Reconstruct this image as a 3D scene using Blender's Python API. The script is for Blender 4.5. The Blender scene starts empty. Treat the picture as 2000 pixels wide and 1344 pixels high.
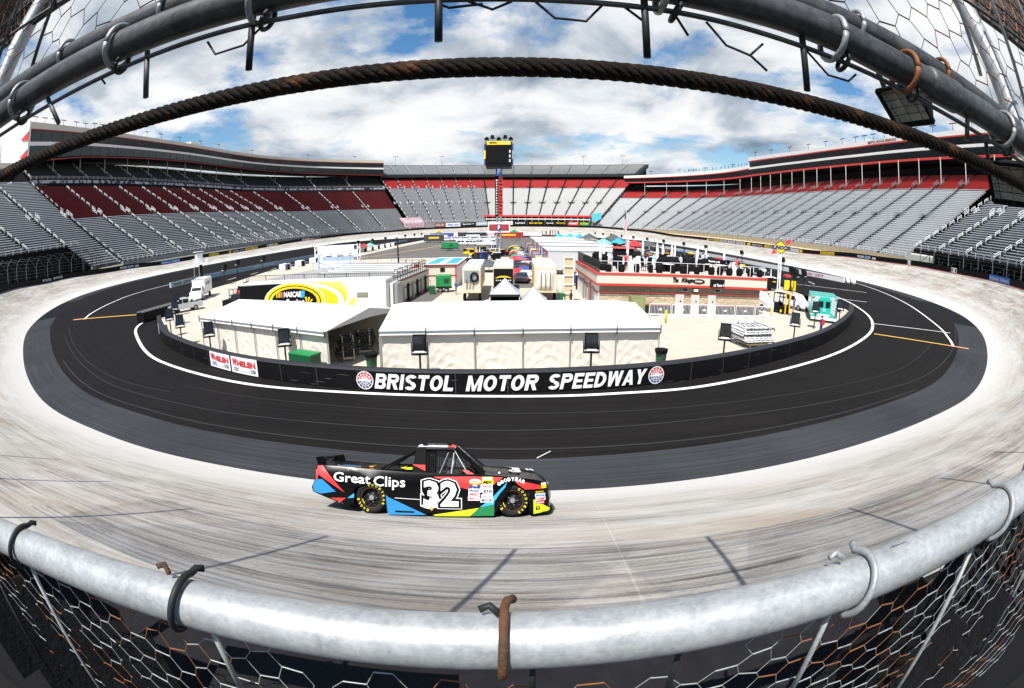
import bpy, bmesh, math, random
from mathutils import Vector, Matrix
R = math.radians
rnd = random.Random(7)
SC = bpy.context.scene
COL = SC.collection

# ------------------------------------------------------------------ camera
cam = bpy.data.cameras.new('camera')
cam_ob = bpy.data.objects.new('camera', cam)
COL.objects.link(cam_ob)
SC.camera = cam_ob
SC.render.engine = 'CYCLES'
cam.type = 'PANO'
for tgt in (cam, getattr(cam, 'cycles', None)):
    try:
        tgt.panorama_type = 'FISHEYE_EQUISOLID'
        tgt.fisheye_lens = 18.0
        tgt.fisheye_fov = R(180)
    except Exception:
        pass
cam.sensor_fit = 'HORIZONTAL'
cam.sensor_width = 36.0
cam.clip_start = 0.02
cam.clip_end = 6000
H = 7.8
cam_ob.location = (0, 0, H)
cam_ob.rotation_euler = (R(90 - 13.44), 0, 0)

# ------------------------------------------------------------------ sun, sky, exposure
SUN_EL, SUN_AZ = 59.0, 22.0          # light travels towards +Y, 24 degrees to the right
sd = bpy.data.lights.new('sun', 'SUN')
sun = bpy.data.objects.new('sun', sd)
COL.objects.link(sun)
sd.energy = 5.0
sd.angle = R(0.5)
sd.color = (1.0, 0.96, 0.9)
tr = Vector((math.sin(R(SUN_AZ)) * math.cos(R(SUN_EL)), math.cos(R(SUN_AZ)) * math.cos(R(SUN_EL)), -math.sin(R(SUN_EL))))
sun.rotation_euler = tr.to_track_quat('-Z', 'Y').to_euler()
SC.view_settings.view_transform = 'Standard'
SC.view_settings.look = 'None'
SC.view_settings.exposure = 0.6
SC.view_settings.gamma = 1.0


class NT:
    """tiny node-tree helper"""
    def __init__(s, tree):
        s.t = tree
        s.n = tree.nodes
        s.l = tree.links
    def node(s, typ, **kw):
        n = s.n.new(typ)
        for k, v in kw.items():
            if k.startswith('i_'):
                n.inputs[k[2:].replace('_', ' ')].default_value = v
            elif isinstance(k, str) and hasattr(n, k):
                setattr(n, k, v)
        return n
    def link(s, a, b):
        s.l.new(a, b)
    def math(s, op, a, b=None, clamp=False):
        n = s.n.new('ShaderNodeMath')
        n.operation = op
        n.use_clamp = clamp
        for i, v in enumerate((a, b)):
            if v is None:
                continue
            if isinstance(v, (int, float)):
                n.inputs[i].default_value = v
            else:
                s.l.new(v, n.inputs[i])
        return n.outputs[0]
    def mix(s, f, a, b):
        n = s.n.new('ShaderNodeMix')
        n.data_type = 'RGBA'
        for sock, v in ((n.inputs[0], f), (n.inputs[6], a), (n.inputs[7], b)):
            if isinstance(v, (int, float)):
                sock.default_value = v
            elif isinstance(v, (tuple, list)):
                sock.default_value = (v[0], v[1], v[2], 1)
            else:
                s.l.new(v, sock)
        return n.outputs[2]
    def ramp(s, f, stops):
        n = s.n.new('ShaderNodeValToRGB')
        cr = n.color_ramp
        while len(cr.elements) < len(stops):
            cr.elements.new(0.5)
        for e, (p, c) in zip(cr.elements, stops):
            e.position = p
            e.color = (c, c, c, 1) if isinstance(c, (int, float)) else (c[0], c[1], c[2], 1)
        s.l.new(f, n.inputs[0])
        return n.outputs[0]
    def noise(s, vec, scale, detail=4, rough=0.55, dist=0.0):
        n = s.n.new('ShaderNodeTexNoise')
        n.inputs['Scale'].default_value = scale
        n.inputs['Detail'].default_value = detail
        n.inputs['Roughness'].default_value = rough
        n.inputs['Distortion'].default_value = dist
        if vec is not None:
            s.l.new(vec, n.inputs['Vector'])
        return n.outputs[0]
    def mapping(s, vec, scale=(1, 1, 1), loc=(0, 0, 0), rot=(0, 0, 0)):
        n = s.n.new('ShaderNodeMapping')
        n.inputs['Scale'].default_value = scale
        n.inputs['Location'].default_value = loc
        n.inputs['Rotation'].default_value = rot
        s.l.new(vec, n.inputs['Vector'])
        return n.outputs[0]


def build_world():
    w = bpy.data.worlds.new('World')
    SC.world = w
    w.use_nodes = True
    t = NT(w.node_tree)
    w.node_tree.nodes.clear()
    out = t.node('ShaderNodeOutputWorld')
    bg = t.node('ShaderNodeBackground')
    sky = t.node('ShaderNodeTexSky')
    sky.sky_type = 'NISHITA'
    sky.sun_disc = False
    sky.sun_elevation = R(SUN_EL)
    sky.sun_rotation = R(180 + SUN_AZ)
    sky.air_density = 1.2
    sky.dust_density = 0.4
    sky.ozone_density = 2.5
    tc = t.node('ShaderNodeTexCoord')
    d = tc.outputs['Generated']
    sep = t.node('ShaderNodeSeparateXYZ')
    t.link(d, sep.inputs[0])
    z = t.math('MAXIMUM', sep.outputs[2], 0.0)
    zz = t.math('ADD', z, 0.22)
    comb = t.node('ShaderNodeCombineXYZ')
    t.link(t.math('DIVIDE', sep.outputs[0], zz), comb.inputs[0])
    t.link(t.math('DIVIDE', sep.outputs[1], zz), comb.inputs[1])
    p = t.mapping(comb.outputs[0], scale=(1.0, 0.85, 1), loc=(12.2, 3.3, 0))
    big = t.noise(p, 1.15, 9, 0.57, 0.25)
    fine = t.noise(t.mapping(p, loc=(5, 2, 0)), 5.0, 8, 0.6, 0.1)
    dens = t.math('ADD', t.math('MULTIPLY', big, 0.8), t.math('MULTIPLY', fine, 0.24))
    # thicker cover near the horizon, gaps of blue higher up and to the right
    cov = t.math('ADD', dens, t.math('MULTIPLY', t.math('SUBTRACT', 0.5, z), 0.20))
    cov = t.math('SUBTRACT', cov, t.math('MULTIPLY', t.math('MAXIMUM', sep.outputs[0], 0.0), 0.06))
    # mostly unseen sky overhead and behind, cleared to cut the ambient light
    cov = t.math('SUBTRACT', cov, t.math('MULTIPLY', t.math('MAXIMUM', t.math('SUBTRACT', z, 0.55), 0.0), 0.9))
    cov = t.math('SUBTRACT', cov, t.math('MULTIPLY', t.math('MAXIMUM', t.math('MULTIPLY', sep.outputs[1], -1.0), 0.0), 0.12))
    cloud = t.ramp(cov, [(0.442, 0.0), (0.522, 1.0)])
    # grey bellies: a second look at the field shifted towards the sun
    belly = t.noise(t.mapping(p, loc=(0.12, -0.22, 0)), 1.9, 7, 0.55, 0.3)
    shade = t.ramp(belly, [(0.38, (0.98, 0.98, 0.98)), (0.49, (0.80, 0.83, 0.86)), (0.58, (0.48, 0.54, 0.61)), (0.69, (0.22, 0.28, 0.36))])
    hs = t.node('ShaderNodeHueSaturation')
    hs.inputs['Saturation'].default_value = 1.3
    t.link(sky.outputs[0], hs.inputs['Color'])
    skyc = t.node('ShaderNodeVectorMath')
    skyc.operation = 'SCALE'
    skyc.inputs['Scale'].default_value = 0.125
    t.link(hs.outputs[0], skyc.inputs[0])
    col = t.mix(cloud, skyc.outputs[0], shade)
    t.link(col, bg.inputs[0])
    bg.inputs[1].default_value = 0.70
    t.link(bg.outputs[0], out.inputs[0])


build_world()

# ------------------------------------------------------------------ materials
MATS = {}


def M(name, col, rough=0.6, metal=0.0, var=0.12, scale=4.0, bump=0.0, dark=None, coat=0.0, thr=(0.45, 0.65), spec=0.5):
    """procedural paint/metal/stone: base colour broken up by noise, optional stain colour"""
    if name in MATS:
        return MATS[name]
    m = bpy.data.materials.new(name)
    m.use_nodes = True
    t = NT(m.node_tree)
    b = m.node_tree.nodes['Principled BSDF']
    tc = t.node('ShaderNodeTexCoord')
    o = tc.outputs['Object']
    n1 = t.noise(o, scale, 5, 0.6)
    lo = tuple(c * (1 - var) for c in col)
    hi = tuple(min(1, c * (1 + var)) for c in col)
    c = t.mix(n1, lo, hi)
    if dark:
        n2 = t.noise(t.mapping(o, loc=(7, 3, 1)), scale * 0.6, 6, 0.65)
        f = t.ramp(n2, [(thr[0], 0.0), (thr[1], 1.0)])
        c = t.mix(f, c, dark)
    t.link(c, b.inputs['Base Color'])
    b.inputs['Roughness'].default_value = rough
    b.inputs['Metallic'].default_value = metal
    b.inputs['Specular IOR Level'].default_value = spec
    if coat:
        b.inputs['Coat Weight'].default_value = coat
        b.inputs['Coat Roughness'].default_value = 0.06
    if bump:
        bn = t.node('ShaderNodeBump')
        bn.inputs['Strength'].default_value = bump
        bn.inputs['Distance'].default_value = 0.02
        t.link(t.noise(o, scale * 5, 4, 0.6), bn.inputs['Height'])
        t.link(bn.outputs[0], b.inputs['Normal'])
    MATS[name] = m
    return m


def mat_track():
    m = bpy.data.materials.new('track_concrete')
    m.use_nodes = True
    t = NT(m.node_tree)
    b = m.node_tree.nodes['Principled BSDF']
    uv = t.node('ShaderNodeUVMap')
    uv.uv_map = 'UVMap'
    u = uv.outputs[0]
    sp = t.node('ShaderNodeSeparateXYZ')
    t.link(u, sp.inputs[0])
    s, v = sp.outputs[0], sp.outputs[1]
    grit = t.noise(t.mapping(u, scale=(2.5, 6, 1)), 9, 5, 0.7)
    streak = t.noise(t.mapping(u, scale=(0.11, 4.6, 1)), 2.0, 10, 0.74, 0.2)
    streak2 = t.noise(t.mapping(u, scale=(0.22, 13.0, 1), loc=(4, 9, 0)), 2.0, 7, 0.75)
    patch = t.noise(t.mapping(u, scale=(0.07, 0.38, 1), loc=(1.3, 0, 0)), 1.6, 5, 0.62, 0.5)
    tan = t.noise(t.mapping(u, scale=(0.11, 0.3, 1), loc=(9.3, 4, 0)), 1.5, 4, 0.55)
    base = t.mix(grit, (0.43, 0.405, 0.36), (0.72, 0.70, 0.65))
    base = t.mix(t.math('MULTIPLY', t.math('MINIMUM', t.math('DIVIDE', v, 6.0), 1.0), 0.55), base, (0.35, 0.32, 0.275))
    # rubber is laid where the cars run, so it is thickest in the upper lanes
    lane = t.ramp(t.math('DIVIDE', v, 12.2), [(0.0, 0.0), (0.12, 0.08), (0.30, 0.60), (0.50, 0.85), (0.72, 0.95), (0.97, 1.0)])
    st = t.ramp(streak, [(0.40, 0.0), (0.60, 1.0)])
    st2 = t.ramp(streak2, [(0.45, 0.0), (0.75, 1.0)])
    pt = t.ramp(patch, [(0.36, 0.15), (0.58, 1.0)])
    rub = t.math('MULTIPLY', t.math('MULTIPLY', lane, pt), t.math('MAXIMUM', st, t.math('MULTIPLY', st2, 0.8)))
    c = t.mix(t.math('MULTIPLY', rub, 0.96), base, (0.055, 0.040, 0.026))
    fsp = t.noise(t.mapping(u, scale=(2.2, 6.5, 1)), 6, 6, 0.75)
    spk = t.math('MULTIPLY', t.ramp(fsp, [(0.50, 0.0), (0.62, 1.0)]), t.math('MULTIPLY', t.math('MULTIPLY', lane, pt), 0.62))
    c = t.mix(spk, c, (0.06, 0.048, 0.038))
    dots = t.noise(t.mapping(u, scale=(9, 16, 1), loc=(2, 7, 0)), 4, 2, 0.5)
    c = t.mix(t.math('MULTIPLY', t.ramp(dots, [(0.70, 0.0), (0.74, 1.0)]), 0.7), c, (0.04, 0.035, 0.03))
    diag = t.noise(t.mapping(u, scale=(0.35, 5.0, 1), rot=(0, 0, 0.05), loc=(7, 1, 0)), 2.4, 8, 0.78, 0.4)
    dg = t.math('MULTIPLY', t.ramp(diag, [(0.50, 0.0), (0.66, 1.0)]), t.math('MULTIPLY', lane, 0.5))
    c = t.mix(dg, c, (0.17, 0.14, 0.11))
    blot = t.noise(t.mapping(u, scale=(0.5, 0.9, 1), loc=(3, 3, 0)), 1.2, 6, 0.65, 0.8)
    c = t.mix(t.math('MULTIPLY', t.ramp(blot, [(0.45, 0.0), (0.7, 1.0)]), t.math('MULTIPLY', lane, 0.35)), c, (0.70, 0.66, 0.59))
    tn = t.math('MULTIPLY', t.ramp(tan, [(0.53, 0.0), (0.72, 1.0)]), t.math('MULTIPLY', lane, 0.6))
    c = t.mix(tn, c, (0.28, 0.19, 0.10))
    # slab joints every 4.6 m across and two along
    js = t.math('ABSOLUTE', t.math('SUBTRACT', t.math('FRACT', t.math('DIVIDE', t.math('ADD', s, t.math('MULTIPLY', v, 0.12)), 4.6)), 0.5))
    jm = t.math('LESS_THAN', js, 0.0032)
    jv = t.math('ABSOLUTE', t.math('SUBTRACT', t.math('FRACT', t.math('DIVIDE', v, 3.9)), 0.5))
    jm2 = t.math('LESS_THAN', jv, 0.004)
    jj = t.math('MULTIPLY', t.math('MAXIMUM', jm, t.math('MULTIPLY', jm2, 0.5)), 0.14)
    c = t.mix(jj, c, (0.78, 0.76, 0.72))
    # the seam and darker strip by the wall
    seam = t.math('LESS_THAN', t.math('ABSOLUTE', t.math('SUBTRACT', v, 11.25)), 0.05)
    c = t.mix(t.math('MULTIPLY', seam, 0.75), c, (0.66, 0.62, 0.56))
    edge = t.math('GREATER_THAN', v, 11.35)
    ed = t.math('MULTIPLY', edge, t.ramp(grit, [(0.35, 0.25), (0.6, 0.9)]))
    c = t.mix(t.math('MULTIPLY', ed, 0.6), c, (0.16, 0.14, 0.125))
    t.link(c, b.inputs['Base Color'])
    b.inputs['Roughness'].default_value = 0.85
    bn = t.node('ShaderNodeBump')
    bn.inputs['Strength'].default_value = 0.35
    bn.inputs['Distance'].default_value = 0.01
    t.link(fsp, bn.inputs['Height'])
    t.link(bn.outputs[0], b.inputs['Normal'])
    return m


def mat_asphalt(name, c0, c1, sc=(0.03, 2.2, 1), uvm=True):
    m = bpy.data.materials.new(name)
    m.use_nodes = True
    t = NT(m.node_tree)
    b = m.node_tree.nodes['Principled BSDF']
    if uvm:
        uv = t.node('ShaderNodeUVMap')
        uv.uv_map = 'UVMap'
        u = uv.outputs[0]
    else:
        u = t.node('ShaderNodeTexCoord').outputs['Object']
    lanes = t.noise(t.mapping(u, scale=sc), 2.2, 6, 0.6)
    grit = t.noise(u, 22, 4, 0.8)
    big = t.noise(u, 0.12, 4, 0.6)
    f = t.math('ADD', t.math('MULTIPLY', lanes, 0.55), t.math('ADD', t.math('MULTIPLY', grit, 0.30), t.math('MULTIPLY', big, 0.25)))
    c = t.ramp(f, [(0.36, c0), (0.72, c1)])
    scr = t.noise(t.mapping(u, scale=(0.05, 9, 1), loc=(3, 1, 0)), 1.5, 3, 0.5)
    c = t.mix(t.math('MULTIPLY', t.ramp(scr, [(0.66, 0.0), (0.70, 1.0)]), 0.25), c, tuple(min(1, x * 2.2) for x in c1))
    t.link(c, b.inputs['Base Color'])
    b.inputs['Roughness'].default_value = 0.8
    b.inputs['Specular IOR Level'].default_value = 0.10
    bn = t.node('ShaderNodeBump')
    bn.inputs['Strength'].default_value = 0.4
    bn.inputs['Distance'].default_value = 0.006
    t.link(grit, bn.inputs['Height'])
    t.link(bn.outputs[0], b.inputs['Normal'])
    return m


def mat_paddock():
    m = bpy.data.materials.new('paddock_concrete')
    m.use_nodes = True
    t = NT(m.node_tree)
    b = m.node_tree.nodes['Principled BSDF']
    o = t.node('ShaderNodeTexCoord').outputs['Object']
    g = t.noise(o, 3.0, 6, 0.65)
    st = t.noise(t.mapping(o, scale=(0.35, 1.4, 1), rot=(0, 0, 0.3)), 0.9, 6, 0.6, 0.6)
    c = t.mix(g, (0.42, 0.37, 0.295), (0.53, 0.475, 0.39))
    c = t.mix(t.math('MULTIPLY', t.ramp(st, [(0.50, 0.0), (0.72, 1.0)]), 0.45), c, (0.33, 0.28, 0.22))
    br = t.node('ShaderNodeTexBrick')
    br.offset = 0.0
    br.inputs['Scale'].default_value = 1.0
    br.inputs['Brick Width'].default_value = 4.5
    br.inputs['Row Height'].default_value = 4.5
    br.inputs['Mortar Size'].default_value = 0.02
    t.link(o, br.inputs['Vector'])
    c = t.mix(t.math('MULTIPLY', br.outputs['Fac'], 0.45), c, (0.22, 0.19, 0.16))
    t.link(c, b.inputs['Base Color'])
    b.inputs['Roughness'].default_value = 0.9
    return m


def mat_galv(name, hi=0.62, lo=0.40, rough=0.42, rust=0.0):
    m = bpy.data.materials.new(name)
    m.use_nodes = True
    t = NT(m.node_tree)
    b = m.node_tree.nodes['Principled BSDF']
    o = t.node('ShaderNodeTexCoord').outputs['Object']
    n = t.noise(o, 14, 6, 0.6, 0.4)
    n2 = t.noise(o, 70, 4, 0.7)
    vo = t.node('ShaderNodeTexVoronoi')
    vo.inputs['Scale'].default_value = 120
    t.link(o, vo.inputs['Vector'])
    sv = t.node('ShaderNodeSeparateXYZ')
    t.link(vo.outputs['Color'], sv.inputs[0])
    scr = t.noise(t.mapping(o, scale=(6, 160, 160)), 1.5, 5, 0.7)
    f = t.math('ADD', t.math('MULTIPLY', n, 0.48), t.math('ADD', t.math('MULTIPLY', n2, 0.22), t.math('ADD', t.math('MULTIPLY', sv.outputs[0], 0.10), t.math('MULTIPLY', scr, 0.20))))
    c = t.ramp(f, [(0.33, (lo * 0.95, lo, lo * 1.02)), (0.62, (hi * 0.97, hi, hi * 1.0))])
    if rust:
        r = t.noise(o, 22, 5, 0.7)
        c = t.mix(t.ramp(r, [(1 - rust - 0.1, 0.0), (1 - rust + 0.05, 1.0)]), c, (0.20, 0.085, 0.03))
    t.link(c, b.inputs['Base Color'])
    b.inputs['Metallic'].default_value = 0.35
    t.link(t.math('ADD', t.math('MULTIPLY', n2, 0.25), rough), b.inputs['Roughness'])
    bn = t.node('ShaderNodeBump')
    bn.inputs['Strength'].default_value = 0.25
    bn.inputs['Distance'].default_value = 0.001
    t.link(n2, bn.inputs['Height'])
    t.link(bn.outputs[0], b.inputs['Normal'])
    return m


def mat_block(name, col, mortar, w, h, rough_face=False):
    m = bpy.data.materials.new(name)
    m.use_nodes = True
    t = NT(m.node_tree)
    b = m.node_tree.nodes['Principled BSDF']
    o = t.node('ShaderNodeTexCoord').outputs['Object']
    sp = t.node('ShaderNodeSeparateXYZ')
    t.link(o, sp.inputs[0])
    cb = t.node('ShaderNodeCombineXYZ')
    t.link(t.math('ADD', sp.outputs[0], sp.outputs[1]), cb.inputs[0])
    t.link(sp.outputs[2], cb.inputs[1])
    br = t.node('ShaderNodeTexBrick')
    br.inputs['Scale'].default_value = 1.0
    br.inputs['Brick Width'].default_value = w
    br.inputs['Row Height'].default_value = h
    br.inputs['Mortar Size'].default_value = 0.012
    br.inputs['Color1'].default_value = (*[c * 0.85 for c in col], 1)
    br.inputs['Color2'].default_value = (*[min(1, c * 1.15) for c in col], 1)
    br.inputs['Mortar'].default_value = (*mortar, 1)
    t.link(cb.outputs[0], br.inputs['Vector'])
    t.link(br.outputs['Color'], b.inputs['Base Color'])
    b.inputs['Roughness'].default_value = 0.9
    if rough_face:
        bn = t.node('ShaderNodeBump')
        bn.inputs['Strength'].default_value = 1.0
        bn.inputs['Distance'].default_value = 0.12
        t.link(t.noise(o, 5, 4, 0.6), bn.inputs['Height'])
        t.link(bn.outputs[0], b.inputs['Normal'])
    return m


def mat_glass(name, col=(0.02, 0.03, 0.035), rough=0.08):
    m = bpy.data.materials.new(name)
    m.use_nodes = True
    t = NT(m.node_tree)
    b = m.node_tree.nodes['Principled BSDF']
    o = t.node('ShaderNodeTexCoord').outputs['Object']
    n = t.noise(o, 0.35, 3, 0.5)
    t.link(t.mix(n, tuple(c * 0.6 for c in col), tuple(c * 1.6 for c in col)), b.inputs['Base Color'])
    b.inputs['Roughness'].default_value = rough
    b.inputs['Specular IOR Level'].default_value = 0.6
    return m


K = {}
K['track'] = mat_track()
K['asph'] = mat_asphalt('new_asphalt', (0.0042, 0.0038, 0.0036), (0.0135, 0.0118, 0.011))
K['asphg'] = mat_asphalt('worn_asphalt', (0.006, 0.0065, 0.0075), (0.060, 0.064, 0.070), sc=(0.03, 8.5, 1))
K['asphd'] = mat_asphalt('fresh_patch', (0.004, 0.0045, 0.007), (0.011, 0.012, 0.017))
K['lot'] = mat_asphalt('lot_asphalt', (0.07, 0.064, 0.058), (0.18, 0.165, 0.15), sc=(0.3, 1, 1), uvm=False)
K['paddock'] = mat_paddock()
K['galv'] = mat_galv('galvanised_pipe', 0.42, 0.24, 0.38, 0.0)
K['galvd'] = mat_galv('shaded_rusty_pipe', 0.10, 0.022, 0.42, 0.14)  # pipe metal darkened to carry its shadowed underside, with rust patches
K['rust'] = M('rusty_steel', (0.13, 0.055, 0.022), 0.8, 0.2, 0.5, 30, 0.4, (0.05, 0.03, 0.02))
K['cable'] = M('rusted_cable', (0.0075, 0.0042, 0.0026), 0.75, 0.0, 0.6, 40, 0.3, (0.08, 0.034, 0.012), thr=(0.56, 0.74), spec=0.15)
K['wire'] = mat_galv('galvanised_wire', 0.40, 0.20, 0.35, 0.22)
K['wirer'] = M('rusty_wire', (0.20, 0.075, 0.025), 0.75, 0.2, 0.4, 30)
K['black'] = M('black_paint', (0.005, 0.005, 0.006), 0.6, 0, 0.3, 3, spec=0.12)
K['matblack'] = M('matt_black', (0.006, 0.006, 0.007), 0.8, 0, 0.3, 6, spec=0.15)
K['white'] = M('white_paint', (0.78, 0.78, 0.77), 0.5, 0, 0.05, 2)
K['line'] = M('road_marking_white', (0.74, 0.73, 0.70), 0.7, 0, 0.12, 3, 0, (0.45, 0.44, 0.42), thr=(0.62, 0.8))
K['yline'] = M('road_marking_yellow', (0.72, 0.42, 0.07), 0.7, 0, 0.15, 3)
K['oline'] = M('road_marking_orange', (0.75, 0.30, 0.16), 0.7, 0, 0.15, 3)
K['alum'] = M('aluminium_bench', (0.86, 0.87, 0.88), 0.5, 0.0, 0.10, 0.4)
K['tread'] = M('stand_tread', (0.085, 0.088, 0.09), 0.8, 0, 0.3, 0.25)
K['treadr'] = M('sunlit_tread', (0.40, 0.41, 0.41), 0.8, 0, 0.25, 0.2)  # paler tread for the right stands, strong sunlight put into the colour
K['benchr'] = M('sunlit_bench', (0.80, 0.81, 0.81), 0.5, 0, 0.08, 0.3)  # paler bench for the right stands, sunlight put into the colour
K['treadg'] = M('grey_stair', (0.12, 0.12, 0.12), 0.8, 0, 0.3, 0.4)
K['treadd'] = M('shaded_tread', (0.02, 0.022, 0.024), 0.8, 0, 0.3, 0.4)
K['maroon'] = M('maroon_seat', (0.20, 0.011, 0.014), 0.55, 0, 0.12, 0.3)
K['maroont'] = M('maroon_tread', (0.10, 0.010, 0.012), 0.8, 0, 0.2, 0.3)
K['red'] = M('red_seat', (0.58, 0.035, 0.03), 0.5, 0, 0.10, 0.3)
K['redt'] = M('red_tread', (0.36, 0.03, 0.03), 0.8, 0, 0.2, 0.3)
K['cream'] = M('cream_render', (0.60, 0.54, 0.44), 0.85, 0, 0.06, 0.8)
K['creamw'] = M('white_render', (0.76, 0.74, 0.69), 0.8, 0, 0.05, 0.8)
K['trim'] = M('red_trim', (0.50, 0.04, 0.03), 0.5, 0, 0.10, 1)
K['trimd'] = M('dark_red_trim', (0.26, 0.035, 0.03), 0.6, 0, 0.12, 1)
K['glassw'] = mat_glass('tinted_glass', (0.008, 0.016, 0.017), 0.15)
K['glassd'] = mat_glass('dark_glass', (0.012, 0.014, 0.016), 0.06)
K['steel'] = M('grey_steel', (0.33, 0.34, 0.35), 0.5, 0.5, 0.15, 2)
K['dsteel'] = M('dark_steel', (0.020, 0.023, 0.023), 0.55, 0.2, 0.3, 2, spec=0.3)
K['canvas'] = M('white_canvas', (0.80, 0.80, 0.79), 0.7, 0, 0.03, 0.6)
K['canvasw'] = M('ivory_canvas', (0.62, 0.59, 0.52), 0.8, 0, 0.04, 1.2)
K['seam'] = M('seam_grey', (0.52, 0.52, 0.51), 0.7, 0, 0.1, 2)
K['tarp'] = M('grey_canopy', (0.36, 0.38, 0.42), 0.7, 0, 0.06, 2)
K['yellow'] = M('yellow_paint', (0.80, 0.56, 0.01), 0.5, 0, 0.06, 3)
K['green'] = M('green_plastic', (0.01, 0.22, 0.06), 0.45, 0, 0.15, 3)
K['blue'] = M('blue_paint', (0.03, 0.16, 0.50), 0.5, 0, 0.1, 3)
K['lblue'] = M('pale_blue_wall', (0.34, 0.46, 0.52), 0.6, 0, 0.08, 1)
K['teal'] = M('teal_paint', (0.02, 0.42, 0.33), 0.35, 0, 0.05, 3, coat=0.5)
K['cblue'] = M('sky_blue_panel', (0.03, 0.33, 0.60), 0.5, 0, 0.06, 1)
K['rubber'] = M('tyre_rubber', (0.007, 0.007, 0.008), 0.7, 0, 0.3, 10, spec=0.25)
K['tan'] = M('tan_panel', (0.55, 0.45, 0.28), 0.6, 0, 0.12, 2)
K['ground'] = M('outer_ground', (0.16, 0.16, 0.13), 0.95, 0, 0.2, 0.02)
K['foil'] = M('black_sheeting', (0.006, 0.006, 0.006), 0.16, 0, 0.3, 12)
K['block'] = mat_block('tan_block', (0.22, 0.175, 0.12), (0.12, 0.10, 0.075), 0.4, 0.2)
K['rock'] = mat_block('rock_face_block', (0.50, 0.40, 0.27), (0.30, 0.23, 0.15), 0.4, 0.2, True)
K['skin'] = M('skin', (0.45, 0.24, 0.16), 0.6, 0, 0.1, 10)


def carpaint(name, col):
    k = 'paint_' + name
    if k not in K:
        K[k] = M(k, col, 0.35, 0.0, 0.03, 2, coat=0.7)
    return K[k]


# ------------------------------------------------------------------ mesh helpers
class MB:
    def __init__(s):
        s.v, s.f, s.m, s.uv = [], [], [], None
    def quad(s, a, b, c, d, mi=0):
        i = len(s.v)
        s.v += [a, b, c, d]
        s.f.append((i, i + 1, i + 2, i + 3))
        s.m.append(mi)
    def poly(s, pts, mi=0):
        i = len(s.v)
        s.v += list(pts)
        s.f.append(tuple(range(i, i + len(pts))))
        s.m.append(mi)
    def box(s, c, d, mi=0, rz=0.0, mat=None, taper=1.0):
        i = len(s.v)
        cs, sn = math.cos(rz), math.sin(rz)
        for z in (-1, 1):
            k = taper if z > 0 else 1.0
            for x, y in ((-1, -1), (1, -1), (1, 1), (-1, 1)):
                px, py, pz = x * d[0] / 2 * k, y * d[1] / 2 * k, z * d[2] / 2
                if mat is not None:
                    q = mat @ Vector((px, py, pz))
                    s.v.append((c[0] + q.x, c[1] + q.y, c[2] + q.z))
                else:
                    s.v.append((c[0] + px * cs - py * sn, c[1] + px * sn + py * cs, c[2] + pz))
        for f in ((3, 2, 1, 0), (4, 5, 6, 7), (0, 1, 5, 4), (1, 2, 6, 5), (2, 3, 7, 6), (3, 0, 4, 7)):
            s.f.append(tuple(i + q for q in f))
            s.m.append(mi)
    def bar(s, a, b, w, h=None, mi=0):
        a, b = Vector(a), Vector(b)
        d = b - a
        L = d.length
        if L < 1e-6:
            return
        q = d.to_track_quat('Z', 'Y').to_matrix()
        s.box((a + b) / 2, (w, h or w, L), mi, mat=q)
    def tube(s, pts, r, n=8, mi=0, cap=True):
        pts = [Vector(p) for p in pts]
        rr = r if isinstance(r, (list, tuple)) else [r] * len(pts)
        rings = []
        up = Vector((0, 0, 1))
        prev = None
        for k, p in enumerate(pts):
            a = pts[max(0, k - 1)]
            b = pts[min(len(pts) - 1, k + 1)]
            t = (b - a)
            if t.length < 1e-9:
                t = Vector((0, 0, 1))
            t.normalize()
            if prev is None:
                x = t.cross(up)
                if x.length < 0.05:
                    x = t.cross(Vector((0, 1, 0)))
            else:
                x = prev - t * prev.dot(t)
                if x.length < 1e-6:
                    x = t.cross(up)
            x.normalize()
            prev = x
            y = t.cross(x)
            i = len(s.v)
            for j in range(n):
                an = 2 * math.pi * j / n
                s.v.append(tuple(p + (x * math.cos(an) + y * math.sin(an)) * rr[k]))
            rings.append(i)
        for a, b in zip(rings, rings[1:]):
            for j in range(n):
                s.f.append((a + j, a + (j + 1) % n, b + (j + 1) % n, b + j))
                s.m.append(mi)
        if cap:
            s.f.append(tuple(rings[0] + j for j in range(n))[::-1])
            s.m.append(mi)
            s.f.append(tuple(rings[-1] + j for j in range(n)))
            s.m.append(mi)
    def prism(s, poly, axis_from, axis_to, mi=0):
        """poly: list of 3D points, swept by vector"""
        d = Vector(axis_to) - Vector(axis_from)
        i = len(s.v)
        n = len(poly)
        s.v += [tuple(p) for p in poly]
        s.v += [tuple(Vector(p) + d) for p in poly]
        s.f.append(tuple(i + k for k in range(n))[::-1])
        s.m.append(mi)
        s.f.append(tuple(i + n + k for k in range(n)))
        s.m.append(mi)
        for k in range(n):
            s.f.append((i + k, i + (k + 1) % n, i + n + (k + 1) % n, i + n + k))
            s.m.append(mi)
    def build(s, name, mats, parent=None, smooth=False, uv=None):
        me = bpy.data.meshes.new(name)
        me.from_pydata(s.v, [], s.f)
        if not isinstance(mats, (list, tuple)):
            mats = [mats]
        for m in mats:
            me.materials.append(K[m] if isinstance(m, str) else m)
        me.polygons.foreach_set('material_index', s.m)
        if smooth:
            me.polygons.foreach_set('use_smooth', [True] * len(s.f))
        if uv is not None:
            l = me.uv_layers.new(name='UVMap')
            for lp in me.loops:
                l.data[lp.index].uv = uv[lp.vertex_index]
        me.validate()
        me.update()
        o = bpy.data.objects.new(name, me)
        COL.objects.link(o)
        if parent is not None:
            o.parent = parent
        return o


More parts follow.
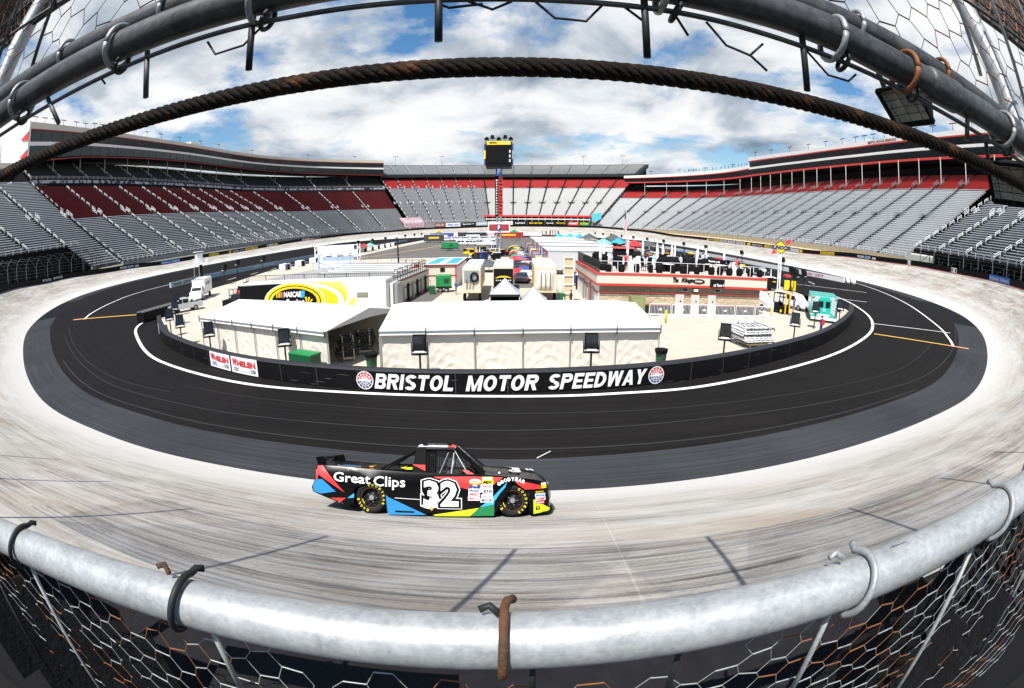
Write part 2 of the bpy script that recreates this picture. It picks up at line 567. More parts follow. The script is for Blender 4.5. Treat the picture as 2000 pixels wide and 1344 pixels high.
def thing(name, label, cat, loc=(0, 0, 0), rz=0.0, group=None):
    o = bpy.data.objects.new(name, None)
    o.empty_display_size = 0.1
    COL.objects.link(o)
    o.location = loc
    o.rotation_euler = (0, 0, rz)
    o['label'] = label
    o['category'] = cat
    if group:
        o['group'] = group
    return o


def tag(o, label, cat, group=None, kind=None):
    o['label'] = label
    o['category'] = cat
    if group:
        o['group'] = group
    if kind:
        o['kind'] = kind
    return o


def struct(o, label=None):
    o['kind'] = 'structure'
    if label:
        o['label'] = label
        o['category'] = o.name.split('.')[0].replace('_', ' ')
    return o


def copy_tree(o, parent=None):
    c = o.copy()
    COL.objects.link(c)
    if parent is not None:
        c.parent = parent
    for ch in list(o.children):
        copy_tree(ch, c)
    return c


_tc = {}


def text_geo(s, bold=0.0, shear=0.0, space=1.0):
    key = (s, bold, shear, space)
    if key in _tc:
        return _tc[key]
    cu = bpy.data.curves.new('t', 'FONT')
    cu.body = s
    cu.size = 1.0
    cu.offset = bold
    cu.shear = shear
    cu.space_character = space
    cu.resolution_u = 2
    cu.fill_mode = 'FRONT'
    ob = bpy.data.objects.new('t', cu)
    COL.objects.link(ob)
    dg = bpy.context.evaluated_depsgraph_get()
    dg.update()
    me = bpy.data.meshes.new_from_object(ob.evaluated_get(dg))
    vs = [tuple(v.co) for v in me.vertices]
    fs = [tuple(p.vertices) for p in me.polygons]
    bpy.data.objects.remove(ob)
    bpy.data.curves.remove(cu)
    bpy.data.meshes.remove(me)
    if vs:
        x0, x1 = min(v[0] for v in vs), max(v[0] for v in vs)
        y0, y1 = min(v[1] for v in vs), max(v[1] for v in vs)
    else:
        x0 = x1 = y0 = y1 = 0
    _tc[key] = (vs, fs, x0, x1, y0, y1)
    return _tc[key]


def text(mb, s, fn, box, bold=0.0, shear=0.0, mi=0, space=1.0):
    """fit string into box (x0,y0,x1,y1) of a 2D plane, fn maps (x,y)->3D"""
    vs, fs, x0, x1, y0, y1 = text_geo(s, bold, shear, space)
    if not vs or x1 - x0 < 1e-6:
        return
    sx = (box[2] - box[0]) / (x1 - x0)
    sy = (box[3] - box[1]) / (y1 - y0)
    i = len(mb.v)
    for v in vs:
        mb.v.append(tuple(fn(box[0] + (v[0] - x0) * sx, box[1] + (v[1] - y0) * sy)))
    for f in fs:
        mb.f.append(tuple(i + q for q in f))
        mb.m.append(mi)


def ellipse(cx, cy, rx, ry, n=24):
    return [(cx + rx * math.cos(2 * math.pi * k / n), cy + ry * math.sin(2 * math.pi * k / n)) for k in range(n)]


def flat(mb, pts, fn, mi=0):
    mb.poly([tuple(fn(x, y)) for x, y in pts], mi)


# ------------------------------------------------------------------ the oval
def catmull(P, n=12):
    P = [Vector((p[0], p[1], 0)) for p in P]
    P = [2 * P[0] - P[1]] + P + [2 * P[-1] - P[-2]]
    o = []
    for i in range(1, len(P) - 2):
        for k in range(n):
            t = k / n
            a, b, c, d = P[i - 1], P[i], P[i + 1], P[i + 2]
            o.append(.5 * ((2 * b) + (c - a) * t + (2 * a - 5 * b + 4 * c - d) * t * t + (-a + 3 * b - 3 * c + d) * t ** 3))
    o.append(P[-2])
    return o


LP = [(0, 13.5), (-10.6, 14.1), (-18.4, 15.4), (-28.6, 18.6), (-43.6, 27.2), (-62.6, 41.0), (-80.2, 59.6), (-92.2, 79.5), (-96.8, 99), (-97.5, 120)]
RP = [(10, 14.4), (21, 17.0), (30.2, 20.5), (42.9, 28.6), (56.6, 39.9), (67.4, 53.2), (74.2, 70.4), (76.6, 88), (77, 104), (77, 120)]
E_ = catmull(LP[::-1] + RP)
for k in range(1, 30):
    E_.append(Vector((77, 120 + 150 * k / 29, 0)))
for k in range(1, 120):
    a = math.pi * k / 119
    E_.append(Vector(((77 if math.cos(a) > 0 else 97.5) * math.cos(a), 270 + 82 * math.sin(a), 0)))
for k in range(1, 29):
    E_.append(Vector((-97.5, 270 - 150 * k / 29, 0)))
for _ in range(6):
    n = len(E_)
    E_ = [(E_[i - 1] + E_[i] * 2 + E_[(i + 1) % n]) / 4 for i in range(n)]
NE = len(E_)
i0 = min(range(NE), key=lambda i: (E_[i] - Vector((0, 13.5, 0))).length)
E_ = E_[i0:] + E_[:i0]
CUM = [0.0]
for i in range(NE):
    CUM.append(CUM[-1] + (E_[(i + 1) % NE] - E_[i]).length)
LEN = CUM[-1]
NRM = []
for i in range(NE):
    t = E_[(i + 1) % NE] - E_[i - 1]
    t.normalize()
    NRM.append(Vector((t.y, -t.x, 0)))


def at(s, u=0.0, z=0.0):
    """point at arc length s along the lower edge of the banking, u metres outwards"""
    s = s % LEN
    lo, hi = 0, NE
    while hi - lo > 1:
        m = (lo + hi) // 2
        if CUM[m] <= s:
            lo = m
        else:
            hi = m
    f = (s - CUM[lo]) / max(1e-9, CUM[lo + 1] - CUM[lo])
    j = (lo + 1) % NE
    p = E_[lo].lerp(E_[j], f)
    q = NRM[lo].lerp(NRM[j], f)
    q.normalize()
    return (p.x + q.x * u, p.y + q.y * u, z)


def nearest_s(x, y):
    i = min(range(NE), key=lambda k: (E_[k].x - x) ** 2 + (E_[k].y - y) ** 2)
    return CUM[i]


def head(s):
    a, b = at(s - 1), at(s + 1)
    return math.atan2(b[1] - a[1], b[0] - a[0])


BANK = [(0, .42), (40, .42), (85, .45), (110, .42), (135, .37), (170, .28), (300, .27), (345, .42), (372, .50), (425, .50), (470, .42), (510, .33), (560, .25), (665, .15), (700, .15), (725, .22), (752, .30), (775, .37), (800, .42), (LEN, .42)]


def bank(s):
    s = s % LEN
    for (a, va), (b, vb) in zip(BANK, BANK[1:]):
        if a <= s <= b:
            f = (s - a) / (b - a)
            f = f * f * (3 - 2 * f)
            return va + (vb - va) * f
    return .42


WU = 12.2        # width of the banked concrete


def sweep(prof, s0, s1, step, mi=0, mb=None, closed=False, cap=True, zf=None, zmap=None):
    """sweep an (u,z) profile along the oval"""
    mb = mb or MB()
    n = max(1, int(round(abs(s1 - s0) / step)))
    base = len(mb.v)
    m = len(prof)
    for i in range(n + 1):
        s = s0 + (s1 - s0) * i / n
        for (u, z) in prof:
            mb.v.append(at(s, u, zmap(s, z) if zmap else z + (zf(s) if zf else 0)))
    for i in range(n):
        for j in range(m if closed else m - 1):
            a = base + i * m + j
            b = base + i * m + (j + 1) % m
            mb.f.append((a, b, b + m, a + m))
            mb.m.append(mi if not isinstance(mi, (list, tuple)) else mi[j])
    if closed and cap:
        mb.f.append(tuple(base + j for j in range(m)))
        mb.f.append(tuple(base + n * m + j for j in range(m))[::-1])
        k = mi if not isinstance(mi, (list, tuple)) else mi[0]
        mb.m += [k, k]
    return mb


def wall_z(s):
    return bank(s) * WU


def sheet(name, pts, z, mat, uvscale=None, label=None):
    bm = bmesh.new()
    vs = [bm.verts.new((p[0], p[1], z)) for p in pts]
    f = bm.faces.new(vs)
    bmesh.ops.triangulate(bm, faces=[f])
    me = bpy.data.meshes.new(name)
    bm.normal_update()
    for f in bm.faces:
        if f.normal.z < 0:
            f.normal_flip()
    bm.to_mesh(me)
    bm.free()
    me.materials.append(K[mat] if isinstance(mat, str) else mat)
    l = me.uv_layers.new(name='UVMap')
    for lp in me.loops:
        c = me.vertices[lp.vertex_index].co
        l.data[lp.index].uv = (c.x, c.y)
    o = bpy.data.objects.new(name, me)
    COL.objects.link(o)
    return struct(o)


def strip(name, path, w, z, mat, kind=True, closed=False):
    """flat ribbon along a 2D path"""
    mb = MB()
    P = [Vector((p[0], p[1], 0)) for p in path]
    n = len(P)
    for i, p in enumerate(P):
        a = P[i - 1] if (i > 0 or closed) else P[i]
        b = P[(i + 1) % n] if (i < n - 1 or closed) else P[i]
        t = (b - a).normalized()
        q = Vector((t.y, -t.x, 0)) * (w / 2)
        mb.v += [(p.x - q.x, p.y - q.y, z), (p.x + q.x, p.y + q.y, z)]
    for i in range(n if closed else n - 1):
        j = (i + 1) % n
        mb.f.append((2 * i, 2 * i + 1, 2 * j + 1, 2 * j))
        mb.m.append(0)
    o = mb.build(name, mat)
    return struct(o) if kind else o


def build_ground():
    mb = MB()
    mb.quad((-3000, -3000, -0.6), (3000, -3000, -0.6), (3000, 3000, -0.6), (-3000, 3000, -0.6))
    struct(mb.build('ground', 'ground'))
    # banked concrete
    mb = MB()
    uv = []
    NS, NU = 620, 14
    for i in range(NS + 1):
        s = LEN * i / NS
        b = bank(s)
        for j in range(NU + 1):
            u = WU * j / NU
            mb.v.append(at(s + LEN / 2, u, bank(s + LEN / 2) * u))
            uv.append((s - LEN / 2, u))
    for i in range(NS):
        for j in range(NU):
            a = i * (NU + 1) + j
            mb.f.append((a, a + 1, a + NU + 2, a + NU + 1))
            mb.m.append(0)
    struct(mb.build('banked_track', 'track', uv=uv, smooth=True))
    # flat asphalt inside, as a ring mesh so that the rubbered lanes follow the turn
    mb = MB()
    uv = []
    US = [0.0, -8.0, -16.0, -30.0]
    for i in range(NS + 1):
        s = LEN * i / NS
        for u in US:
            mb.v.append(at(s + LEN / 2, u, 0.0))
            uv.append((s - LEN / 2, u))
    for i in range(NS):
        for j in range(3):
            a = i * 4 + j
            mb.f.append((a + 1, a, a + 4, a + 5))
            mb.m.append(0)
    struct(mb.build('apron_road', 'asph', uv=uv))
    inner = [at(LEN * i / 200, -29.5)[:2] for i in range(200)]
    sheet('infield_asphalt', inner, -0.012, K['asph'])
    # worn grey transition lane
    def gw(s):
        s = s if s < LEN / 2 else s - LEN
        return 2.2 + 1.6 * min(1, abs(s) / 60)
    mb = MB()
    uv = []
    def ring(s0, s1, name, mat):
        mb = MB()
        uv = []
        n = int((s1 - s0) / 1.5)
        for i in range(n + 1):
            s = s0 + (s1 - s0) * i / n
            for k in range(2):
                u = -gw(s) * k
                mb.v.append(at(s, u, 0.005))
                uv.append((s, u))
        for i in range(n):
            mb.f.append((2 * i + 1, 2 * i, 2 * i + 2, 2 * i + 3))
            mb.m.append(0)
        struct(mb.build(name, mat, uv=uv))
    ring(-78, 66, 'transition_lane', 'asphg')
    ring(-104, -78, 'patched_lane', 'asphd')
    ring(66, 92, 'patched_lane', 'asphd')
    ring(92, LEN - 104, 'straight_lane', 'asphg')


build_ground()

# infield outlines --------------------------------------------------------
IW = catmull([(-39.5, 47.0), (-35.5, 41.0), (-31.3, 36.2), (-26.0, 31.1), (-16.3, 25.4), (-7.5, 23.0), (0, 22.7), (7.9, 24.0), (15.8, 27.5), (24.7, 33.2), (34.4, 42.2), (39.0, 48.0)], 8)
PAD = [(p.x, p.y) for p in IW] + [(41.0, 53.5), (36.5, 55.0), (40.5, 62.0), (43.5, 80.0), (46.0, 107.0), (46.0, 300.0), (-46.0, 300.0), (-48.5, 117.0), (-51.5, 99.0), (-48.5, 80.0), (-47.6, 64.0), (-43.5, 55.0)]
sheet('paddock', PAD, 0.008, 'paddock')
sheet('parking_lot', [(-43.5, 121), (-42.5, 140), (-40, 300), (44, 300), (43, 130), (22, 96), (2.5, 96), (1.0, 121)], 0.014, 'lot')
sheet('service_lane', [(-10.4, 44.0), (-8.4, 46.5), (-7.8, 60.0), (-10.2, 61.8), (-12.2, 50.0)], 0.016, 'lot')
strip('centre_lane_asphalt', [(1.4, 62), (1.4, 96)], 3.0, 0.014, 'lot')
WL = catmull([(-39.5, 43.5), (-38.3, 40.6), (-35.4, 37.0), (-28.0, 30.2), (-22.4, 26.6), (-14.6, 23.5), (-7.4, 22.5), (0, 22.25), (4.9, 22.55), (10.6, 23.7), (20.6, 28.3), (28.5, 33.5), (35.0, 39.2), (40.6, 46.5), (45.0, 55.5), (47.0, 62)], 8)
strip('inner_white_line', WL, 0.30, 0.012, 'line')
strip('pit_line', catmull([(-54.6, 46.2), (-58.5, 51.5), (-63.0, 60.0), (-66.8, 70.3), (-67.6, 82), (-65.0, 99), (-60, 130), (-57.5, 170), (-57, 260)], 8), 0.28, 0.013, 'line')
strip('pit_line', catmull([(40.6, 31.9), (43.5, 35.0), (49.5, 42.5), (61.0, 60.5), (68.5, 78), (71.0, 90.6), (69.5, 107), (65, 140), (63, 250)], 8), 0.28, 0.013, 'line')
strip('yellow_line', [(-56.3, 46.4), (-43.0, 48.0)], 0.42, 0.0145, 'yline')
strip('yellow_line', [(33.0, 36.6), (40.3, 31.8)], 0.34, 0.0145, 'yline')
strip('orange_mark', [(-57.2, 46.2), (-55.4, 46.5)], 0.6, 0.017, 'oline')
strip('orange_mark', [(40.0, 32.0), (42.0, 30.7)], 0.45, 0.017, 'oline')
strip('cross_line', [(36.9, 41.8), (47.0, 37.7)], 0.22, 0.0145, 'line')
for k in range(14):
    y = 84 + k * 9
    strip('stall_line', [(-53.0 + k * 0.25, y), (-53.6 + k * 0.25, y + 4.2)], 0.22, 0.0145, 'line')
    strip('stall_line', [(53.5 - k * 0.1, y - 6), (55.0 - k * 0.1, y - 1.5)], 0.22, 0.0145, 'line')
strip('cross_line', [(47, 77), (60, 70)], 0.25, 0.0155, 'line')
strip('cross_line', [(42, 62), (50, 58)], 0.25, 0.0155, 'line')
strip('scuff_mark', [(0.85, 15.8), (1.36, 16.35)], 0.035, 0.0145, 'line')
strip('lot_kerb_yellow', catmull([(-41.5, 118), (-39, 128), (-33, 150), (-27, 190), (-25, 230)], 6), 0.5, 0.02, 'yline')

for (sa, sb, u, w, m) in ((-40, 25, -3.9, .10, 'asphg'), (-55, 10, -5.6, .08, 'asphg'), (-20, 48, -7.1, .06, 'asphg'), (10, 60, -4.8, .09, 'asphg'), (-62, -20, -6.6, .07, 'asphg')):
    o = strip('tyre_mark', [at(sa + (sb - sa) * k / 40, u + .9 * math.sin(2.2 * k / 40))[:2] for k in range(41)], w, 0.009, M('tyre_mark_grey', (.016, .0155, .015), .9, 0, .4, 3))

# outer wall ---------------------------------------------------------------
def outer_wall():
    t = thing('outer_wall', 'tall black energy absorbing wall round the top of the banking', 'wall', at(0, WU))
    loc = Vector(t.location)
    def fix(o):
        o.parent = t
        o.location = -loc
        return o
    fix(sweep([(WU, 0.0), (WU, 1.12), (WU + 0.55, 1.12)], 0, LEN, 1.6, zf=wall_z).build('barrier_face', 'black'))
    fix(sweep([(WU + 0.75, -6.0), (WU + 0.75, 1.26), (WU + 1.1, 1.26), (WU + 1.1, -6.0)], 0, LEN, 2.0, zf=wall_z).build('concrete_backing', M('wall_concrete', (0.012, 0.012, 0.012), 0.9, 0, 0.25, 2, spec=.1)))
    fix(sweep([(WU - 0.012, 0.02), (WU - 0.012, 0.13)], 60, 300, 2.0, zf=wall_z).build('red_stripe', 'trim'))
    fix(sweep([(WU + 0.02, 1.125), (WU + 0.5, 1.125)], 0, LEN, 2.0, zf=wall_z).build('top_cap', M('cap_grey', (0.014, 0.014, 0.016), 0.85, 0, 0.6, 9, spec=0.1)))
    return t


outer_wall()


def wall_fn(s0, z0, off=-0.02):
    """plane glued to the track face of the outer wall; x runs as the reader sees it"""
    def fn(x, y):
        s = s0 - x
        return at(s, WU + off, wall_z(s) + z0 + y)
    return fn


def wall_banner(s0, s1, panels, label, h=0.95, z0=0.1, grp='advertising banners on the outer wall', bg='black'):
    """s0 is the reader's left end (larger s), panels: (x0,x1,bgmat,text,textmat,bold,shear)"""
    # reader on the infield side looks outward: left is larger s
    L = s0 - s1
    o = at(s0, WU)
    t = thing('wall_banner', label, 'banner', (o[0], o[1], wall_z(s0)), 0, grp)
    loc = Vector(t.location)
    def add(name, mb, mats):
        ob = mb.build(name, mats, t)
        ob.location = -loc
        return ob
    fn = wall_fn(s0, z0)
    mb = MB()
    n = max(2, int(L / 2))
    for i in range(n):
        a, b = L * i / n, L * (i + 1) / n
        mb.quad(fn(a, 0), fn(b, 0), fn(b, h), fn(a, h))
    add('backing', mb, bg)
    fn2 = wall_fn(s0, z0, -0.045)
    fn3 = wall_fn(s0, z0, -0.065)
    for (x0, x1, m, s, tm, bold, sh) in panels:
        if m:
            mb = MB()
            k = max(1, int((x1 - x0) * L / 2))
            for i in range(k):
                a, b = L * (x0 + (x1 - x0) * i / k), L * (x0 + (x1 - x0) * (i + 1) / k)
                mb.quad(fn2(a, 0.05), fn2(b, 0.05), fn2(b, h - 0.05), fn2(a, h - 0.05))
            add('panel', mb, m)
        if s:
            mb = MB()
            w = (x1 - x0) * L
            text(mb, s, fn3, (x0 * L + w * 0.08, h * 0.2, x1 * L - w * 0.08, h * 0.8), bold, sh)
            add('lettering', mb, tm)
    return t

GB = 'advertising banners on the outer wall'
wall_banner(-88, -95, [(0, 1, 'white', 'AUTO PARTS', 'trim', .01, 0)], 'white banner with red lettering on the outer wall at the far left edge', 1.05)
wall_banner(-117.5, -126.5, [(0, .48, None, 'PITTUTQ', 'white', .02, 0), (.52, 1, None, 'PITTUTQ', 'white', .02, 0)], 'black wall banner lettered PITTUTQ twice beside the near left stand')
wall_banner(-150, -159.5, [(0, .42, None, 'FOOD', 'white', .03, 0), (.42, .5, 'cblue', '', 'white', 0, 0), (.5, .74, None, 'CITY', 'white', .03, 0), (.76, 1, None, '300', 'white', .03, .2)], 'black wall banner lettered FOOD CITY 300 below the left grandstand')
wall_banner(-171, -182, [(0, .5, None, 'Advance', 'white', .01, 0), (.5, 1, None, 'Advance', 'white', .01, 0)], 'dark blue wall banner with two small white logos below the left grandstand', bg='blue')
wall_banner(-201, -208, [(0, .33, 'yellow', 'GO', 'black', .02, 0), (.34, .66, 'yellow', 'GO', 'black', .02, 0), (.67, 1, 'yellow', 'GO', 'black', .02, 0)], 'black wall banner with three yellow ovals below the left grandstand')
wall_banner(-216, -229, [(0, .12, 'yellow', '', 'black', 0, 0), (.2, .62, None, 'NASCAR', 'white', .02, .2), (.66, 1, None, 'Sprint', 'white', .01, 0)], 'black and yellow wall banner lettered NASCAR Sprint below the left grandstand')
wall_banner(-229.5, -241, [(0, 1, 'yellow', 'Sprint Cup', 'black', .02, 0)], 'yellow wall banner below the left grandstand')
wall_banner(-250, -262, [(0, .1, 'yellow', '', 'black', 0, 0), (.15, .6, 'white', 'NASCAR', 'blue', .02, 0), (.65, 1, 'yellow', '', 'black', 0, 0)], 'white and yellow wall banner midway along the left straight')
wall_banner(-292, -317, [(0, .4, 'white', 'SPEEDWAY', 'trim', .02, 0), (.4, .7, 'trim', 'TICKETS', 'white', .02, 0), (.7, 1, None, 'RACING', 'white', .0, 0)], 'white and red wall banner far down the left straight')
wall_banner(118.5, 117.2, [(0, 1, 'white', 'I I', 'black', .03, 0)], 'narrow white wall panel right of the FOOD CITY 300 banner on the right wall', 1.1)
wall_banner(103.2, 101.4, [(0, 1, 'white', 'I I', 'black', .04, 0)], 'narrow white wall panel below the planted gap at right', 1.1)
wall_banner(90.5, 83.5, [(0, .5, None, 'Advance', 'white', .01, 0), (.5, 1, None, 'Advance', 'white', .01, 0)], 'dark blue wall banner with two white logos near the right edge', 1.05, bg='blue')
wall_banner(139, 130.5, [(0, .42, None, 'FOOD', 'white', .03, 0), (.42, .5, 'cblue', '', 'white', 0, 0), (.5, .74, None, 'CITY', 'white', .03, 0), (.76, 1, None, '300', 'white', .03, .2)], 'black wall banner lettered FOOD CITY 300 below the right grandstand')
wall_banner(157.5, 150, [(0, .33, 'yellow', 'GO', 'black', .02, 0), (.34, .66, 'yellow', 'GO', 'black', .02, 0), (.67, 1, 'yellow', 'GO', 'black', .02, 0)], 'black wall banner with three yellow ovals below the right grandstand')
wall_banner(178, 168, [(0, .18, 'yellow', '', 'black', 0, 0), (.24, .76, 'white', 'Cup', 'blue', .02, 0), (.82, 1, 'yellow', '', 'black', 0, 0)], 'black wall banner with a white panel between yellow discs')
wall_banner(209, 181, [(0, .1, 'yellow', '', 'black', 0, 0), (.12, .5, None, 'Sprint', 'white', .02, 0), (.52, 1, 'yellow', 'CUP SERIES', 'black', .02, 0)], 'yellow and black wall banner just left of the fuel sign')
wall_banner(237, 211, [(0, .3, 'white', 'SERIES', 'black', .02, 0), (.34, .62, 'white', 'NASCAR', 'black', .02, 0), (.66, 1, 'white', 'RACE', 'black', .02, 0)], 'black wall banner with three white panels on the right straight')
wall_banner(252, 238, [(0, .15, 'yellow', '', 'black', 0, 0), (.2, .6, None, 'Sprint', 'white', .02, 0), (.62, 1, 'yellow', 'CUP', 'black', .02, 0)], 'yellow wall banner left of three white panels on the right straight')


def far_boards():
    """row of tall boards on top of the far turn wall"""
    specs = [(474, 467, 'trimd', 'FOOD CITY', 'white'), (466.5, 457.5, 'white', 'SPEED LANE', 'blue'), (457, 447.5, 'black', 'Sprint >', 'white'), (447, 440, 'lblue', 'Farmers', 'white'),
             (439.5, 431, 'creamw', 'Bojangles', 'green'), (430.5, 424, 'white', 'AUTO', 'trim'), (423, 416, 'black', 'LaICH', 'white'), (415, 405, 'black', 'GO GO GO', 'yellow'), (404, 398.5, 'black', '(oo)', 'white'),
             (398, 391, 'black', 'PITTUTQ', 'yellow'), (390, 383, 'red', 'ORBIT', 'white'), (382.5, 376, 'green', 'SUNNY', 'yellow')]
    cols = {'trimd': 'dark red', 'white': 'white', 'black': 'black', 'lblue': 'pale blue', 'creamw': 'cream', 'red': 'red', 'green': 'green'}
    for s0, s1, bg, tx, tm in specs:
        o = at(s0, WU)
        t = thing('billboard', '%s billboard lettered %s above the far turn wall' % (cols[bg], tx.replace('>', '').strip()), 'billboard', (o[0], o[1], wall_z(s0) + 1.3), 0, 'billboards above the far turn wall')
        loc = Vector(t.location)
        fn = wall_fn(s0, 1.3, 0.15)
        L = s0 - s1
        mb = MB()
        for i in range(4):
            a, b = L * i / 4, L * (i + 1) / 4
            mb.quad(fn(a, 0), fn(b, 0), fn(b, 2.6), fn(a, 2.6))
        ob = mb.build('board', bg, t)
        ob.location = -loc
        fn = wall_fn(s0, 1.3, 0.08)
        mb = MB()
        text(mb, tx, fn, (L * .1, .7, L * .9, 1.9), .03)
        ob = mb.build('lettering', tm, t)
        ob.location = -loc
        for i in range(3):
            mb = MB()
            p = at(s0 - L * (.1 + .4 * i), WU + .5, wall_z(s0) + 1.1)
            mb.box((p[0] - 0, p[1], p[2] + 1.3), (.2, .2, 3.0))
            ob = mb.build('support_post', 'dsteel', t)
            ob.location = -loc


far_boards()


# ------------------------------------------------------------------ grandstands
def seat_block(parent, loc, name, sa, sb, u0, u1, z0, slope, mats, rowd=0.84, nseg=2):
    mb = MB()
    bw = rowd * (.56 if mats[1] in ('benchr', 'bwhite') else .46)
    rows = int((u1 - u0) / rowd)
    for k in range(rows):
        u = u0 + k * rowd
        z = z0 + (u - u0) * slope
        rz = rowd * slope
        pr = [(u, z - rz), (u, z), (u + rowd, z)]
        sweep(pr, sa, sb, abs(sb - sa) / nseg, mi=0, mb=mb)
        ub = u + 0.26
        sweep([(ub + .02, z + .28), (ub, z + .43), (ub + bw, z + .44), (ub + bw, z + .39)], sa, sb, abs(sb - sa) / nseg, mi=1, mb=mb)
    o = mb.build(name, mats, parent)
    o.location = -loc
    return o


def aisle(parent, loc, s, u0, u1, z0, slope, w=1.1, mats=('tread', 'alum'), every=3.4, box_at=()):
    p = at(s, u0)
    mb = MB()
    n = int((u1 - u0) / 0.42)
    d = (w / 2) / 1.0
    for k in range(n):
        u = u0 + k * .42
        z = z0 + (u - u0) * slope + 0.06
        a, b = at(s - d, u, z), at(s + d, u, z)
        c, e = at(s + d, u + .42, z), at(s - d, u + .42, z)
        mb.quad(a, b, c, e, 0)
        f, g = at(s - d, u, z - .42 * slope), at(s + d, u, z - .42 * slope)
        mb.quad(f, g, b, a, 2)
    u = u0 + .5
    while u < u1 - 2:
        z = z0 + (u - u0) * slope
        q = 1.9
        a, b = at(s, u, z + 1.0), at(s, u + q, z + q * slope + 1.0)
        mb.bar(a, b, .09, .09, 1)
        mb.bar(at(s, u, z), a, .08, .08, 1)
        mb.bar(at(s, u + q, z + q * slope), b, .08, .08, 1)
        a, b = at(s, u, z + .6), at(s, u + q, z + q * slope + .6)
        mb.bar(a, b, .07, .07, 1)
        u += every
    for ub in box_at:
        z = z0 + (ub - u0) * slope
        for ds in (-1.6, 1.6):
            for hz in (.5, 1.1):
                mb.bar(at(s + ds, ub, z + hz), at(s + ds, ub + 2.4, z + 2.4 * slope + hz), .09, .09, 1)
            for du in (0, 1.2, 2.4):
                mb.bar(at(s + ds, ub + du, z + du * slope), at(s + ds, ub + du, z + du * slope + 1.1), .08, .08, 1)
        mb.bar(at(s - 1.6, ub, z + 1.1), at(s + 1.6, ub, z + 1.1), .09, .09, 1)
        a, b, c, e = at(s - 1.3, ub - .1, z + .12), at(s + 1.3, ub - .1, z + .12), at(s + 1.3, ub + 2.0, z + 2.0 * slope + .12), at(s - 1.3, ub + 2.0, z + 2.0 * slope + .12)
        mb.quad(a, b, c, e, 3)
    m = list(mats) + ['dsteel', 'matblack']
    o = mb.build('aisle_stairs', m, parent)
    o.location = -loc
    return o


def front_fence(parent, loc, s0, s1, u, z, h=1.2, step=2.5, name='front_railing', zf=None):
    mb = MB()
    n = int(abs(s1 - s0) / step)
    for i in range(n + 1):
        s = s0 + (s1 - s0) * i / n
        zz = z + (zf(s) if zf else 0)
        mb.bar(at(s, u, zz - .1), at(s, u, zz + h), .07, .07)
        if i < n:
            s2 = s0 + (s1 - s0) * (i + 1) / n
            z2 = z + (zf(s2) if zf else 0)
            for q in (h, h * .5):
                mb.bar(at(s, u, zz + q), at(s2, u, z2 + q), .06, .06)
    o = mb.build(name, 'dsteel' if name == 'lower_railing' else 'alum', parent)
    o.location = -loc


def floodlight(name, label, p, hd, h, span, nl, group, face=1):
    t = thing(name, label, 'floodlight', p, hd, group)
    mb = MB()
    mb.tube([(0, 0, 0), (0, 0, h)], [.12, .08], 6)
    mb.build('pole', 'dsteel', t)
    mb = MB()
    mb.bar((-span / 2, 0, h), (span / 2, 0, h), .12, .12)
    mb.build('cross_arm', 'dsteel', t)
    for i in range(nl):
        mb = MB()
        x = -span / 2 + span * (i + .5) / nl
        mb.box((x, -.28 * face, h + .12), (span / nl * .62, .5, .28), 0, mat=Matrix.Rotation(-.5 * face, 3, 'X'))
        mb.build('lamp_head', 'matblack', t)
    return t


def suite(parent, loc, s0, s1, prof_solid, mats_solid, bands, winlen, zm, mull=3.3):
    """prof_solid: list of (profile, mat) closed sweeps; bands: list of (u,z0,z1) glass"""
    for prof, mt, nm in prof_solid:
        o = sweep(prof, s0, s1, 4.0, closed=True, zmap=zm).build(nm, mt, parent)
        o.location = -loc
    n = max(1, int(round(abs(s1 - s0) / winlen)))
    for (u, z0, z1, outw) in bands:
        for i in range(n):
            a, b = s0 + (s1 - s0) * i / n, s0 + (s1 - s0) * (i + 1) / n
            mb = MB()
            k = max(2, int(round(abs(b - a) / mull)))
            for j in range(k):
                p, q = a + (b - a) * j / k, a + (b - a) * (j + 1) / k
                mb.quad(at(p, u, zm(p, z0)), at(q, u, zm(q, z0)), at(q, u + outw, zm(q, z1)), at(p, u + outw, zm(p, z1)), 0)
                mb.bar(at(p, u - .03, zm(p, z0)), at(p, u + outw - .03, zm(p, z1)), .12, .12, 1)
            o = mb.build('window', ['glassw', 'dsteel'], parent)
            o.location = -loc


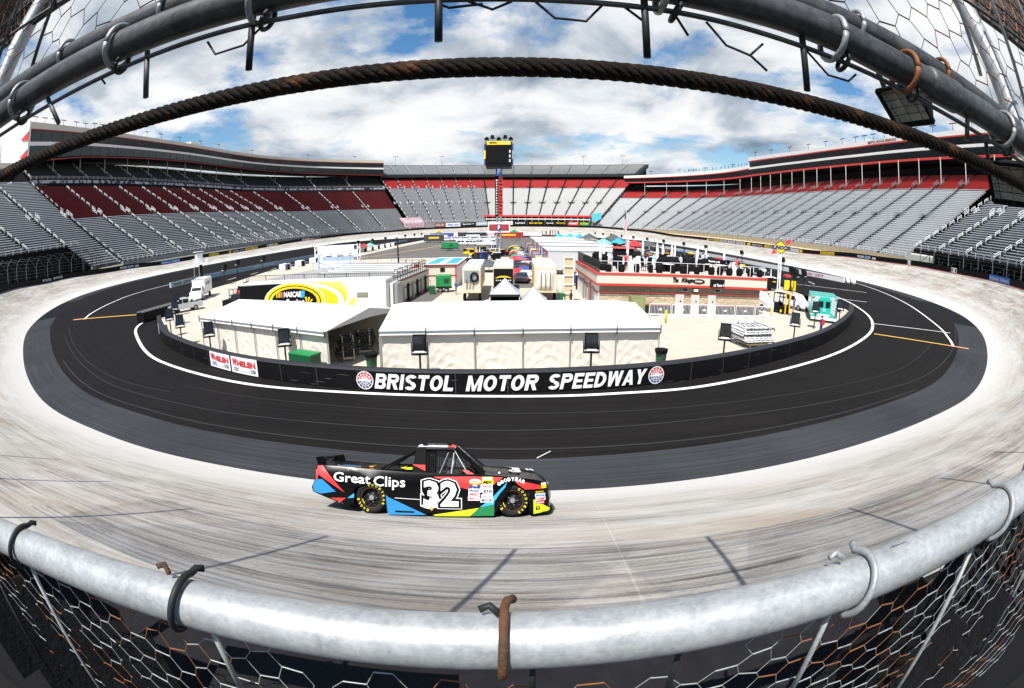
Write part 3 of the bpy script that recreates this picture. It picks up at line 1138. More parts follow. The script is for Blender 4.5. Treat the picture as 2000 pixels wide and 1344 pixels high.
def left_stands():
    SA, SB = -155.0, 488.0 - LEN
    t = thing('grandstand', 'long left grandstand, aluminium benches below and maroon benches above', 'grandstand', at(SA, 16, 0))
    loc = Vector(t.location)
    n = 14
    for i in range(n):
        a = SA + (SB - SA) * i / n
        b = SA + (SB - SA) * (i + 1) / n
        m = .62
        seat_block(t, loc, 'seating_block', a - m, b + m, 15.5, 43.0, 5.0, .6, ['tread', 'alum'], 1.12)
        seat_block(t, loc, 'maroon_seating_block', a - m, b + m, 43.0, 67.5, 21.5, .6, ['maroont', 'maroon'])
        aisle(t, loc, a, 15.5, 67.5, 5.0, .6, box_at=(44.0,))
    front_fence(t, loc, SA, SB, 15.3, 4.9)
    mb = sweep([(15.2, 4.8), (15.2, 3.4), (16.5, 3.4)], SA, SB, 5)
    mb.build('front_slab', 'wallc', t).location = -loc
    # upper deck
    d = thing('upper_deck', 'shaded upper seating deck behind the maroon benches, under the left suites', 'grandstand', at(SA, 70, 30))
    loc = Vector(d.location)
    for i in range(n):
        a = SA + (SB - SA) * i / n
        b = SA + (SB - SA) * (i + 1) / n
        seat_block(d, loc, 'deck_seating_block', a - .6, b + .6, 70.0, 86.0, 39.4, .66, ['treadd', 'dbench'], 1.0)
        aisle(d, loc, a, 70, 86, 39.4, .66)
        mb = MB()
        p = at(a, 80, 0)
        mb.bar(at(a, 76.5, 43.0), at(a, 76.5, 51.5), .35, .35)
        mb.build('column', 'steel', d).location = -loc
    sweep([(69.8, 37.7), (69.8, 38.9), (70.6, 38.9), (70.6, 37.7)], SA, SB, 4, closed=True).build('deck_fascia', 'fascia', d).location = -loc
    front_fence(d, loc, SA, SB, 69.9, 39.3, 1.1, 3)
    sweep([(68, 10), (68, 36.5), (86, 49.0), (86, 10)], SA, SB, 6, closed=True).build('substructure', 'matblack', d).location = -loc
    # suites
    s = thing('suite_building', 'two storey glazed suite building along the top of the left stands', 'building', at(SA, 82, 50))
    loc = Vector(s.location)
    TB = [(-387, 49.3, 12.0), (-350, 50.6, 10.9), (-318, 52.0, 9.9), (-271, 51.7, 9.9), (-224, 50.6, 10.6), (-187, 49.2, 12.1), (-155, 46.6, 14.8)]
    def zm(q, z):
        q = max(-386.9, min(-155, q))
        for (a, za, ha), (b, zb, hb) in zip(TB, TB[1:]):
            if a <= q <= b:
                f = (q - a) / (b - a)
                return za + (zb - za) * f + (z - 49.2) * (ha + (hb - ha) * f) / 15.6
        return z
    U = 73.0
    solid = [([(U, 49.2), (U + 18, 49.2), (U + 18, 50.0), (U, 50.0)], 'matblack', 'floor_slab'),
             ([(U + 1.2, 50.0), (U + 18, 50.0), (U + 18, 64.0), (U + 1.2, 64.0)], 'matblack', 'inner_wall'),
             ([(U - .2, 55.3), (U + 1.3, 55.3), (U + 1.3, 56.9), (U - .2, 56.9)], 'creamw', 'spandrel'),
             ([(U - .6, 61.9), (U + 18.5, 61.9), (U + 18.5, 65.2), (U - .6, 64.8)], 'cream', 'roof_parapet'),
             ([(U - .75, 61.5), (U + 1, 61.5), (U + 1, 62.0), (U - .75, 62.0)], 'trimd', 'trim_band'),
             ([(U - .3, 48.8), (U + 1, 48.8), (U + 1, 49.3), (U - .3, 49.3)], 'trimd', 'trim_band')]
    suite(s, loc, SA, SB, solid, None, [(U + .4, 50.0, 55.3, -.3), (U + .4, 56.9, 61.7, -.5)], 12, zm, mull=6.0)
    # end wall
    mb = MB()
    pr = [at(SA + .2, u, zm(SA, z)) for u, z in ((U - .6, 49), (U + 22, 46), (U + 22, 64.5), (U - .6, 65))]
    mb.prism(pr, (0, 0, 0), Vector(at(SA + 1.2, 90)) - Vector(at(SA + .2, 90)))
    o = mb.build('end_wall', 'creamw', s)
    o.location = -loc
    for z in (50, 57.2):
        mb = MB()
        mb.prism([at(SA + 1.4, U - .9, zm(SA, z)), at(SA + 1.4, U + 5, zm(SA, z + 1.5)), at(SA + 1.4, U - .9, zm(SA, z + 3.6))], (0, 0, 0), Vector(at(SA + 1.7, 84)) - Vector(at(SA + 1.4, 84)))
        mb.build('red_wing_panel', 'red', s).location = -loc
    # sign on parapet
    mb = MB()
    def fn(x, y):
        q = -188 - x
        return at(q, U - .72, zm(q, 62.5 + y))
    text(mb, "WORLD'S FASTEST HALF-MILE", fn, (0, 0, 20, 1.5), .03)
    mb.build('parapet_lettering', 'trimd', s).location = -loc
    mb = MB()
    p = at(-285, U + 10, zm(-285, 65))
    mb.box((p[0], p[1], p[2] + 1.6), (7, 9, 3.6))
    mb.build('roof_plant_room', 'cream', s).location = -loc
    for k, q in enumerate([-158, -163, -168.5, -174, -182, -188, -194, -199, -206, -214, -223, -233, -245, -262, -283, -303, -325, -352, -374]):
        p = at(q, U + 1, zm(q, 64.9))
        floodlight('roof_floodlight', 'small T shaped floodlight on the left suite roof', p, head(q), 2.4 if k < 6 else 2.9, 3.2, 4, 'floodlights on the left suite roof', 1)
    # low suite at the extreme left
    l = thing('suite_building', 'low cream roofed suite at the left edge beside the suite end wall', 'building', at(-150, 75, 44))
    loc = Vector(l.location)
    sweep([(76, 44.4), (92, 44.4), (92, 47.0), (76, 46.6)], -112, -151, 4, closed=True).build('roof', 'cream', l).location = -loc
    sweep([(77, 40.5), (92, 40.5), (92, 44.3), (77, 44.3)], -112, -151, 4, closed=True).build('wall', 'matblack', l).location = -loc
    sweep([(75.9, 44.0), (77, 44.0), (77, 44.4), (75.9, 44.4)], -112, -151, 4, closed=True).build('trim_band', 'trimd', l).location = -loc
    # near-left stand
    t = thing('grandstand', 'all grey grandstand curving into the turn at the left edge', 'grandstand', at(-140, 20, 5))
    loc = Vector(t.location)
    a = -155.0
    for i in range(6):
        b = a + 13.5
        u0 = 15.5 if i < 1 else 27.0
        zz = 5.0 + (u0 - 15.5) * .6
        seat_block(t, loc, 'seating_block', a + .55, b - .55, u0, 72.0, zz, .6, ['tread', 'alum'], 1.2)
        aisle(t, loc, a, u0, 72.0, zz, .6, box_at=(43.0,))
        a = b
    front_fence(t, loc, -146, -74, 26.8, 11.8, 1.2)
    front_fence(t, loc, -146, -74, 15.5, 5.2, 2.6, 2.2, 'lower_railing')
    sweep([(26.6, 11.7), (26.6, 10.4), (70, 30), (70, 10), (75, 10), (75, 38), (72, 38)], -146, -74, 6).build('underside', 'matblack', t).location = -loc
    sweep([(15.9, 1.0), (16.2, 3.0), (25.5, 4.0), (27.2, 11.6)], -150, -72, 6).build('shade_backing', 'matblack', t).location = -loc  # black sheet standing in for the shade beneath the raised seats
    k = -84
    while k > -146:
        mb = MB()
        pts = [at(k, 15.0, 3.5 + wall_z(k) * .2), at(k, 15.0, 7.5), at(k, 17.0, 9.6), at(k, 20.0, 10.2), at(k, 23.0, 9.4)]
        mb.tube(pts, .09, 5)
        k -= 3.2
        mb.build('curved_hoop', 'dsteel', t).location = -loc
    sweep([(15.7, 2.2), (15.7, 3.4), (15.8, 4.3)], -124, -145, 4).build('walkway', 'tan', t).location = -loc


K['wallc'] = M('concrete_slab', (0.30, 0.29, 0.27), 0.85, 0, 0.2, 1)
K['dbench'] = M('shaded_bench', (0.02, 0.022, 0.024), 0.6, 0.0, 0.2, 1, spec=0.2)  # near-black bench, the shade under the suites is in its colour
K['fascia'] = M('pale_fascia', (0.48, 0.48, 0.50), 0.6, 0, 0.35, 0.6, 0, (.02, .02, .025), thr=(.50, .54))
left_stands()


def right_stands():
    SA, SB = 122.0, 374.0
    t = thing('grandstand', 'long right grandstand, silver benches with a bright red band at the top', 'grandstand', at(SA, 16, 0))
    loc = Vector(t.location)
    n = 22
    for i in range(n):
        a = SA + (SB - SA) * i / n
        b = SA + (SB - SA) * (i + 1) / n
        m = .6
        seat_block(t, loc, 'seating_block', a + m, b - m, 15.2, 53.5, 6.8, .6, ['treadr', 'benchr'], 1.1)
        seat_block(t, loc, 'red_seating_block', a + m, b - m, 53.5, 63.0, 29.8, .6, ['redt', 'red'])
        aisle(t, loc, b, 15.2, 63.0, 6.8, .6, mats=('treadg', 'steel'), box_at=(33.5, 54.0), every=4.2)
        mb = MB()
        mb.bar(at(a, 56.6, 31.4), at(a, 56.6, 40.2), .17, .17)
        mb.build('column', 'creamw', t).location = -loc
    front_fence(t, loc, SA, SB, 15.0, 6.7)
    def zf(s):
        return wall_z(s) - 4.0
    sweep([(14.9, 6.7), (14.9, 5.0), (13.3, 4.5)], SA, SB, 5).build('front_slab', 'tan', t).location = -loc
    sweep([(62, 8), (63.2, 38.4), (84, 38.4), (84, 8)], SA, SB, 6, closed=True).build('shade_rear_wall', 'matblack', t).location = -loc  # black fill standing in for deep shade under the suites
    s = thing('suite_building', 'two storey glazed suite building with red trim over the right stands', 'building', at(SA, 66, 42))
    loc = Vector(s.location)
    TB = [(60, 39.4, 48.6), (130, 39.5, 48.6), (193, 39.8, 49.1), (240, 40.3, 50.1), (297, 41.0, 52.2), (374, 40.7, 50.0)]
    def zm(q, z):
        q = max(60, min(374, q))
        for (a, za, ta), (b, zb, tb) in zip(TB, TB[1:]):
            if a <= q <= b:
                f = (q - a) / (b - a)
                zz = za + (zb - za) * f
                return zz + (z - 41.6) * (ta + (tb - ta) * f - zz) / 9.4
        return z
    def bl(s0, s1, two):
        zt = 51.0 if two else 47.4
        solid = [([(57, 41.6), (79, 41.6), (79, 42.3), (57, 42.3)], 'matblack', 'floor_slab'),
                 ([(56.8, 41.5), (57.0, 41.5), (57.0, 42.35), (56.8, 42.35)], 'trim', 'floor_edge'),
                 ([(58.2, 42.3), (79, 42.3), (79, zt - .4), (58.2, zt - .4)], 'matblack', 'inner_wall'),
                 ([(56.6, zt - 2.0), (79.4, zt - 2.0), (79.4, zt), (56.6, zt - .2)], 'creamw', 'roof_parapet'),
                 ([(56.5, zt - 2.3), (58, zt - 2.3), (58, zt - 1.9), (56.5, zt - 1.9)], 'trim', 'trim_band')]
        bands = [(57.5, 42.3, 45.0 if two else 45.3, -.3)]
        if two:
            solid.append(([(56.9, 45.0), (58.3, 45.0), (58.3, 46.0), (56.9, 46.0)], 'creamw', 'spandrel'))
            bands.append((57.5, 46.0, 48.9, -.4))
        suite(s, loc, s0, s1, solid, None, bands, 12, zm, mull=1.6 if two else 3.0)
    bl(108, 297, True)
    bl(297, 373, False)
    mb = MB()
    def fn(x, y):
        q = 186 - x
        return at(q, 56.5, zm(q, 49.4 + y))
    text(mb, "BRISTOL MOTOR SPEEDWAY", fn, (0, 0, 18, 1.1), .04)
    mb.build('parapet_lettering', 'trimd', s).location = -loc
    for k, q in enumerate([130, 139, 149, 159, 168, 177, 184, 190, 196, 206, 219, 234, 252, 272, 291, 312, 330, 345, 360]):
        p = at(q, 58, zm(q, 50.9 if q < 297 else 47.3))
        floodlight('roof_floodlight', 'small T shaped floodlight on the right suite roof', p, head(q), 2.6, 3.4, 4, 'floodlights on the right suite roof', 1)
    # spectators and staff as tiny figures on the low roof
    # near-right stand
    t = thing('grandstand', 'raised silver grandstand block at the right edge above the planted gap', 'grandstand', at(100, 20, 5))
    loc = Vector(t.location)
    a = 121.0
    for i in range(7):
        b = a - 8.5
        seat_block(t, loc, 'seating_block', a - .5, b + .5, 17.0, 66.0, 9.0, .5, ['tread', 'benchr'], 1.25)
        aisle(t, loc, a, 17.0, 66.0, 9.0, .5, mats=('tread', 'alum'), box_at=(40,))
        a = b
    front_fence(t, loc, 121, 62, 16.8, 8.9, 1.2)
    sweep([(15.9, 1.5), (16.2, 4.4), (24.5, 5.0), (25.5, 12.6)], 121, 62, 6).build('shade_backing', 'matblack', t).location = -loc  # black sheet in place of the shade under this stand
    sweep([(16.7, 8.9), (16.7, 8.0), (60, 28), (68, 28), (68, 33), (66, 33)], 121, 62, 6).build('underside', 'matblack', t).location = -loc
    k = 119
    while k > 62:
        mb = MB()
        mb.bar(at(k, 17.2, 5), at(k, 17.2, 9), .16, .16)
        mb.bar(at(k, 22.2, 5), at(k, 22.2, 11), .16, .16)
        mb.bar(at(k, 17.2, 6), at(k - 2, 22.2, 10.5), .12, .12)
        k -= 3.4
        mb.build('support_trestle', 'steel', t).location = -loc


right_stands()


def far_stands():
    SA, SB = 374.0, 488.0
    t = thing('grandstand', 'far grandstand facing the camera, grey and white benches under a red tier', 'grandstand', at(430, 16, 10))
    loc = Vector(t.location)
    n = 16
    for i in range(n):
        a = SA + (SB - SA) * i / n
        b = SA + (SB - SA) * (i + 1) / n
        m = .35
        wh = i < 9
        mats = ['treadw', 'bwhite'] if wh else ['tread', 'alum']
        seat_block(t, loc, 'seating_block', a + m, b - m, 17, 65, 9.6, .595, mats, 1.1)
        seat_block(t, loc, 'red_seating_block', a + m, b - m, 65, 79, 38.2, .6, ['redt', 'red'], 1.1)
        aisle(t, loc, b, 17, 86, 9.6, .595, w=.6, mats=('dsteel', 'dsteel') if wh else ('tread', 'alum'), box_at=(41, 64), every=5)
    front_fence(t, loc, SA, SB, 16.8, 9.7, 1.3, 2.5)
    sweep([(16.9, 9.6), (16.9, 5.5), (14.5, 5.5)], SA, SB, 5).build('front_slab', 'wallc', t).location = -loc
    u = thing('upper_deck', 'pale upper deck along the top of the far grandstand', 'grandstand', at(430, 78, 49))
    loc = Vector(u.location)
    for i in range(n):
        a = SA + (SB - SA) * i / n
        b = SA + (SB - SA) * (i + 1) / n
        seat_block(u, loc, 'deck_seating_block', a + .3, b - .3, 80, 101, 50.6, .47, ['treadw', 'bwhite'] if i < 9 else ['tread', 'alum'], 1.2)
        aisle(u, loc, b, 80, 101, 50.6, .47, w=.5, mats=('tread', 'alum'))
        mb = MB()
        mb.bar(at(a, 76, 44), at(a, 76, 48.5), .35, .35)
        mb.build('column', 'dsteel', u).location = -loc
    sweep([(75, 47.6), (75, 49.6), (80, 50.7), (101.5, 60.6), (101.5, 58.0), (82, 48.4)], SA - 1, SB + 1, 4, closed=True).build('deck_slab', 'dsteel', u).location = -loc
    sweep([(101.5, 60.0), (101.5, 61.2), (102, 61.2), (102, 60.0)], SA - 1, SB + 1, 4, closed=True).build('rear_parapet', 'steel', u).location = -loc
    sweep([(79.5, 8), (79.5, 48.2), (102, 58), (102, 8)], SA, SB, 6, closed=True).build('shade_rear_wall', 'matblack', u).location = -loc  # black fill standing in for the shade below the upper deck
    # low pavilion with the red roof
    b = thing('track_side_pavilion', 'low pavilion with a long red roof in front of the far grandstand', 'building', at(408, 14, 9))
    loc = Vector(b.location)
    sweep([(13.4, 13.1), (21, 13.6), (21, 14.6), (13.4, 14.0)], 441.5, 376, 4, closed=True).build('roof', 'red', b).location = -loc
    sweep([(15.5, 10.2), (20, 10.2), (20, 13.2), (15.5, 13.2)], 441, 376.5, 4, closed=True).build('wall', 'matblack', b).location = -loc
    sweep([(13.6, 11.2), (13.6, 11.9), (14.0, 11.9), (14.0, 11.2)], 441, 376.5, 4, closed=True).build('balustrade', 'creamw', b).location = -loc
    k = 440.5
    while k > 376:
        mb = MB()
        mb.bar(at(k, 14, 10), at(k, 14, 13.3), .3, .3)
        k -= 4
        mb.build('post', 'creamw', b).location = -loc
    p = thing('turquoise_screen', 'turquoise billboard screen at the right end of the red roofed pavilion', 'screen', at(372, 15, 10))
    loc = Vector(p.location)
    mb = MB()
    mb.prism([at(375, 13.4, 10.4), at(368.5, 13.4, 12.0), at(368.5, 13.4, 16.8), at(375, 13.4, 15.4)], (0, 0, 0), Vector((0, .6, 0)))
    mb.build('panel', M('turquoise', (.10, .50, .56), .5), p).location = -loc
    mb = MB()
    mb.bar(at(373.5, 14.2, 8), at(373.5, 14.2, 11.5), .3)
    mb.build('leg', 'dsteel', p).location = -loc
    mb = MB()
    mb.bar(at(370, 14.2, 8), at(370, 14.2, 12.5), .3)
    mb.build('leg', 'dsteel', p).location = -loc
    for q, lab in ((478, 'tall floodlight mast at the left end of the far upper deck'), (457, 'tall floodlight mast left of the scoreboard on the far upper deck'), (398, 'tall floodlight mast right of the scoreboard on the far upper deck'), (383, 'tall floodlight mast near the right end of the far upper deck')):
        pp = at(q, 101, 60)
        floodlight('floodlight_mast', lab, pp, head(q), 8.5, 4.6, 3, 'masts on the far upper deck', 1)
    # crowd flag panel at the far left corner: a printed fabric over the seats
    mb = MB()
    sweep([(16, 6.6), (16.8, 9.6), (24, 13.7)], -383, -396, 3, mb=mb)
    o = mb.build('spectator_banner', M('speckled_fabric', (0.55, 0.40, 0.40), 0.8, 0, 0.5, 3, 0, (0.25, 0.12, 0.14), thr=(.45, .55)))
    tag(o, 'speckled red and white cloth over the lowest far left seats', 'banner')


K['treadw'] = M('white_tread', (0.46, 0.46, 0.45), 0.8, 0, 0.1, 0.4)
K['bwhite'] = M('white_bench', (0.70, 0.70, 0.68), 0.5, 0.1, 0.06, 0.4)
far_stands()


def catch_fence():
    """tall posts and wires standing on the outer wall round the oval"""
    def part(s0, s1, name, label, step):
        t = thing(name, label, 'fence', at(s0, WU + .9, wall_z(s0)))
        loc = Vector(t.location)
        s = s0
        k = 0
        posts = []
        while s < s1:
            posts.append(s)
            s += step
        for q in posts:
            mb = MB()
            z = wall_z(q) + 1.2
            pts = [at(q, WU + .9, z), at(q, WU + .9, z + 2.6), at(q, WU + .5, z + 3.7), at(q, WU - .4, z + 4.5)]
            mb.tube(pts, .055, 4)
            mb.build('post', 'steel', t).location = -loc
        mb = MB()
        for h, u in ((.6, .9), (1.3, .9), (2.0, .9), (2.7, .85), (3.4, .6), (4.0, .1)):
            for a, b in zip(posts, posts[1:]):
                mb.bar(at(a, WU + u, wall_z(a) + 1.2 + h), at(b, WU + u, wall_z(b) + 1.2 + h), .022, .022)
        mb.build('tension_wire', 'steel', t).location = -loc
    part(62, 372, 'catch_fence', 'thin steel catch fence on the wall below the right grandstand', 4.8)
    part(372, 490, 'catch_fence', 'thin steel catch fence above the far turn wall', 4.8)
    part(490, LEN - 62, 'catch_fence', 'thin steel catch fence on the wall below the left grandstand', 4.8)


catch_fence()


# ------------------------------------------------------------------ infield wall with lettering
class Path2:
    def __init__(s, pts):
        s.p = [Vector((q[0], q[1], 0)) for q in pts]
        s.c = [0.0]
        for a, b in zip(s.p, s.p[1:]):
            s.c.append(s.c[-1] + (b - a).length)
        s.L = s.c[-1]
    def at(s, d, off=0.0, z=0.0):
        d = max(0.0, min(s.L - 1e-6, d))
        k = 0
        while k < len(s.c) - 2 and s.c[k + 1] <= d:
            k += 1
        f = (d - s.c[k]) / (s.c[k + 1] - s.c[k])
        p = s.p[k].lerp(s.p[k + 1], f)
        def tan(i):
            a, b = s.p[max(0, i - 1)], s.p[min(len(s.p) - 1, i + 1)]
            return (b - a).normalized()
        t = tan(k).lerp(tan(k + 1), f).normalized()
        return (p.x + t.y * off, p.y - t.x * off, z)
    def near(s, x, y):
        return min((( (s.at(s.L * i / 800)[0] - x) ** 2 + (s.at(s.L * i / 800)[1] - y) ** 2), s.L * i / 800) for i in range(801))[1]


IWP = Path2([(p.x, p.y) for p in IW])


def emblem(t, fn, cx, cy, r, place):
    """round racing emblem: upper half red, lower half blue, white bars, grid lines and a white ring"""
    for nm, mt, sg in (('upper_half', 'redlogo', 1), ('lower_half', 'navy', -1)):
        mb = MB()
        pts = [(cx + r * .92 * math.cos(math.pi * k / 16), cy + sg * r * .92 * math.sin(math.pi * k / 16) * 1.0) for k in range(17)]
        flat(mb, pts, lambda x, y: fn(x, y, .022))
        place(mb.build(nm, mt, t))
    mb = MB()
    f3 = lambda x, y: fn(x, y, .034)
    N = 36
    for k in range(N):
        a, b = 2 * math.pi * k / N, 2 * math.pi * (k + 1) / N
        flat(mb, [(cx + r * math.cos(a), cy + r * math.sin(a)), (cx + r * math.cos(b), cy + r * math.sin(b)), (cx + r * .9 * math.cos(b), cy + r * .9 * math.sin(b)), (cx + r * .9 * math.cos(a), cy + r * .9 * math.sin(a))], f3)
    for k in range(12):
        a = math.pi * k / 6 + .1
        w = r * .03
        c, sn = math.cos(a), math.sin(a)
        flat(mb, [(cx + c * r * .18 - sn * w, cy + sn * r * .18 + c * w), (cx + c * r * .18 + sn * w, cy + sn * r * .18 - c * w), (cx + c * r * .9 + sn * w, cy + sn * r * .9 - c * w), (cx + c * r * .9 - sn * w, cy + sn * r * .9 + c * w)], f3)
    for q in (.45, .68):
        for k in range(N):
            a, b = 2 * math.pi * k / N, 2 * math.pi * (k + 1) / N
            flat(mb, [(cx + r * q * math.cos(a), cy + r * q * math.sin(a)), (cx + r * q * math.cos(b), cy + r * q * math.sin(b)), (cx + r * (q - .05) * math.cos(b), cy + r * (q - .05) * math.sin(b)), (cx + r * (q - .05) * math.cos(a), cy + r * (q - .05) * math.sin(a))], f3)
    # little white car shape across the middle
    flat(mb, [(cx - r * .75, cy - r * .10), (cx + r * .75, cy - r * .10), (cx + r * .7, cy + r * .06), (cx + r * .3, cy + r * .10), (cx + r * .12, cy + r * .22), (cx - r * .2, cy + r * .22), (cx - r * .35, cy + r * .08), (cx - r * .75, cy + r * .06)], lambda x, y: fn(x, y, .046))
    place(mb.build('emblem_lines', 'white', t))


def block_word(mb, word, fn, x0, y0, x1, y1, slant=.2, gap=.10, t=.235):
    """heavy grotesque capitals drawn as strips and arcs, fitted to a box"""
    W = {'B': .78, 'R': .80, 'I': .26, 'S': .76, 'T': .74, 'O': .84, 'L': .64, 'M': .98, 'P': .76, 'E': .68, 'D': .80, 'W': 1.12, 'A': .86, 'Y': .82}
    tot = sum(W[c] for c in word) + gap * (len(word) - 1)
    sx, sy = (x1 - x0 - slant * (y1 - y0)) / tot, (y1 - y0)
    lay = [0]
    def put(poly, ox):
        lay[0] += 1
        o = .0012 * (lay[0] % 4)
        flat(mb, [(x0 + (px + ox) * sx + slant * py * sy, y0 + py * sy) for px, py in poly], lambda a, b: fn(a, b, .03 + o))
    def arc(cx, cy, rx, ry, a0, a1, ox, n=10, tx=None):
        tx = tx or t
        ty = t * .92
        for k in range(n):
            a, b = R(a0 + (a1 - a0) * k / n), R(a0 + (a1 - a0) * (k + 1) / n)
            put([(cx + rx * math.cos(a), cy + ry * math.sin(a)), (cx + rx * math.cos(b), cy + ry * math.sin(b)), (cx + (rx - tx) * math.cos(b), cy + (ry - ty) * math.sin(b)), (cx + (rx - tx) * math.cos(a), cy + (ry - ty) * math.sin(a))], ox)
            lay[0] -= 1
    def rect(a, b, c, d, ox):
        put([(a, b), (c, b), (c, d), (a, d)], ox)
    ox = 0.0
    h = t * .92
    for c in word:
        w = W[c]
        if c in 'IBRLMPED':
            rect(0, 0, t, 1, ox)
        if c == 'L':
            rect(t, 0, w, h, ox)
        if c == 'E':
            rect(t, 0, w, h, ox); rect(t, 1 - h, w, 1, ox); rect(t, .5 - h * .42, w * .92, .5 + h * .42, ox)
        if c == 'T':
            rect(0, 1 - h, w, 1, ox); rect(w / 2 - t / 2, 0, w / 2 + t / 2, 1 - h, ox)
        if c == 'M':
            rect(w - t, 0, w, 1, ox)
            put([(t, 1), (t, .62), (w / 2 - .09, 0), (w / 2, 0), (w / 2, .30)], ox)
            put([(w - t, 1), (w / 2, .30), (w / 2, 0), (w / 2 + .09, 0), (w - t, .62)], ox)
        if c == 'W':
            q = .24
            put([(0, 1), (q, 1), (.30 + .08, 0), (.16, 0)], ox)
            put([(.16 + .02, 0), (.38, 0), (w / 2 + .09, 1), (w / 2 - .11, 1)], ox)
            put([(w / 2 - .09, 1), (w / 2 + .11, 1), (w - .16, 0), (w - .38, 0)], ox)
            put([(w - q, 1), (w, 1), (w - .16, 0), (w - .38, 0)], ox)
        if c == 'A':
            put([(0, 0), (.25, 0), (w / 2 + .10, 1), (w / 2 - .13, 1)], ox)
            put([(w - .25, 0), (w, 0), (w / 2 + .13, 1), (w / 2 - .10, 1)], ox)
            rect(.22, .20, w - .22, .20 + h * .8, ox)
        if c == 'Y':
            rect(w / 2 - t / 2, 0, w / 2 + t / 2, .46, ox)
            put([(0, 1), (.27, 1), (w / 2 + t / 2, .42), (w / 2 - t / 2, .42)], ox)
            put([(w - .27, 1), (w, 1), (w / 2 + t / 2, .42), (w / 2 - t / 2, .42)], ox)
        if c == 'O':
            arc(w / 2, .5, w / 2, .5, 0, 360, ox, 28)
        if c == 'D':
            arc(w - .5, .5, .5, .5, -90, 90, ox, 14)
            if w - .5 > t:
                rect(t, 0, w - .5, h, ox); rect(t, 1 - h, w - .5, 1, ox)
        if c in 'PRB':
            r = .29
            arc(w - r, 1 - r, r, r, -90, 90, ox, 10)
            rect(t, 1 - h, w - r, 1, ox); rect(t, 1 - 2 * r, w - r, 1 - 2 * r + h, ox)
            if c == 'R':
                put([(w - .47, .43), (w - .22, .43), (w, 0), (w - .26, 0)], ox)
            if c == 'B':
                arc(w - .27, .25 + .0, .27, .25 + .0, -90, 90, ox, 10)
                rect(t, 0, w - .27, h, ox)
        if c == 'S':
            arc(w / 2, .72, w / 2, .28, 25, 270, ox, 16)
            arc(w / 2, .28, w / 2, .28, 90, -155, ox, 16)
        ox += w + gap


K['redlogo'] = M('logo_red', (0.55, 0.03, 0.04), 0.5)
K['navy'] = M('navy_blue', (0.02, 0.045, 0.16), 0.5)


def infield_wall():
    t = thing('infield_wall', 'curved black wall lettered BRISTOL MOTOR SPEEDWAY between the asphalt and the paddock', 'wall', (0, 22.7, 0))
    loc = Vector(t.location)
    def place(o):
        o.location = -loc
        return o
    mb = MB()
    n = 160
    d0 = IWP.near(-31.3, 36.2) - 5.2
    d1 = IWP.near(34.4, 42.2) + 7.5
    prof = [(0.0, 0.0), (0.03, 1.0), (-0.10, 1.08), (-0.45, 1.08), (-0.45, 0.0)]
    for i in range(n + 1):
        d = d0 + (d1 - d0) * i / n
        for off, z in prof:
            mb.v.append(IWP.at(d, off, z))
    m = len(prof)
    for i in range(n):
        for j in range(m - 1):
            a = i * m + j
            mb.f.append((a, a + m, a + m + 1, a + 1))
            mb.m.append(0 if j < 1 else 1)
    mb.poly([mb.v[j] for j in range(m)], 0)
    mb.poly([mb.v[n * m + j] for j in range(m)][::-1], 0)
    place(mb.build('barrier', ['black', M('cap_dark', (0.022, 0.022, 0.025), 0.6, 0, 0.3, 2, spec=0.3)], t))
    mb = MB()
    k = d0 + 1.3
    while k < d1:
        mb.quad(IWP.at(k, .012, .02), IWP.at(k + .035, .012, .02), IWP.at(k + .035, .040, 1.0), IWP.at(k, .040, 1.0))
        k += 2.44
    place(mb.build('panel_joints', M('joint_grey', (.045, .045, .045), .8), t))
    mb = MB()
    for k in range(60):
        q = rnd.uniform(d0, d1)
        z = rnd.uniform(.05, .8)
        mb.quad(IWP.at(q, .013 + .027 * z, z), IWP.at(q + rnd.uniform(.2, .9), .013 + .027 * z, z + rnd.uniform(-.04, .04)), IWP.at(q + .5, .015 + .027 * z, z + .03), IWP.at(q + .1, .015 + .027 * z, z + .02))
    place(mb.build('scuffs', M('joint_grey', (.045, .045, .045), .8), t))
    dc = IWP.near(-0.05, 22.7)
    def fn(x, y, off=.03):
        return IWP.at(dc + x, .03 + off, y)
    # words
    mb = MB()
    block_word(mb, 'BRISTOL', fn, -6.62, .15, -2.62, .91)
    block_word(mb, 'MOTOR', fn, -2.15, .15, 1.30, .91)
    block_word(mb, 'SPEEDWAY', fn, 1.66, .15, 6.76, .91)
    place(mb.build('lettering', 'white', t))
    emblem(t, fn, -7.12, .53, .46, place)
    emblem(t, fn, 7.3, .53, .46, place)
    return d0, d1


ID0, ID1 = infield_wall()


def wall_plate(px, py, L, label, lines, h=.96):
    d = IWP.near(px, py)
    o = IWP.at(d, .03, 0)
    t = thing('sponsor_plate', label, 'banner', o, 0, 'sponsor plates on the infield wall')
    loc = Vector(t.location)
    mb = MB()
    f = lambda x, y, q=.02: IWP.at(d + x, .035 + q, y)
    for i in range(4):
        a, b = L * i / 4, L * (i + 1) / 4
        mb.quad(f(a, .08), f(b, .08), f(b, .08 + h), f(a, .08 + h))
    mb.build('plate', 'white', t).location = -loc
    for s, m, bx, bold in lines:
        mb = MB()
        if s == '#':
            mb.quad(f(bx[0] * L, bx[1], .03), f(bx[2] * L, bx[1], .03), f(bx[2] * L, bx[3], .03), f(bx[0] * L, bx[3], .03))
            mb.build('strip', m, t).location = -loc
        else:
            text(mb, s, lambda x, y: f(x, y, .05), (bx[0] * L, bx[1], bx[2] * L, bx[3]), bold)
            mb.build('lettering', m, t).location = -loc


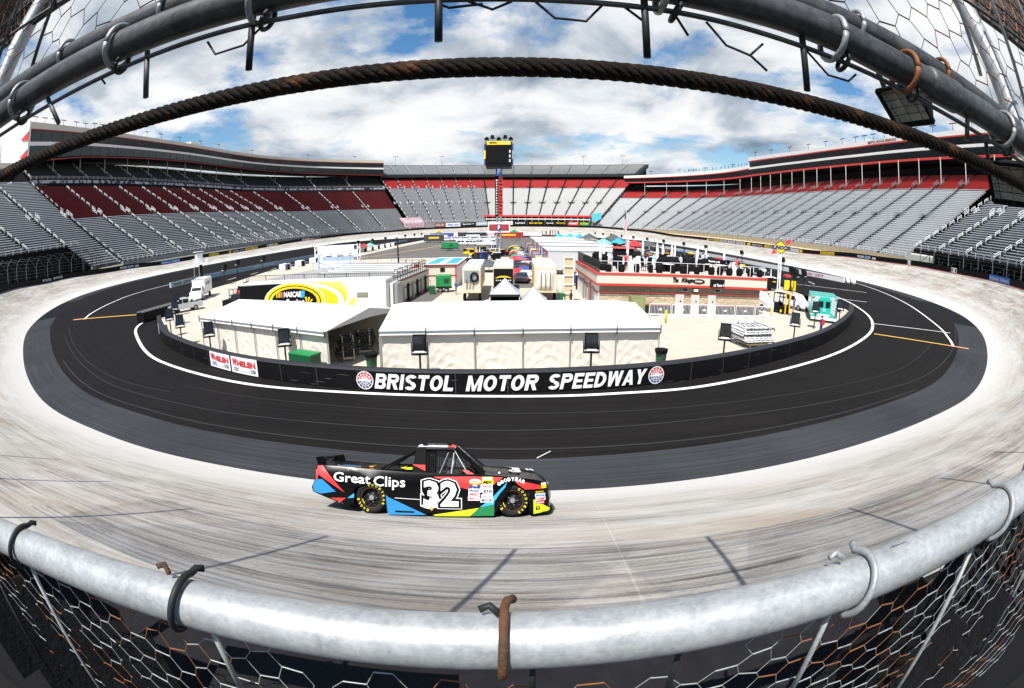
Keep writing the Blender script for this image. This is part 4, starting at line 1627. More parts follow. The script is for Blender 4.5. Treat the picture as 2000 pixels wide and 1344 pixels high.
for (x, y, lab) in ((-18.6, 26.75, 'white plate lettered WHELEN on the black infield wall, left one of the two'), (-16.3, 25.4, 'white plate lettered WHELEN on the black infield wall, right one of the two')):
    wall_plate(x, y, 2.5, lab, [('W', 'redlogo', (.06, .52, .24, .96), .05), ('HELEN', 'redlogo', (.25, .52, .94, .86), .05), ('#', 'navy', (.1, .2, .92, .40), 0), ('ENGINEERED', 'white', (.13, .24, .89, .36), .02)])
# pale patch on the wall end at the left
wall_plate(-31.6, 36.6, .8, 'small curved white plate on the left end of the infield wall', [])


def tyre_barrier():
    t = thing('tyre_barrier', 'black barrier topped with a row of tyres at the left pit entrance', 'barrier', (-39.4, 45, 0))
    loc = Vector(t.location)
    a, b = Vector((-39.3, 42.2, 0)), Vector((-38.6, 48.4, 0))
    d = (b - a).normalized()
    mb = MB()
    mb.box(tuple((a + b) / 2 + Vector((0, 0, .5))), (1.3, (b - a).length, 1.0), 0, rz=math.atan2(d.y, d.x) - math.pi / 2)
    mb.build('casing', 'black', t).location = -loc
    for i in range(11):
        for k in (-.35, .35):
            mb = MB()
            c = a + d * (.3 + i * .56) + Vector((k, 0, 1.02))
            pts = [(c.x + .24 * math.cos(q * math.pi / 5), c.y + .24 * math.sin(q * math.pi / 5), c.z + .1) for q in range(11)]
            mb.tube(pts, .09, 5, cap=False)
            mb.build('tyre', M('grey_tyre', (.10, .10, .10), .8), t).location = -loc


tyre_barrier()


def pit_wall(name, path, label, mat, signs=(), h=.95, th=.5):
    P = Path2(path)
    t = thing(name, label, 'wall', (path[0][0], path[0][1], 0))
    loc = Vector(t.location)
    mb = MB()
    n = int(P.L / 4)
    for i in range(n + 1):
        d = P.L * i / n
        for off, z in ((th / 2, 0), (th / 2, h), (-th / 2, h), (-th / 2, 0)):
            mb.v.append(P.at(d, off, z))
    for i in range(n):
        for j in range(3):
            a = i * 4 + j
            mb.f.append((a, a + 4, a + 5, a + 1))
            mb.m.append(0)
    mb.poly([mb.v[j] for j in range(4)], 0)
    mb.poly([mb.v[n * 4 + j] for j in range(4)][::-1], 0)
    mb.build('barrier', mat, t).location = -loc
    # dark cap rail and dark seams
    mb = MB()
    for i in range(n):
        a, b = P.at(P.L * i / n, 0, h + .04), P.at(P.L * (i + 1) / n - .3, 0, h + .04)
        mb.bar(a, b, .12, .08)
    mb.build('cap_rail', 'dsteel', t).location = -loc
    for d0, L, bg, s, m in signs:
        f = lambda x, y, q=.02: P.at(d0 + x, -(th / 2 + q) if name.startswith('l') or True else 0, y)
        side = -1 if signs and signs[0][0] < 0 else 1
        def g(x, y, q=.02):
            return P.at(d0 + x, th / 2 + q, y)
        if bg:
            mb = MB()
            mb.quad(g(0, .08), g(L, .08), g(L, h - .05), g(0, h - .05))
            mb.build('panel', bg, t).location = -loc
        for (ss, mm, x0, x1) in s:
            mb = MB()
            text(mb, ss, lambda x, y: g(x, y, .045), (L * x0, .22, L * x1, h - .2), .03)
            mb.build('lettering', mm, t).location = -loc


pit_wall('pit_wall', [(-62.0, 76.5), (-61.8, 90), (-59.5, 105), (-57.5, 130), (-55.5, 165), (-54, 200), (-53, 255)], 'low pale blue pit wall along the left pit road', 'lblue',
         [(0.3, 6.5, 'white', [('FOOD', 'matblack', .08, .48), ('CITY', 'matblack', .58, .95)], None), (30, 9, None, [('BRISTOL SPEEDWAY', 'white', 0, 1)], None)])
pit_wall('pit_wall', [(55.5, 255), (57.0, 200), (59.0, 150), (61.0, 120), (63.5, 98), (66.5, 85.5)], 'low white pit wall along the right pit road', 'white',
         [(158.0, 6.3, None, [('FOOD', 'trim', .0, .42), ('Y', 'cblue', .46, .54), ('CITY', 'trim', .58, 1)], None), (125, 7, None, [('Bristol Speedway', 'lblue', 0, 1)], None)])
for k, (x, y) in enumerate([(66.8, 84.6), (67.5, 83.7), (66.1, 83.6), (67.0, 82.7)]):
    mb = MB()
    mb.tube([(0, 0, 0), (0, 0, .5), (0, 0, .95)], [.42, .46, .40], 12)
    o = mb.build('water_barrel', 'white', None, True)
    o.location = (x, y, 0)
    tag(o, 'white impact barrel at the near end of the right pit wall', 'barrel', 'impact barrels at the end of the right pit wall')


# ------------------------------------------------------------------ marquee tents
def wrinkle_wall(a, b, h, seed, n=22, m=14, amp=.06, sag=0.0):
    """cloth wall from a to b (2D), height h, wrinkles towards the bottom"""
    rn = random.Random(seed)
    mb = MB()
    ph = [rn.uniform(0, 6.28) for _ in range(8)]
    A, B = Vector((a[0], a[1], 0)), Vector((b[0], b[1], 0))
    t = (B - A).normalized()
    q = Vector((t.y, -t.x, 0))
    L = (B - A).length
    for i in range(n + 1):
        x = i / n
        for j in range(m + 1):
            z = j / m
            e = math.sin(math.pi * x) ** .5
            w = (1 - z) ** 1.3
            hang = 4 * (x - .5) ** 2
            f = .35 * math.sin(9 * x + 7 * z + ph[0]) + .55 * (1 - abs(math.sin(5.5 * hang + 11 * z + ph[1] + .8 * math.sin(6 * x + ph[4])))) ** 2 * 2 + .22 * math.sin(31 * x - 9 * z + ph[2]) + .30 * math.sin(13 * x + 27 * z + ph[3] + 2 * hang)
            off = amp * e * (w + .12) * f
            p = A + t * (L * x) + q * off
            mb.v.append((p.x, p.y, h * z))
    for i in range(n):
        for j in range(m):
            k = i * (m + 1) + j
            mb.f.append((k, k + m + 1, k + m + 2, k + 1))
            mb.m.append(0)
    return mb


def marquee(name, label, A, B, depth, eave, ridge, nb, open_end=False, seed=1):
    """front eave runs A->B, tent extends `depth` behind it"""
    A, B = Vector((*A, 0)), Vector((*B, 0))
    t = (B - A).normalized()
    q = Vector((-t.y, t.x, 0))
    L = (B - A).length
    o = thing(name, label, 'tent', tuple(A))
    def W(x, y, z):
        p = A + t * x + q * y
        return (p.x, p.y, z)
    def add(mb, nm, m, sm=False):
        ob = mb.build(nm, m, o, sm)
        ob.location = -A
        return ob
    ov = .28
    # roof: fine grid with a slight sag between frames
    for nm, y0, y1, z0, z1 in (('roof_front_slope', -ov, depth / 2, eave, ridge), ('roof_back_slope', depth + ov, depth / 2, eave, ridge)):
        mb = MB()
        n, m = nb * 8, 8
        for i in range(n + 1):
            x = L * i / n
            sag = .045 * abs(math.sin(math.pi * i / 8)) 
            for j in range(m + 1):
                f = j / m
                mb.v.append(W(x, y0 + (y1 - y0) * f, z0 + (z1 - z0) * f - sag * math.sin(math.pi * f) + .0))
        for i in range(n):
            for j in range(m):
                k = i * (m + 1) + j
                mb.f.append((k, k + m + 1, k + m + 2, k + 1))
                mb.m.append(0)
        # valance
        for i in range(nb):
            a, b = L * i / nb + .02, L * (i + 1) / nb - .02
            mb.quad(W(a, y0, z0), W(b, y0, z0), W(b, y0, z0 - .22), W(a, y0, z0 - .22))
        add(mb, nm, 'canvas', False)
        for i in range(1, nb):
            mb = MB()
            x = L * i / nb
            mb.bar(W(x, y0, z0 + .012), W(x, y1, z1 + .012), .035, .012)
            add(mb, 'roof_seam', 'seam')
    for k, x in enumerate((0, L)):
        if open_end and k == 1:
            mb = MB()
            mb.poly([W(x, -ov, eave), W(x, depth / 2, ridge - .03), W(x, depth / 2, eave + .15), ], 0)
            mb.poly([W(x, depth / 2, eave + .15), W(x, depth / 2, ridge - .03), W(x, depth + ov, eave)], 0)
            add(mb, 'gable_panel', 'canvasw')
            continue
        mb = MB()
        mb.poly([W(x, -ov, eave - .02), W(x, depth / 2, ridge - .03), W(x, depth + ov, eave - .02)], 0)
        add(mb, 'gable_panel', 'canvasw')
        a, b = (W(x, depth, 0), W(x, 0, 0)) if k == 0 else (W(x, 0, 0), W(x, depth, 0))
        mb = wrinkle_wall(a[:2], b[:2], eave, seed + 50 + k, 40, 12, .05)
        add(mb, 'end_wall_panel', 'canvasw', True)
    for i in range(nb):
        a, b = W(L * i / nb, 0, 0), W(L * (i + 1) / nb, 0, 0)
        add(wrinkle_wall(a[:2], b[:2], eave - .05, seed + i, 46, 30, .048), 'wall_panel', 'canvasw', True)
        a, b = W(L * i / nb, depth, 0), W(L * (i + 1) / nb, depth, 0)
        add(wrinkle_wall(b[:2], a[:2], eave - .05, seed + 20 + i, 12, 8, .06), 'wall_panel', 'canvasw', True)
    for i in range(nb + 1):
        mb = MB()
        x = L * i / nb
        mb.bar(W(x, -.12, 0), W(x, -.12, eave - .1), .05, .05)
        add(mb, 'frame_pole', 'steel')
        mb = MB()
        mb.bar(W(x, -.30, eave - .3), W(x, -.30, eave + .16), .05, .05)
        add(mb, 'roof_clip', 'dsteel')
    mb = MB()
    mb.bar(W(0, -ov - .02, eave - .02), W(L, -ov - .02, eave - .02), .05, .07)
    add(mb, 'eave_rail', 'steel')
    return o


marquee('marquee_tent', 'long white marquee tent right of centre, directly behind the lettered infield wall', (-7.0, 25.75), (8.1, 26.75), 9.4, 2.38, 3.0, 6, False, 3)
marquee('marquee_tent', 'white marquee tent at the left with an open dark gable end', (-22.2, 31.0), (-9.9, 25.6), 7.3, 2.38, 3.08, 6, True, 11)


def rack(name, label, x, y, rz, w, d, h, n, group=None):
    """stack of folded aluminium frames"""
    t = thing(name, label, 'rack', (x, y, 0), rz, group)
    rn = random.Random(int(x * 10))
    for i in range(n):
        mb = MB()
        z = .35 + (h - .35) * i / n
        dx, dy = rn.uniform(-.25, .25), rn.uniform(-.15, .15)
        for q in (0, .16):
            for a, b in (((-w / 2, -d / 2), (w / 2, -d / 2)), ((w / 2, -d / 2), (w / 2, d / 2)), ((w / 2, d / 2), (-w / 2, d / 2)), ((-w / 2, d / 2), (-w / 2, -d / 2))):
                mb.bar((a[0] + dx, a[1] + dy, z + q), (b[0] + dx, b[1] + dy, z + q), .05)
        for k in range(7):
            xx = -w / 2 + w * k / 6 + dx
            mb.bar((xx, -d / 2 + dy, z), (xx, d / 2 + dy, z + .12), .04)
            mb.bar((xx, -d / 2 + dy, z), (xx, -d / 2 + dy, z + .16), .04)
        mb.build('folded_frame', 'dsteel' if (group or i % 3 == 0) else 'alum', t)  # racks inside the tent get dark steel to suggest the shade there
    for sx in (-1, 1):
        for sy in (-1, 1):
            mb = MB()
            mb.bar((sx * w * .3, sy * d * .42, 0), (sx * w * .3, sy * d * .42, h + .1), .07)
            mb.build('upright', 'steel', t)
    mb = MB()
    mb.box((0, 0, .22), (w * .7, d * .8, .12))
    mb.build('pallet', 'tan', t)


rack('scaffold_stack', 'pile of silver folded scaffold frames on the open paddock right of the long tent', 17.0, 32.4, .15, 2.5, 2.1, 1.45, 8)
for x, y, r in ((-9.2, 29.3, .5), (-8.6, 31.0, .3)):
    rack('frame_rack', 'metal rack standing in the shade inside the open tent end at left', x - .6, y - .9, r, 1.1, .8, 1.5, 5, 'racks inside the open tent end')


# ------------------------------------------------------------------ track lights on posts
def make_tracklight():
    t = thing('track_light', 'proto', 'light fixture', (0, 0, 0))
    mb = MB()
    mb.tube([(0, 0, 0), (0, 0, 1.5)], .055, 8)
    mb.build('post', 'dsteel', t)
    # trapezoid housing, its glass looking at the track and up
    mb = MB()
    m = Matrix.Rotation(R(-12), 3, 'X')
    mb.box((0, .1, 2.0), (.72, .38, .86), 0, mat=m, taper=.9)
    mb.build('housing', 'matblack', t)
    mb = MB()
    mb.box((0, -.125, 2.05), (.58, .03, .66), 0, mat=m)
    for z in (-.2, 0, .2):
        pass
    mb.build('lens', 'glassd', t)
    mb = MB()
    mb.bar((-.40, -.02, 1.45), (-.40, .06, 2.05), .05)
    mb.bar((.40, -.02, 1.45), (.40, .06, 2.05), .05)
    mb.bar((-.42, -.02, 1.45), (.42, -.02, 1.45), .16, .08)
    mb.build('yoke', 'dsteel', t)
    mb = MB()
    mb.box((0, -.16, 1.62), (.5, .05, .07))
    mb.build('ballast_plate', 'alum', t)
    return t


GL = 'track lights on posts behind the infield wall'
near_l = [(-20.1, 28.7, 'track light on a post in front of the left tent, nearer the WHELEN plates'),
          (-12.9, 26.1, 'track light on a post in front of the right end of the left tent'),
          (-4.6, 24.4, 'track light on a post at the left part of the long white tent'),
          (4.0, 24.8, 'track light on a post near the right end of the long white tent'),
          (12.6, 27.6, 'track light on a post left of the scaffold pile'),
          (20.5, 32.1, 'track light on a post right of the scaffold pile'),
          (26.7, 38.4, 'track light on a post in front of the green ambulance'),
          (31.2, 40.4, 'track light on a post beside the right end of the infield wall'),
          (-25.3, 32.0, 'track light on a post left of the left tent, nearest the tent'),
          (-29.0, 35.2, 'track light on a post at the left bend of the infield wall'),
          (-32.5, 40.5, 'track light on a post in front of the silver pickup at left'),
          (-36.5, 46.0, 'track light on a post between the tyre barrier and the pickup')]
proto = make_tracklight()
for k, (x, y, lab) in enumerate(near_l):
    o = proto if k == 0 else copy_tree(proto)
    o.location = (x, y, 0)
    a = math.atan2(x, y)
    o.rotation_euler = (0, 0, -a * 1.0 + rnd.uniform(-.12, .12))
    o['label'] = lab
    o['group'] = GL
for lst, lab in (([(-53.2, 88.2), (-51.3, 96), (-48.2, 75.2), (-52.5, 131), (-53.3, 150), (-53.3, 171.7), (-53.0, 189.6), (-53.2, 211), (-53.2, 232), (-53.2, 252), (-52.7, 274), (-52, 292)], 'small track light on a post along the left pit road'),
                 ([(57.2, 96.5), (57.9, 119.3), (57.6, 144.1), (57.5, 164.5), (56.8, 186), (56.2, 208), (55.5, 230), (54.5, 251), (53.0, 271), (52.0, 290), (50, 306)], 'small track light on a post along the right pit road')):
    for (x, y) in lst:
        o = copy_tree(proto)
        o.location = (x, y, .45)
        o.scale = (1.5, 1.5, 1.25)
        o.rotation_euler = (0, 0, -.6 if x < 0 else .6)
        o['label'] = lab
        o['group'] = 'small track lights along the pit roads'
for (x, y) in [(40.0, 64.0), (38.9, 61.5), (41.2, 63.0), (42.0, 68.0)]:
    o = copy_tree(proto)
    o.location = (x, y, .5)
    o.scale = (1.25, 1.25, 1.25)
    o['label'] = 'track light on a post in the cluster round the fuel sign pole'
    o['group'] = 'track lights round the fuel sign'


# ------------------------------------------------------------------ buildings in the paddock
def railing(t, loc, pts, z, h=1.0, step=1.5, mat='dsteel', rails=(1.0, .5), r=.045, name='railing', pick=0):
    mb = MB()
    for (a, b) in zip(pts, pts[1:]):
        A, B = Vector((*a, z)), Vector((*b, z))
        L = (B - A).length
        n = max(1, int(round(L / step)))
        for i in range(n + 1):
            p = A.lerp(B, i / n)
            mb.bar(p, p + Vector((0, 0, h)), r, r)
        for f in rails:
            mb.bar(A + Vector((0, 0, h * f)), B + Vector((0, 0, h * f)), r, r)
        if pick:
            n = int(L / pick)
            for i in range(n):
                p = A.lerp(B, i / n)
                mb.bar(p + Vector((0, 0, .1)), p + Vector((0, 0, h * .95)), .02, .02)
    o = mb.build(name, mat, t)
    o.location = -Vector(loc)
    return o


def right_building():
    x0, x1, y0, y1, Z = 7.4, 24.3, 44.0, 59.0, 3.72
    t = thing('pavilion_building', 'tan block building with red bands and a crowded roof terrace, right of centre', 'building', (x0, y0, 0))
    L = Vector((x0, y0, 0))
    def add(mb, n, m):
        o = mb.build(n, m, t)
        o.location = -L
        return o
    def bx(a, b, n, m):
        mb = MB()
        mb.box(((a[0] + b[0]) / 2, (a[1] + b[1]) / 2, (a[2] + b[2]) / 2), (b[0] - a[0], b[1] - a[1], b[2] - a[2]))
        return add(mb, n, m)
    # footprint: left wall runs straight back, right wall angles
    bx((x0 + .3, y0 + .3, 0.02), (x1 - .6, y1, 2.75), 'wall_core', 'block')
    bx((x0 + .28, y0 + .25, 0.9), (x1 - .58, y0 + .3, 1.55), 'rock_face_band', 'rock')
    bx((x0 + .27, y0 + .22, 0.78), (x1 - .57, y0 + .3, 0.9), 'sill_band', 'trimd')
    bx((x0 + .27, y0 + .22, 0.02), (x1 - .57, y0 + .3, 0.78), 'base_band', 'dsteel')
    bx((x0 + .27, y0 + .24, 1.86), (x1 - .57, y0 + .3, 1.97), 'dark_band', 'trimd')
    bx((x0, y0, 2.72), (x1, y1, 3.52), 'parapet', 'cream')
    bx((x0 - .03, y0 - .03, 2.55), (x1 + .03, y1, 2.75), 'lower_red_band', 'trim')
    bx((x0 - .05, y0 - .05, 3.50), (x1 + .05, y1 + .05, 3.66), 'upper_red_band', 'trim')
    bx((x0 + .3, y0 + .3, 3.662), (x1 - .3, y1 - .1, 3.70), 'terrace_floor', M('terrace_floor', (.60, .50, .42), .8, 0, .15, 1))
    # side wall facing left
    bx((x0 + .22, y0 + .35, 0.0), (x0 + .3, y1 - .1, 2.56), 'side_wall', 'creamw')
    bx((x0 + .17, y0 + .35, 1.75), (x0 + .22, y1 - .1, 1.9), 'side_red_band', 'trim')
    for yy in (46.6, 49.2, 53.0):
        bx((x0 + .14, yy, 0), (x0 + .2, yy + 1.0, 2.1), 'side_door', 'steel')
    for yy in (48.4, 51.6):
        bx((x0 + .15, yy, .4), (x0 + .2, yy + .5, 1.6), 'side_window', 'glassd')
    mb = MB()
    mb.tube([(x0 + .05, 47.9, 0), (x0 + .05, 47.9, 2.5)], .07, 8)
    add(mb, 'downpipe', 'trimd')
    # doors on the front
    for k, xx in enumerate((15.2, 16.75, 18.45)):
        mb = MB()
        mb.box((xx, y0 + .17, .93), (.84, .06, 1.86))
        d = add(mb, 'front_door', M('door_grey', (.50, .49, .45), .6))
        mb = MB()
        mb.box((xx + .1, y0 + .12, 1.25), (.12, .03, .12))
        h = mb.build('door_sign', 'dsteel', d)
    for xx in (15.7, 19.0):
        mb = MB()
        mb.box((xx, y0 + .2, 2.3), (.62, .08, .36))
        v = add(mb, 'vent_frame', 'steel')
        mb = MB()
        mb.box((xx, y0 + .15, 2.3), (.5, .04, .26))
        mb.build('grille', 'dsteel', v)
    mb = MB()
    mb.box((16.75, y0 + .12, 2.28), (.4, .25, .2))
    add(mb, 'wall_lamp', 'creamw')
    # dark sign letters on the fascia
    def fn(x, y):
        return (x, y0 - .06, y)
    for s, bx_, b, sh in (('The', (14.4, 2.98, 14.95, 3.42), .06, .3), ('Kings', (15.2, 2.92, 16.4, 3.40), .06, .3)):
        mb = MB()
        text(mb, s, fn, bx_, b, sh)
        add(mb, 'fascia_lettering', 'matblack')
    mb = MB()
    flat(mb, ellipse(16.95, 3.12, .62, .22), lambda x, y: (x, y0 - .055, y))
    b = add(mb, 'fascia_oval', 'matblack')
    mb = MB()
    text(mb, 'FORD', lambda x, y: (x, y0 - .075, y), (16.6, 3.04, 17.3, 3.2), .05)
    add(mb, 'fascia_lettering', 'white')
    mb = MB()
    mb.box((18.85, y0 - .06, 3.02), (1.5, .06, .72))
    add(mb, 'fascia_board', 'matblack')
    mb = MB()
    text(mb, 'at Turn 4', lambda x, y: (x, y0 - .11, y), (18.45, 2.72, 19.55, 2.98), .05)
    add(mb, 'fascia_lettering', 'white')
    railing(t, L, [(x1 - .2, y0 + .25), (x0 + .25, y0 + .25)], 3.70, 1.0, 1.7, 'alum', (1.0,), .035, 'front_guard_rail')
    railing(t, L, [(x0 + .25, y0 + .25), (x0 + .25, y1 - .2)], 3.70, 1.0, .45, 'dsteel', (1.0, .1), .05, 'side_guard_rail')
    # raised rear terrace with a red roofed bar
    bx((x0 + 1, y1, 0), (x1 + 3, y1 + 9, 3.0), 'rear_block', 'creamw')
    return x0, x1, y0, y1


RB = right_building()
TZ = 3.70
GR = 'items on the roof terrace of the pavilion'


def barrel_proto():
    t = thing('black_barrel', 'p', 'bin', (0, 0, 0))
    mb = MB()
    mb.tube([(0, 0, 0), (0, 0, .15), (0, 0, .45), (0, 0, .72), (0, 0, .78)], [.25, .30, .34, .28, .20], 12)
    mb.build('bin_bag_body', 'matblack', t, True)
    mb = MB()
    mb.tube([(0, 0, .76), (0, 0, .82)], [.29, .29], 12)
    mb.build('rim', 'dsteel', t)
    return t


bp = barrel_proto()
xs = [8.55, 9.75, 11.15, 12.5, 13.3, 14.6, 15.6, 16.0, 17.0, 18.5, 19.4, 20.4, 21.5, 22.7, 23.8]
for k, x in enumerate(xs):
    o = bp if k == 0 else copy_tree(bp)
    o.location = (x, RB[2] + .75, TZ)
    o.scale = (rnd.uniform(.85, 1.1), .95, rnd.uniform(.8, 1.0))
    o['label'] = 'black bagged bin in the row along the front edge of the pavilion roof'
    o['group'] = 'black bins along the front edge of the pavilion roof'
for k in range(10):
    o = copy_tree(bp)
    o.location = (RB[0] + .85, RB[2] + 1.9 + k * 1.25, TZ)
    o['label'] = 'black bagged bin in the row along the left edge of the pavilion roof'
    o['group'] = 'black bins along the left edge of the pavilion roof'
# closed parasols
for k, (x, y, h) in enumerate([(9.4, 52.0, 2.3), (12.0, 52.5, 2.8), (14.0, 48.0, 2.2), (14.3, 55.0, 2.9), (10.3, 57.5, 2.5), (15.9, 54.5, 2.6), (16.6, 54.8, 2.4), (17.7, 55.0, 2.6), (18.2, 55.4, 2.4), (18.0, 47.5, 2.1), (20.2, 50.5, 2.3), (21.3, 56.0, 2.6), (22.4, 50.6, 2.4), (8.6, 49.3, 2.4)]):
    t = thing('closed_parasol', 'tall furled white parasol on the pavilion roof terrace', 'parasol', (x, y, TZ), 0, 'furled parasols on the pavilion roof')
    mb = MB()
    mb.tube([(0, 0, 0), (.03, 0, h * .98)], .035, 6)
    mb.build('pole', 'steel', t)
    mb = MB()
    lean = rnd.uniform(-.06, .12)
    mb.tube([(0, 0, h * .25), (lean * .4, 0, h * .45), (lean * .8, 0, h * .8), (lean, 0, h)], [.13, .15, .11, .02], 8)
    mb.build('furled_canopy', 'white', t, True)
    mb = MB()
    mb.tube([(0, 0, 0), (0, 0, .08)], .3, 10)
    mb.build('base', 'dsteel', t)
# tables, covered furniture, grills
for k in range(78):
    x = rnd.uniform(RB[0] + 1.6, RB[1] - 1.2)
    y = rnd.uniform(RB[2] + 1.7, RB[3] - .8)
    kind = k % 4
    if kind == 0:
        t = thing('patio_table', 'round white table among the furniture on the pavilion roof', 'table', (x, y, TZ), rnd.uniform(0, 3), 'white tables on the pavilion roof')
        mb = MB()
        mb.tube([(0, 0, .72), (0, 0, .77)], .6, 14)
        mb.build('table_top', 'white', t)
        mb = MB()
        mb.tube([(0, 0, 0), (0, 0, .72)], .05, 6)
        mb.build('leg', 'dsteel', t)
    elif kind == 1:
        t = thing('patio_chair', 'black high backed patio chair on the pavilion roof', 'chair', (x, y, TZ), rnd.uniform(0, 6), 'black chairs on the pavilion roof')
        mb = MB()
        mb.box((0, 0, .48), (.5, .5, .07))
        mb.build('seat', 'matblack', t)
        mb = MB()
        mb.box((0, .24, .85), (.5, .06, .7), mat=Matrix.Rotation(-.15, 3, 'X'))
        mb.build('backrest', 'matblack', t)
        for a in (-.2, .2):
            for b in (-.2, .2):
                mb = MB()
                mb.bar((a, b, 0), (a, b, .46), .05)
                mb.build('leg', 'dsteel', t)
    elif kind == 2:
        t = thing('covered_grill', 'dark covered grill on wheels on the pavilion roof', 'grill', (x, y, TZ), rnd.uniform(0, 6), 'covered grills on the pavilion roof')
        mb = MB()
        mb.tube([(-.5, 0, .85), (-.2, 0, .95), (.2, 0, .95), (.5, 0, .85)], [.2, .34, .34, .2], 10)
        mb.build('hood', 'matblack', t, True)
        mb = MB()
        mb.box((0, 0, .42), (1.0, .5, .75), taper=1.05)
        mb.build('cabinet', 'matblack', t)
    else:
        t = thing('sheeted_furniture', 'pile of patio furniture under a pale grey plastic sheet', 'furniture', (x, y, TZ), rnd.uniform(-.3, .3), 'sheeted furniture on the pavilion roof')
        mb = MB()
        w, d, h = rnd.uniform(.8, 1.6), rnd.uniform(.6, .9), rnd.uniform(.7, 1.1)
        n = 8
        for i in range(n + 1):
            for j in range(n + 1):
                u, v = i / n * 2 - 1, j / n * 2 - 1
                e = (1 - abs(u) ** 6) * (1 - abs(v) ** 6)
                mb.v.append((u * w * .6, v * d * .6, h * e * (.85 + .15 * math.sin(9 * u + 7 * v + k)) + .02))
        for i in range(n):
            for j in range(n):
                q = i * (n + 1) + j
                mb.f.append((q, q + n + 1, q + n + 2, q + 1))
                mb.m.append(0)
        mb.build('sheet', M('grey_plastic', (.52, .52, .53), .35, 0, .2, 5), t, True)
# red roofed bar and white cabin roofs behind the terrace
for x, y, w, d, z, m, lab in ((12.6, 57.2, 2.6, 1.6, 1.6, 'red', 'red roofed serving bar on the pavilion terrace'), (17.5, 50.5, 3.0, 1.8, 1.05, 'matblack', 'black counter with dark stools in the middle of the terrace')):
    t = thing('terrace_bar', lab, 'bar', (x, y, TZ))
    mb = MB()
    mb.box((0, 0, z * .5), (w * .85, d * .8, z))
    mb.build('counter', 'matblack', t)
    mb = MB()
    mb.box((0, 0, z + .06), (w, d, .14), taper=.9)
    mb.build('roof', m, t)


def left_building():
    # footprint corners
    P = [(-11.1, 48.0), (-10.1, 61.4), (-27.5, 66.5), (-29.5, 50.5)]
    Z = 2.45
    t = thing('garage_building', 'low cream building with dark railings and white bench rows on its roof, left of centre', 'building', (-11.1, 48, 0))
    L = Vector((-11.1, 48, 0))
    def add(mb, n, m):
        o = mb.build(n, m, t)
        o.location = -L
        return o
    mb = MB()
    for a, b in zip(P, P[1:] + P[:1]):
        mb.quad((*a, 0), (*b, 0), (*b, Z), (*a, Z))
    add(mb, 'wall', 'cream')
    mb = MB()
    mb.poly([(p[0], p[1], Z) for p in P])
    add(mb, 'roof_deck', M('grey_roof', (.30, .29, .28), .8, 0, .3, .8))
    A, B = Vector((*P[0], 0)), Vector((*P[1], 0))
    for z0, z1, m in ((1.5, 1.62, 'trimd'), (Z - .12, Z + .04, 'trimd'), (.0, .35, 'trimd')):
        mb = MB()
        mb.quad((A.x + .04, A.y, z0), (B.x + .04, B.y, z0), (B.x + .04, B.y, z1), (A.x + .04, A.y, z1))
        add(mb, 'side_band', m)
    for k in range(6):
        p = A.lerp(B, .16 + .14 * k)
        mb = MB()
        mb.box((p.x + .05, p.y, .95), (.08, .9, 1.8))
        add(mb, 'side_doorway', 'matblack' if k % 2 else M('door_green', (.25, .33, .28), .6))
    mb = MB()
    mb.bar((A.x + .08, A.y + .1, 0), (A.x + .08, A.y + .1, Z), .14)
    add(mb, 'corner_pipe', 'trimd')
    railing(t, L, [(-11.3, 48.3), (-10.4, 61.2), (-14, 62.3)], Z, 1.15, .9, 'dsteel', (1.0, .66, .33), .06, 'roof_railing')
    railing(t, L, [(-11.5, 48.4), (-29.2, 50.8)], Z, .95, 2.4, 'dsteel', (.95,), .05, 'front_roof_railing', .22)
    railing(t, L, [(-11.0, 61.8), (-27.3, 66.3)], Z, 1.6, 2.2, 'steel', (1.0, .5), .04, 'rear_roof_railing')
    # white bench rows
    for k in range(11):
        f = (k + 1) / 12.5
        a = Vector((-11.9, 49.5, 0)).lerp(Vector((-11.2, 60.5, 0)), f)
        b = Vector((-21.0, 51.0, 0)).lerp(Vector((-20.5, 63.0, 0)), f)
        mb = MB()
        mb.bar(a + Vector((0, 0, Z + .35 + .03 * k)), b + Vector((0, 0, Z + .35 + .03 * k)), .30, .04)
        mb.bar(a + Vector((0, .25, Z + .55 + .03 * k)), b + Vector((0, .25, Z + .55 + .03 * k)), .05, .18)
        add(mb, 'roof_bench', 'creamw' if k % 2 else 'steel')
    mb = MB()
    a, b = Vector((-11.4, 62.0, Z + .35)), Vector((-22.0, 65.0, Z + .35))
    mb.bar(a, b, .08, .5)
    add(mb, 'red_rear_band', 'trim')
    return


left_building()


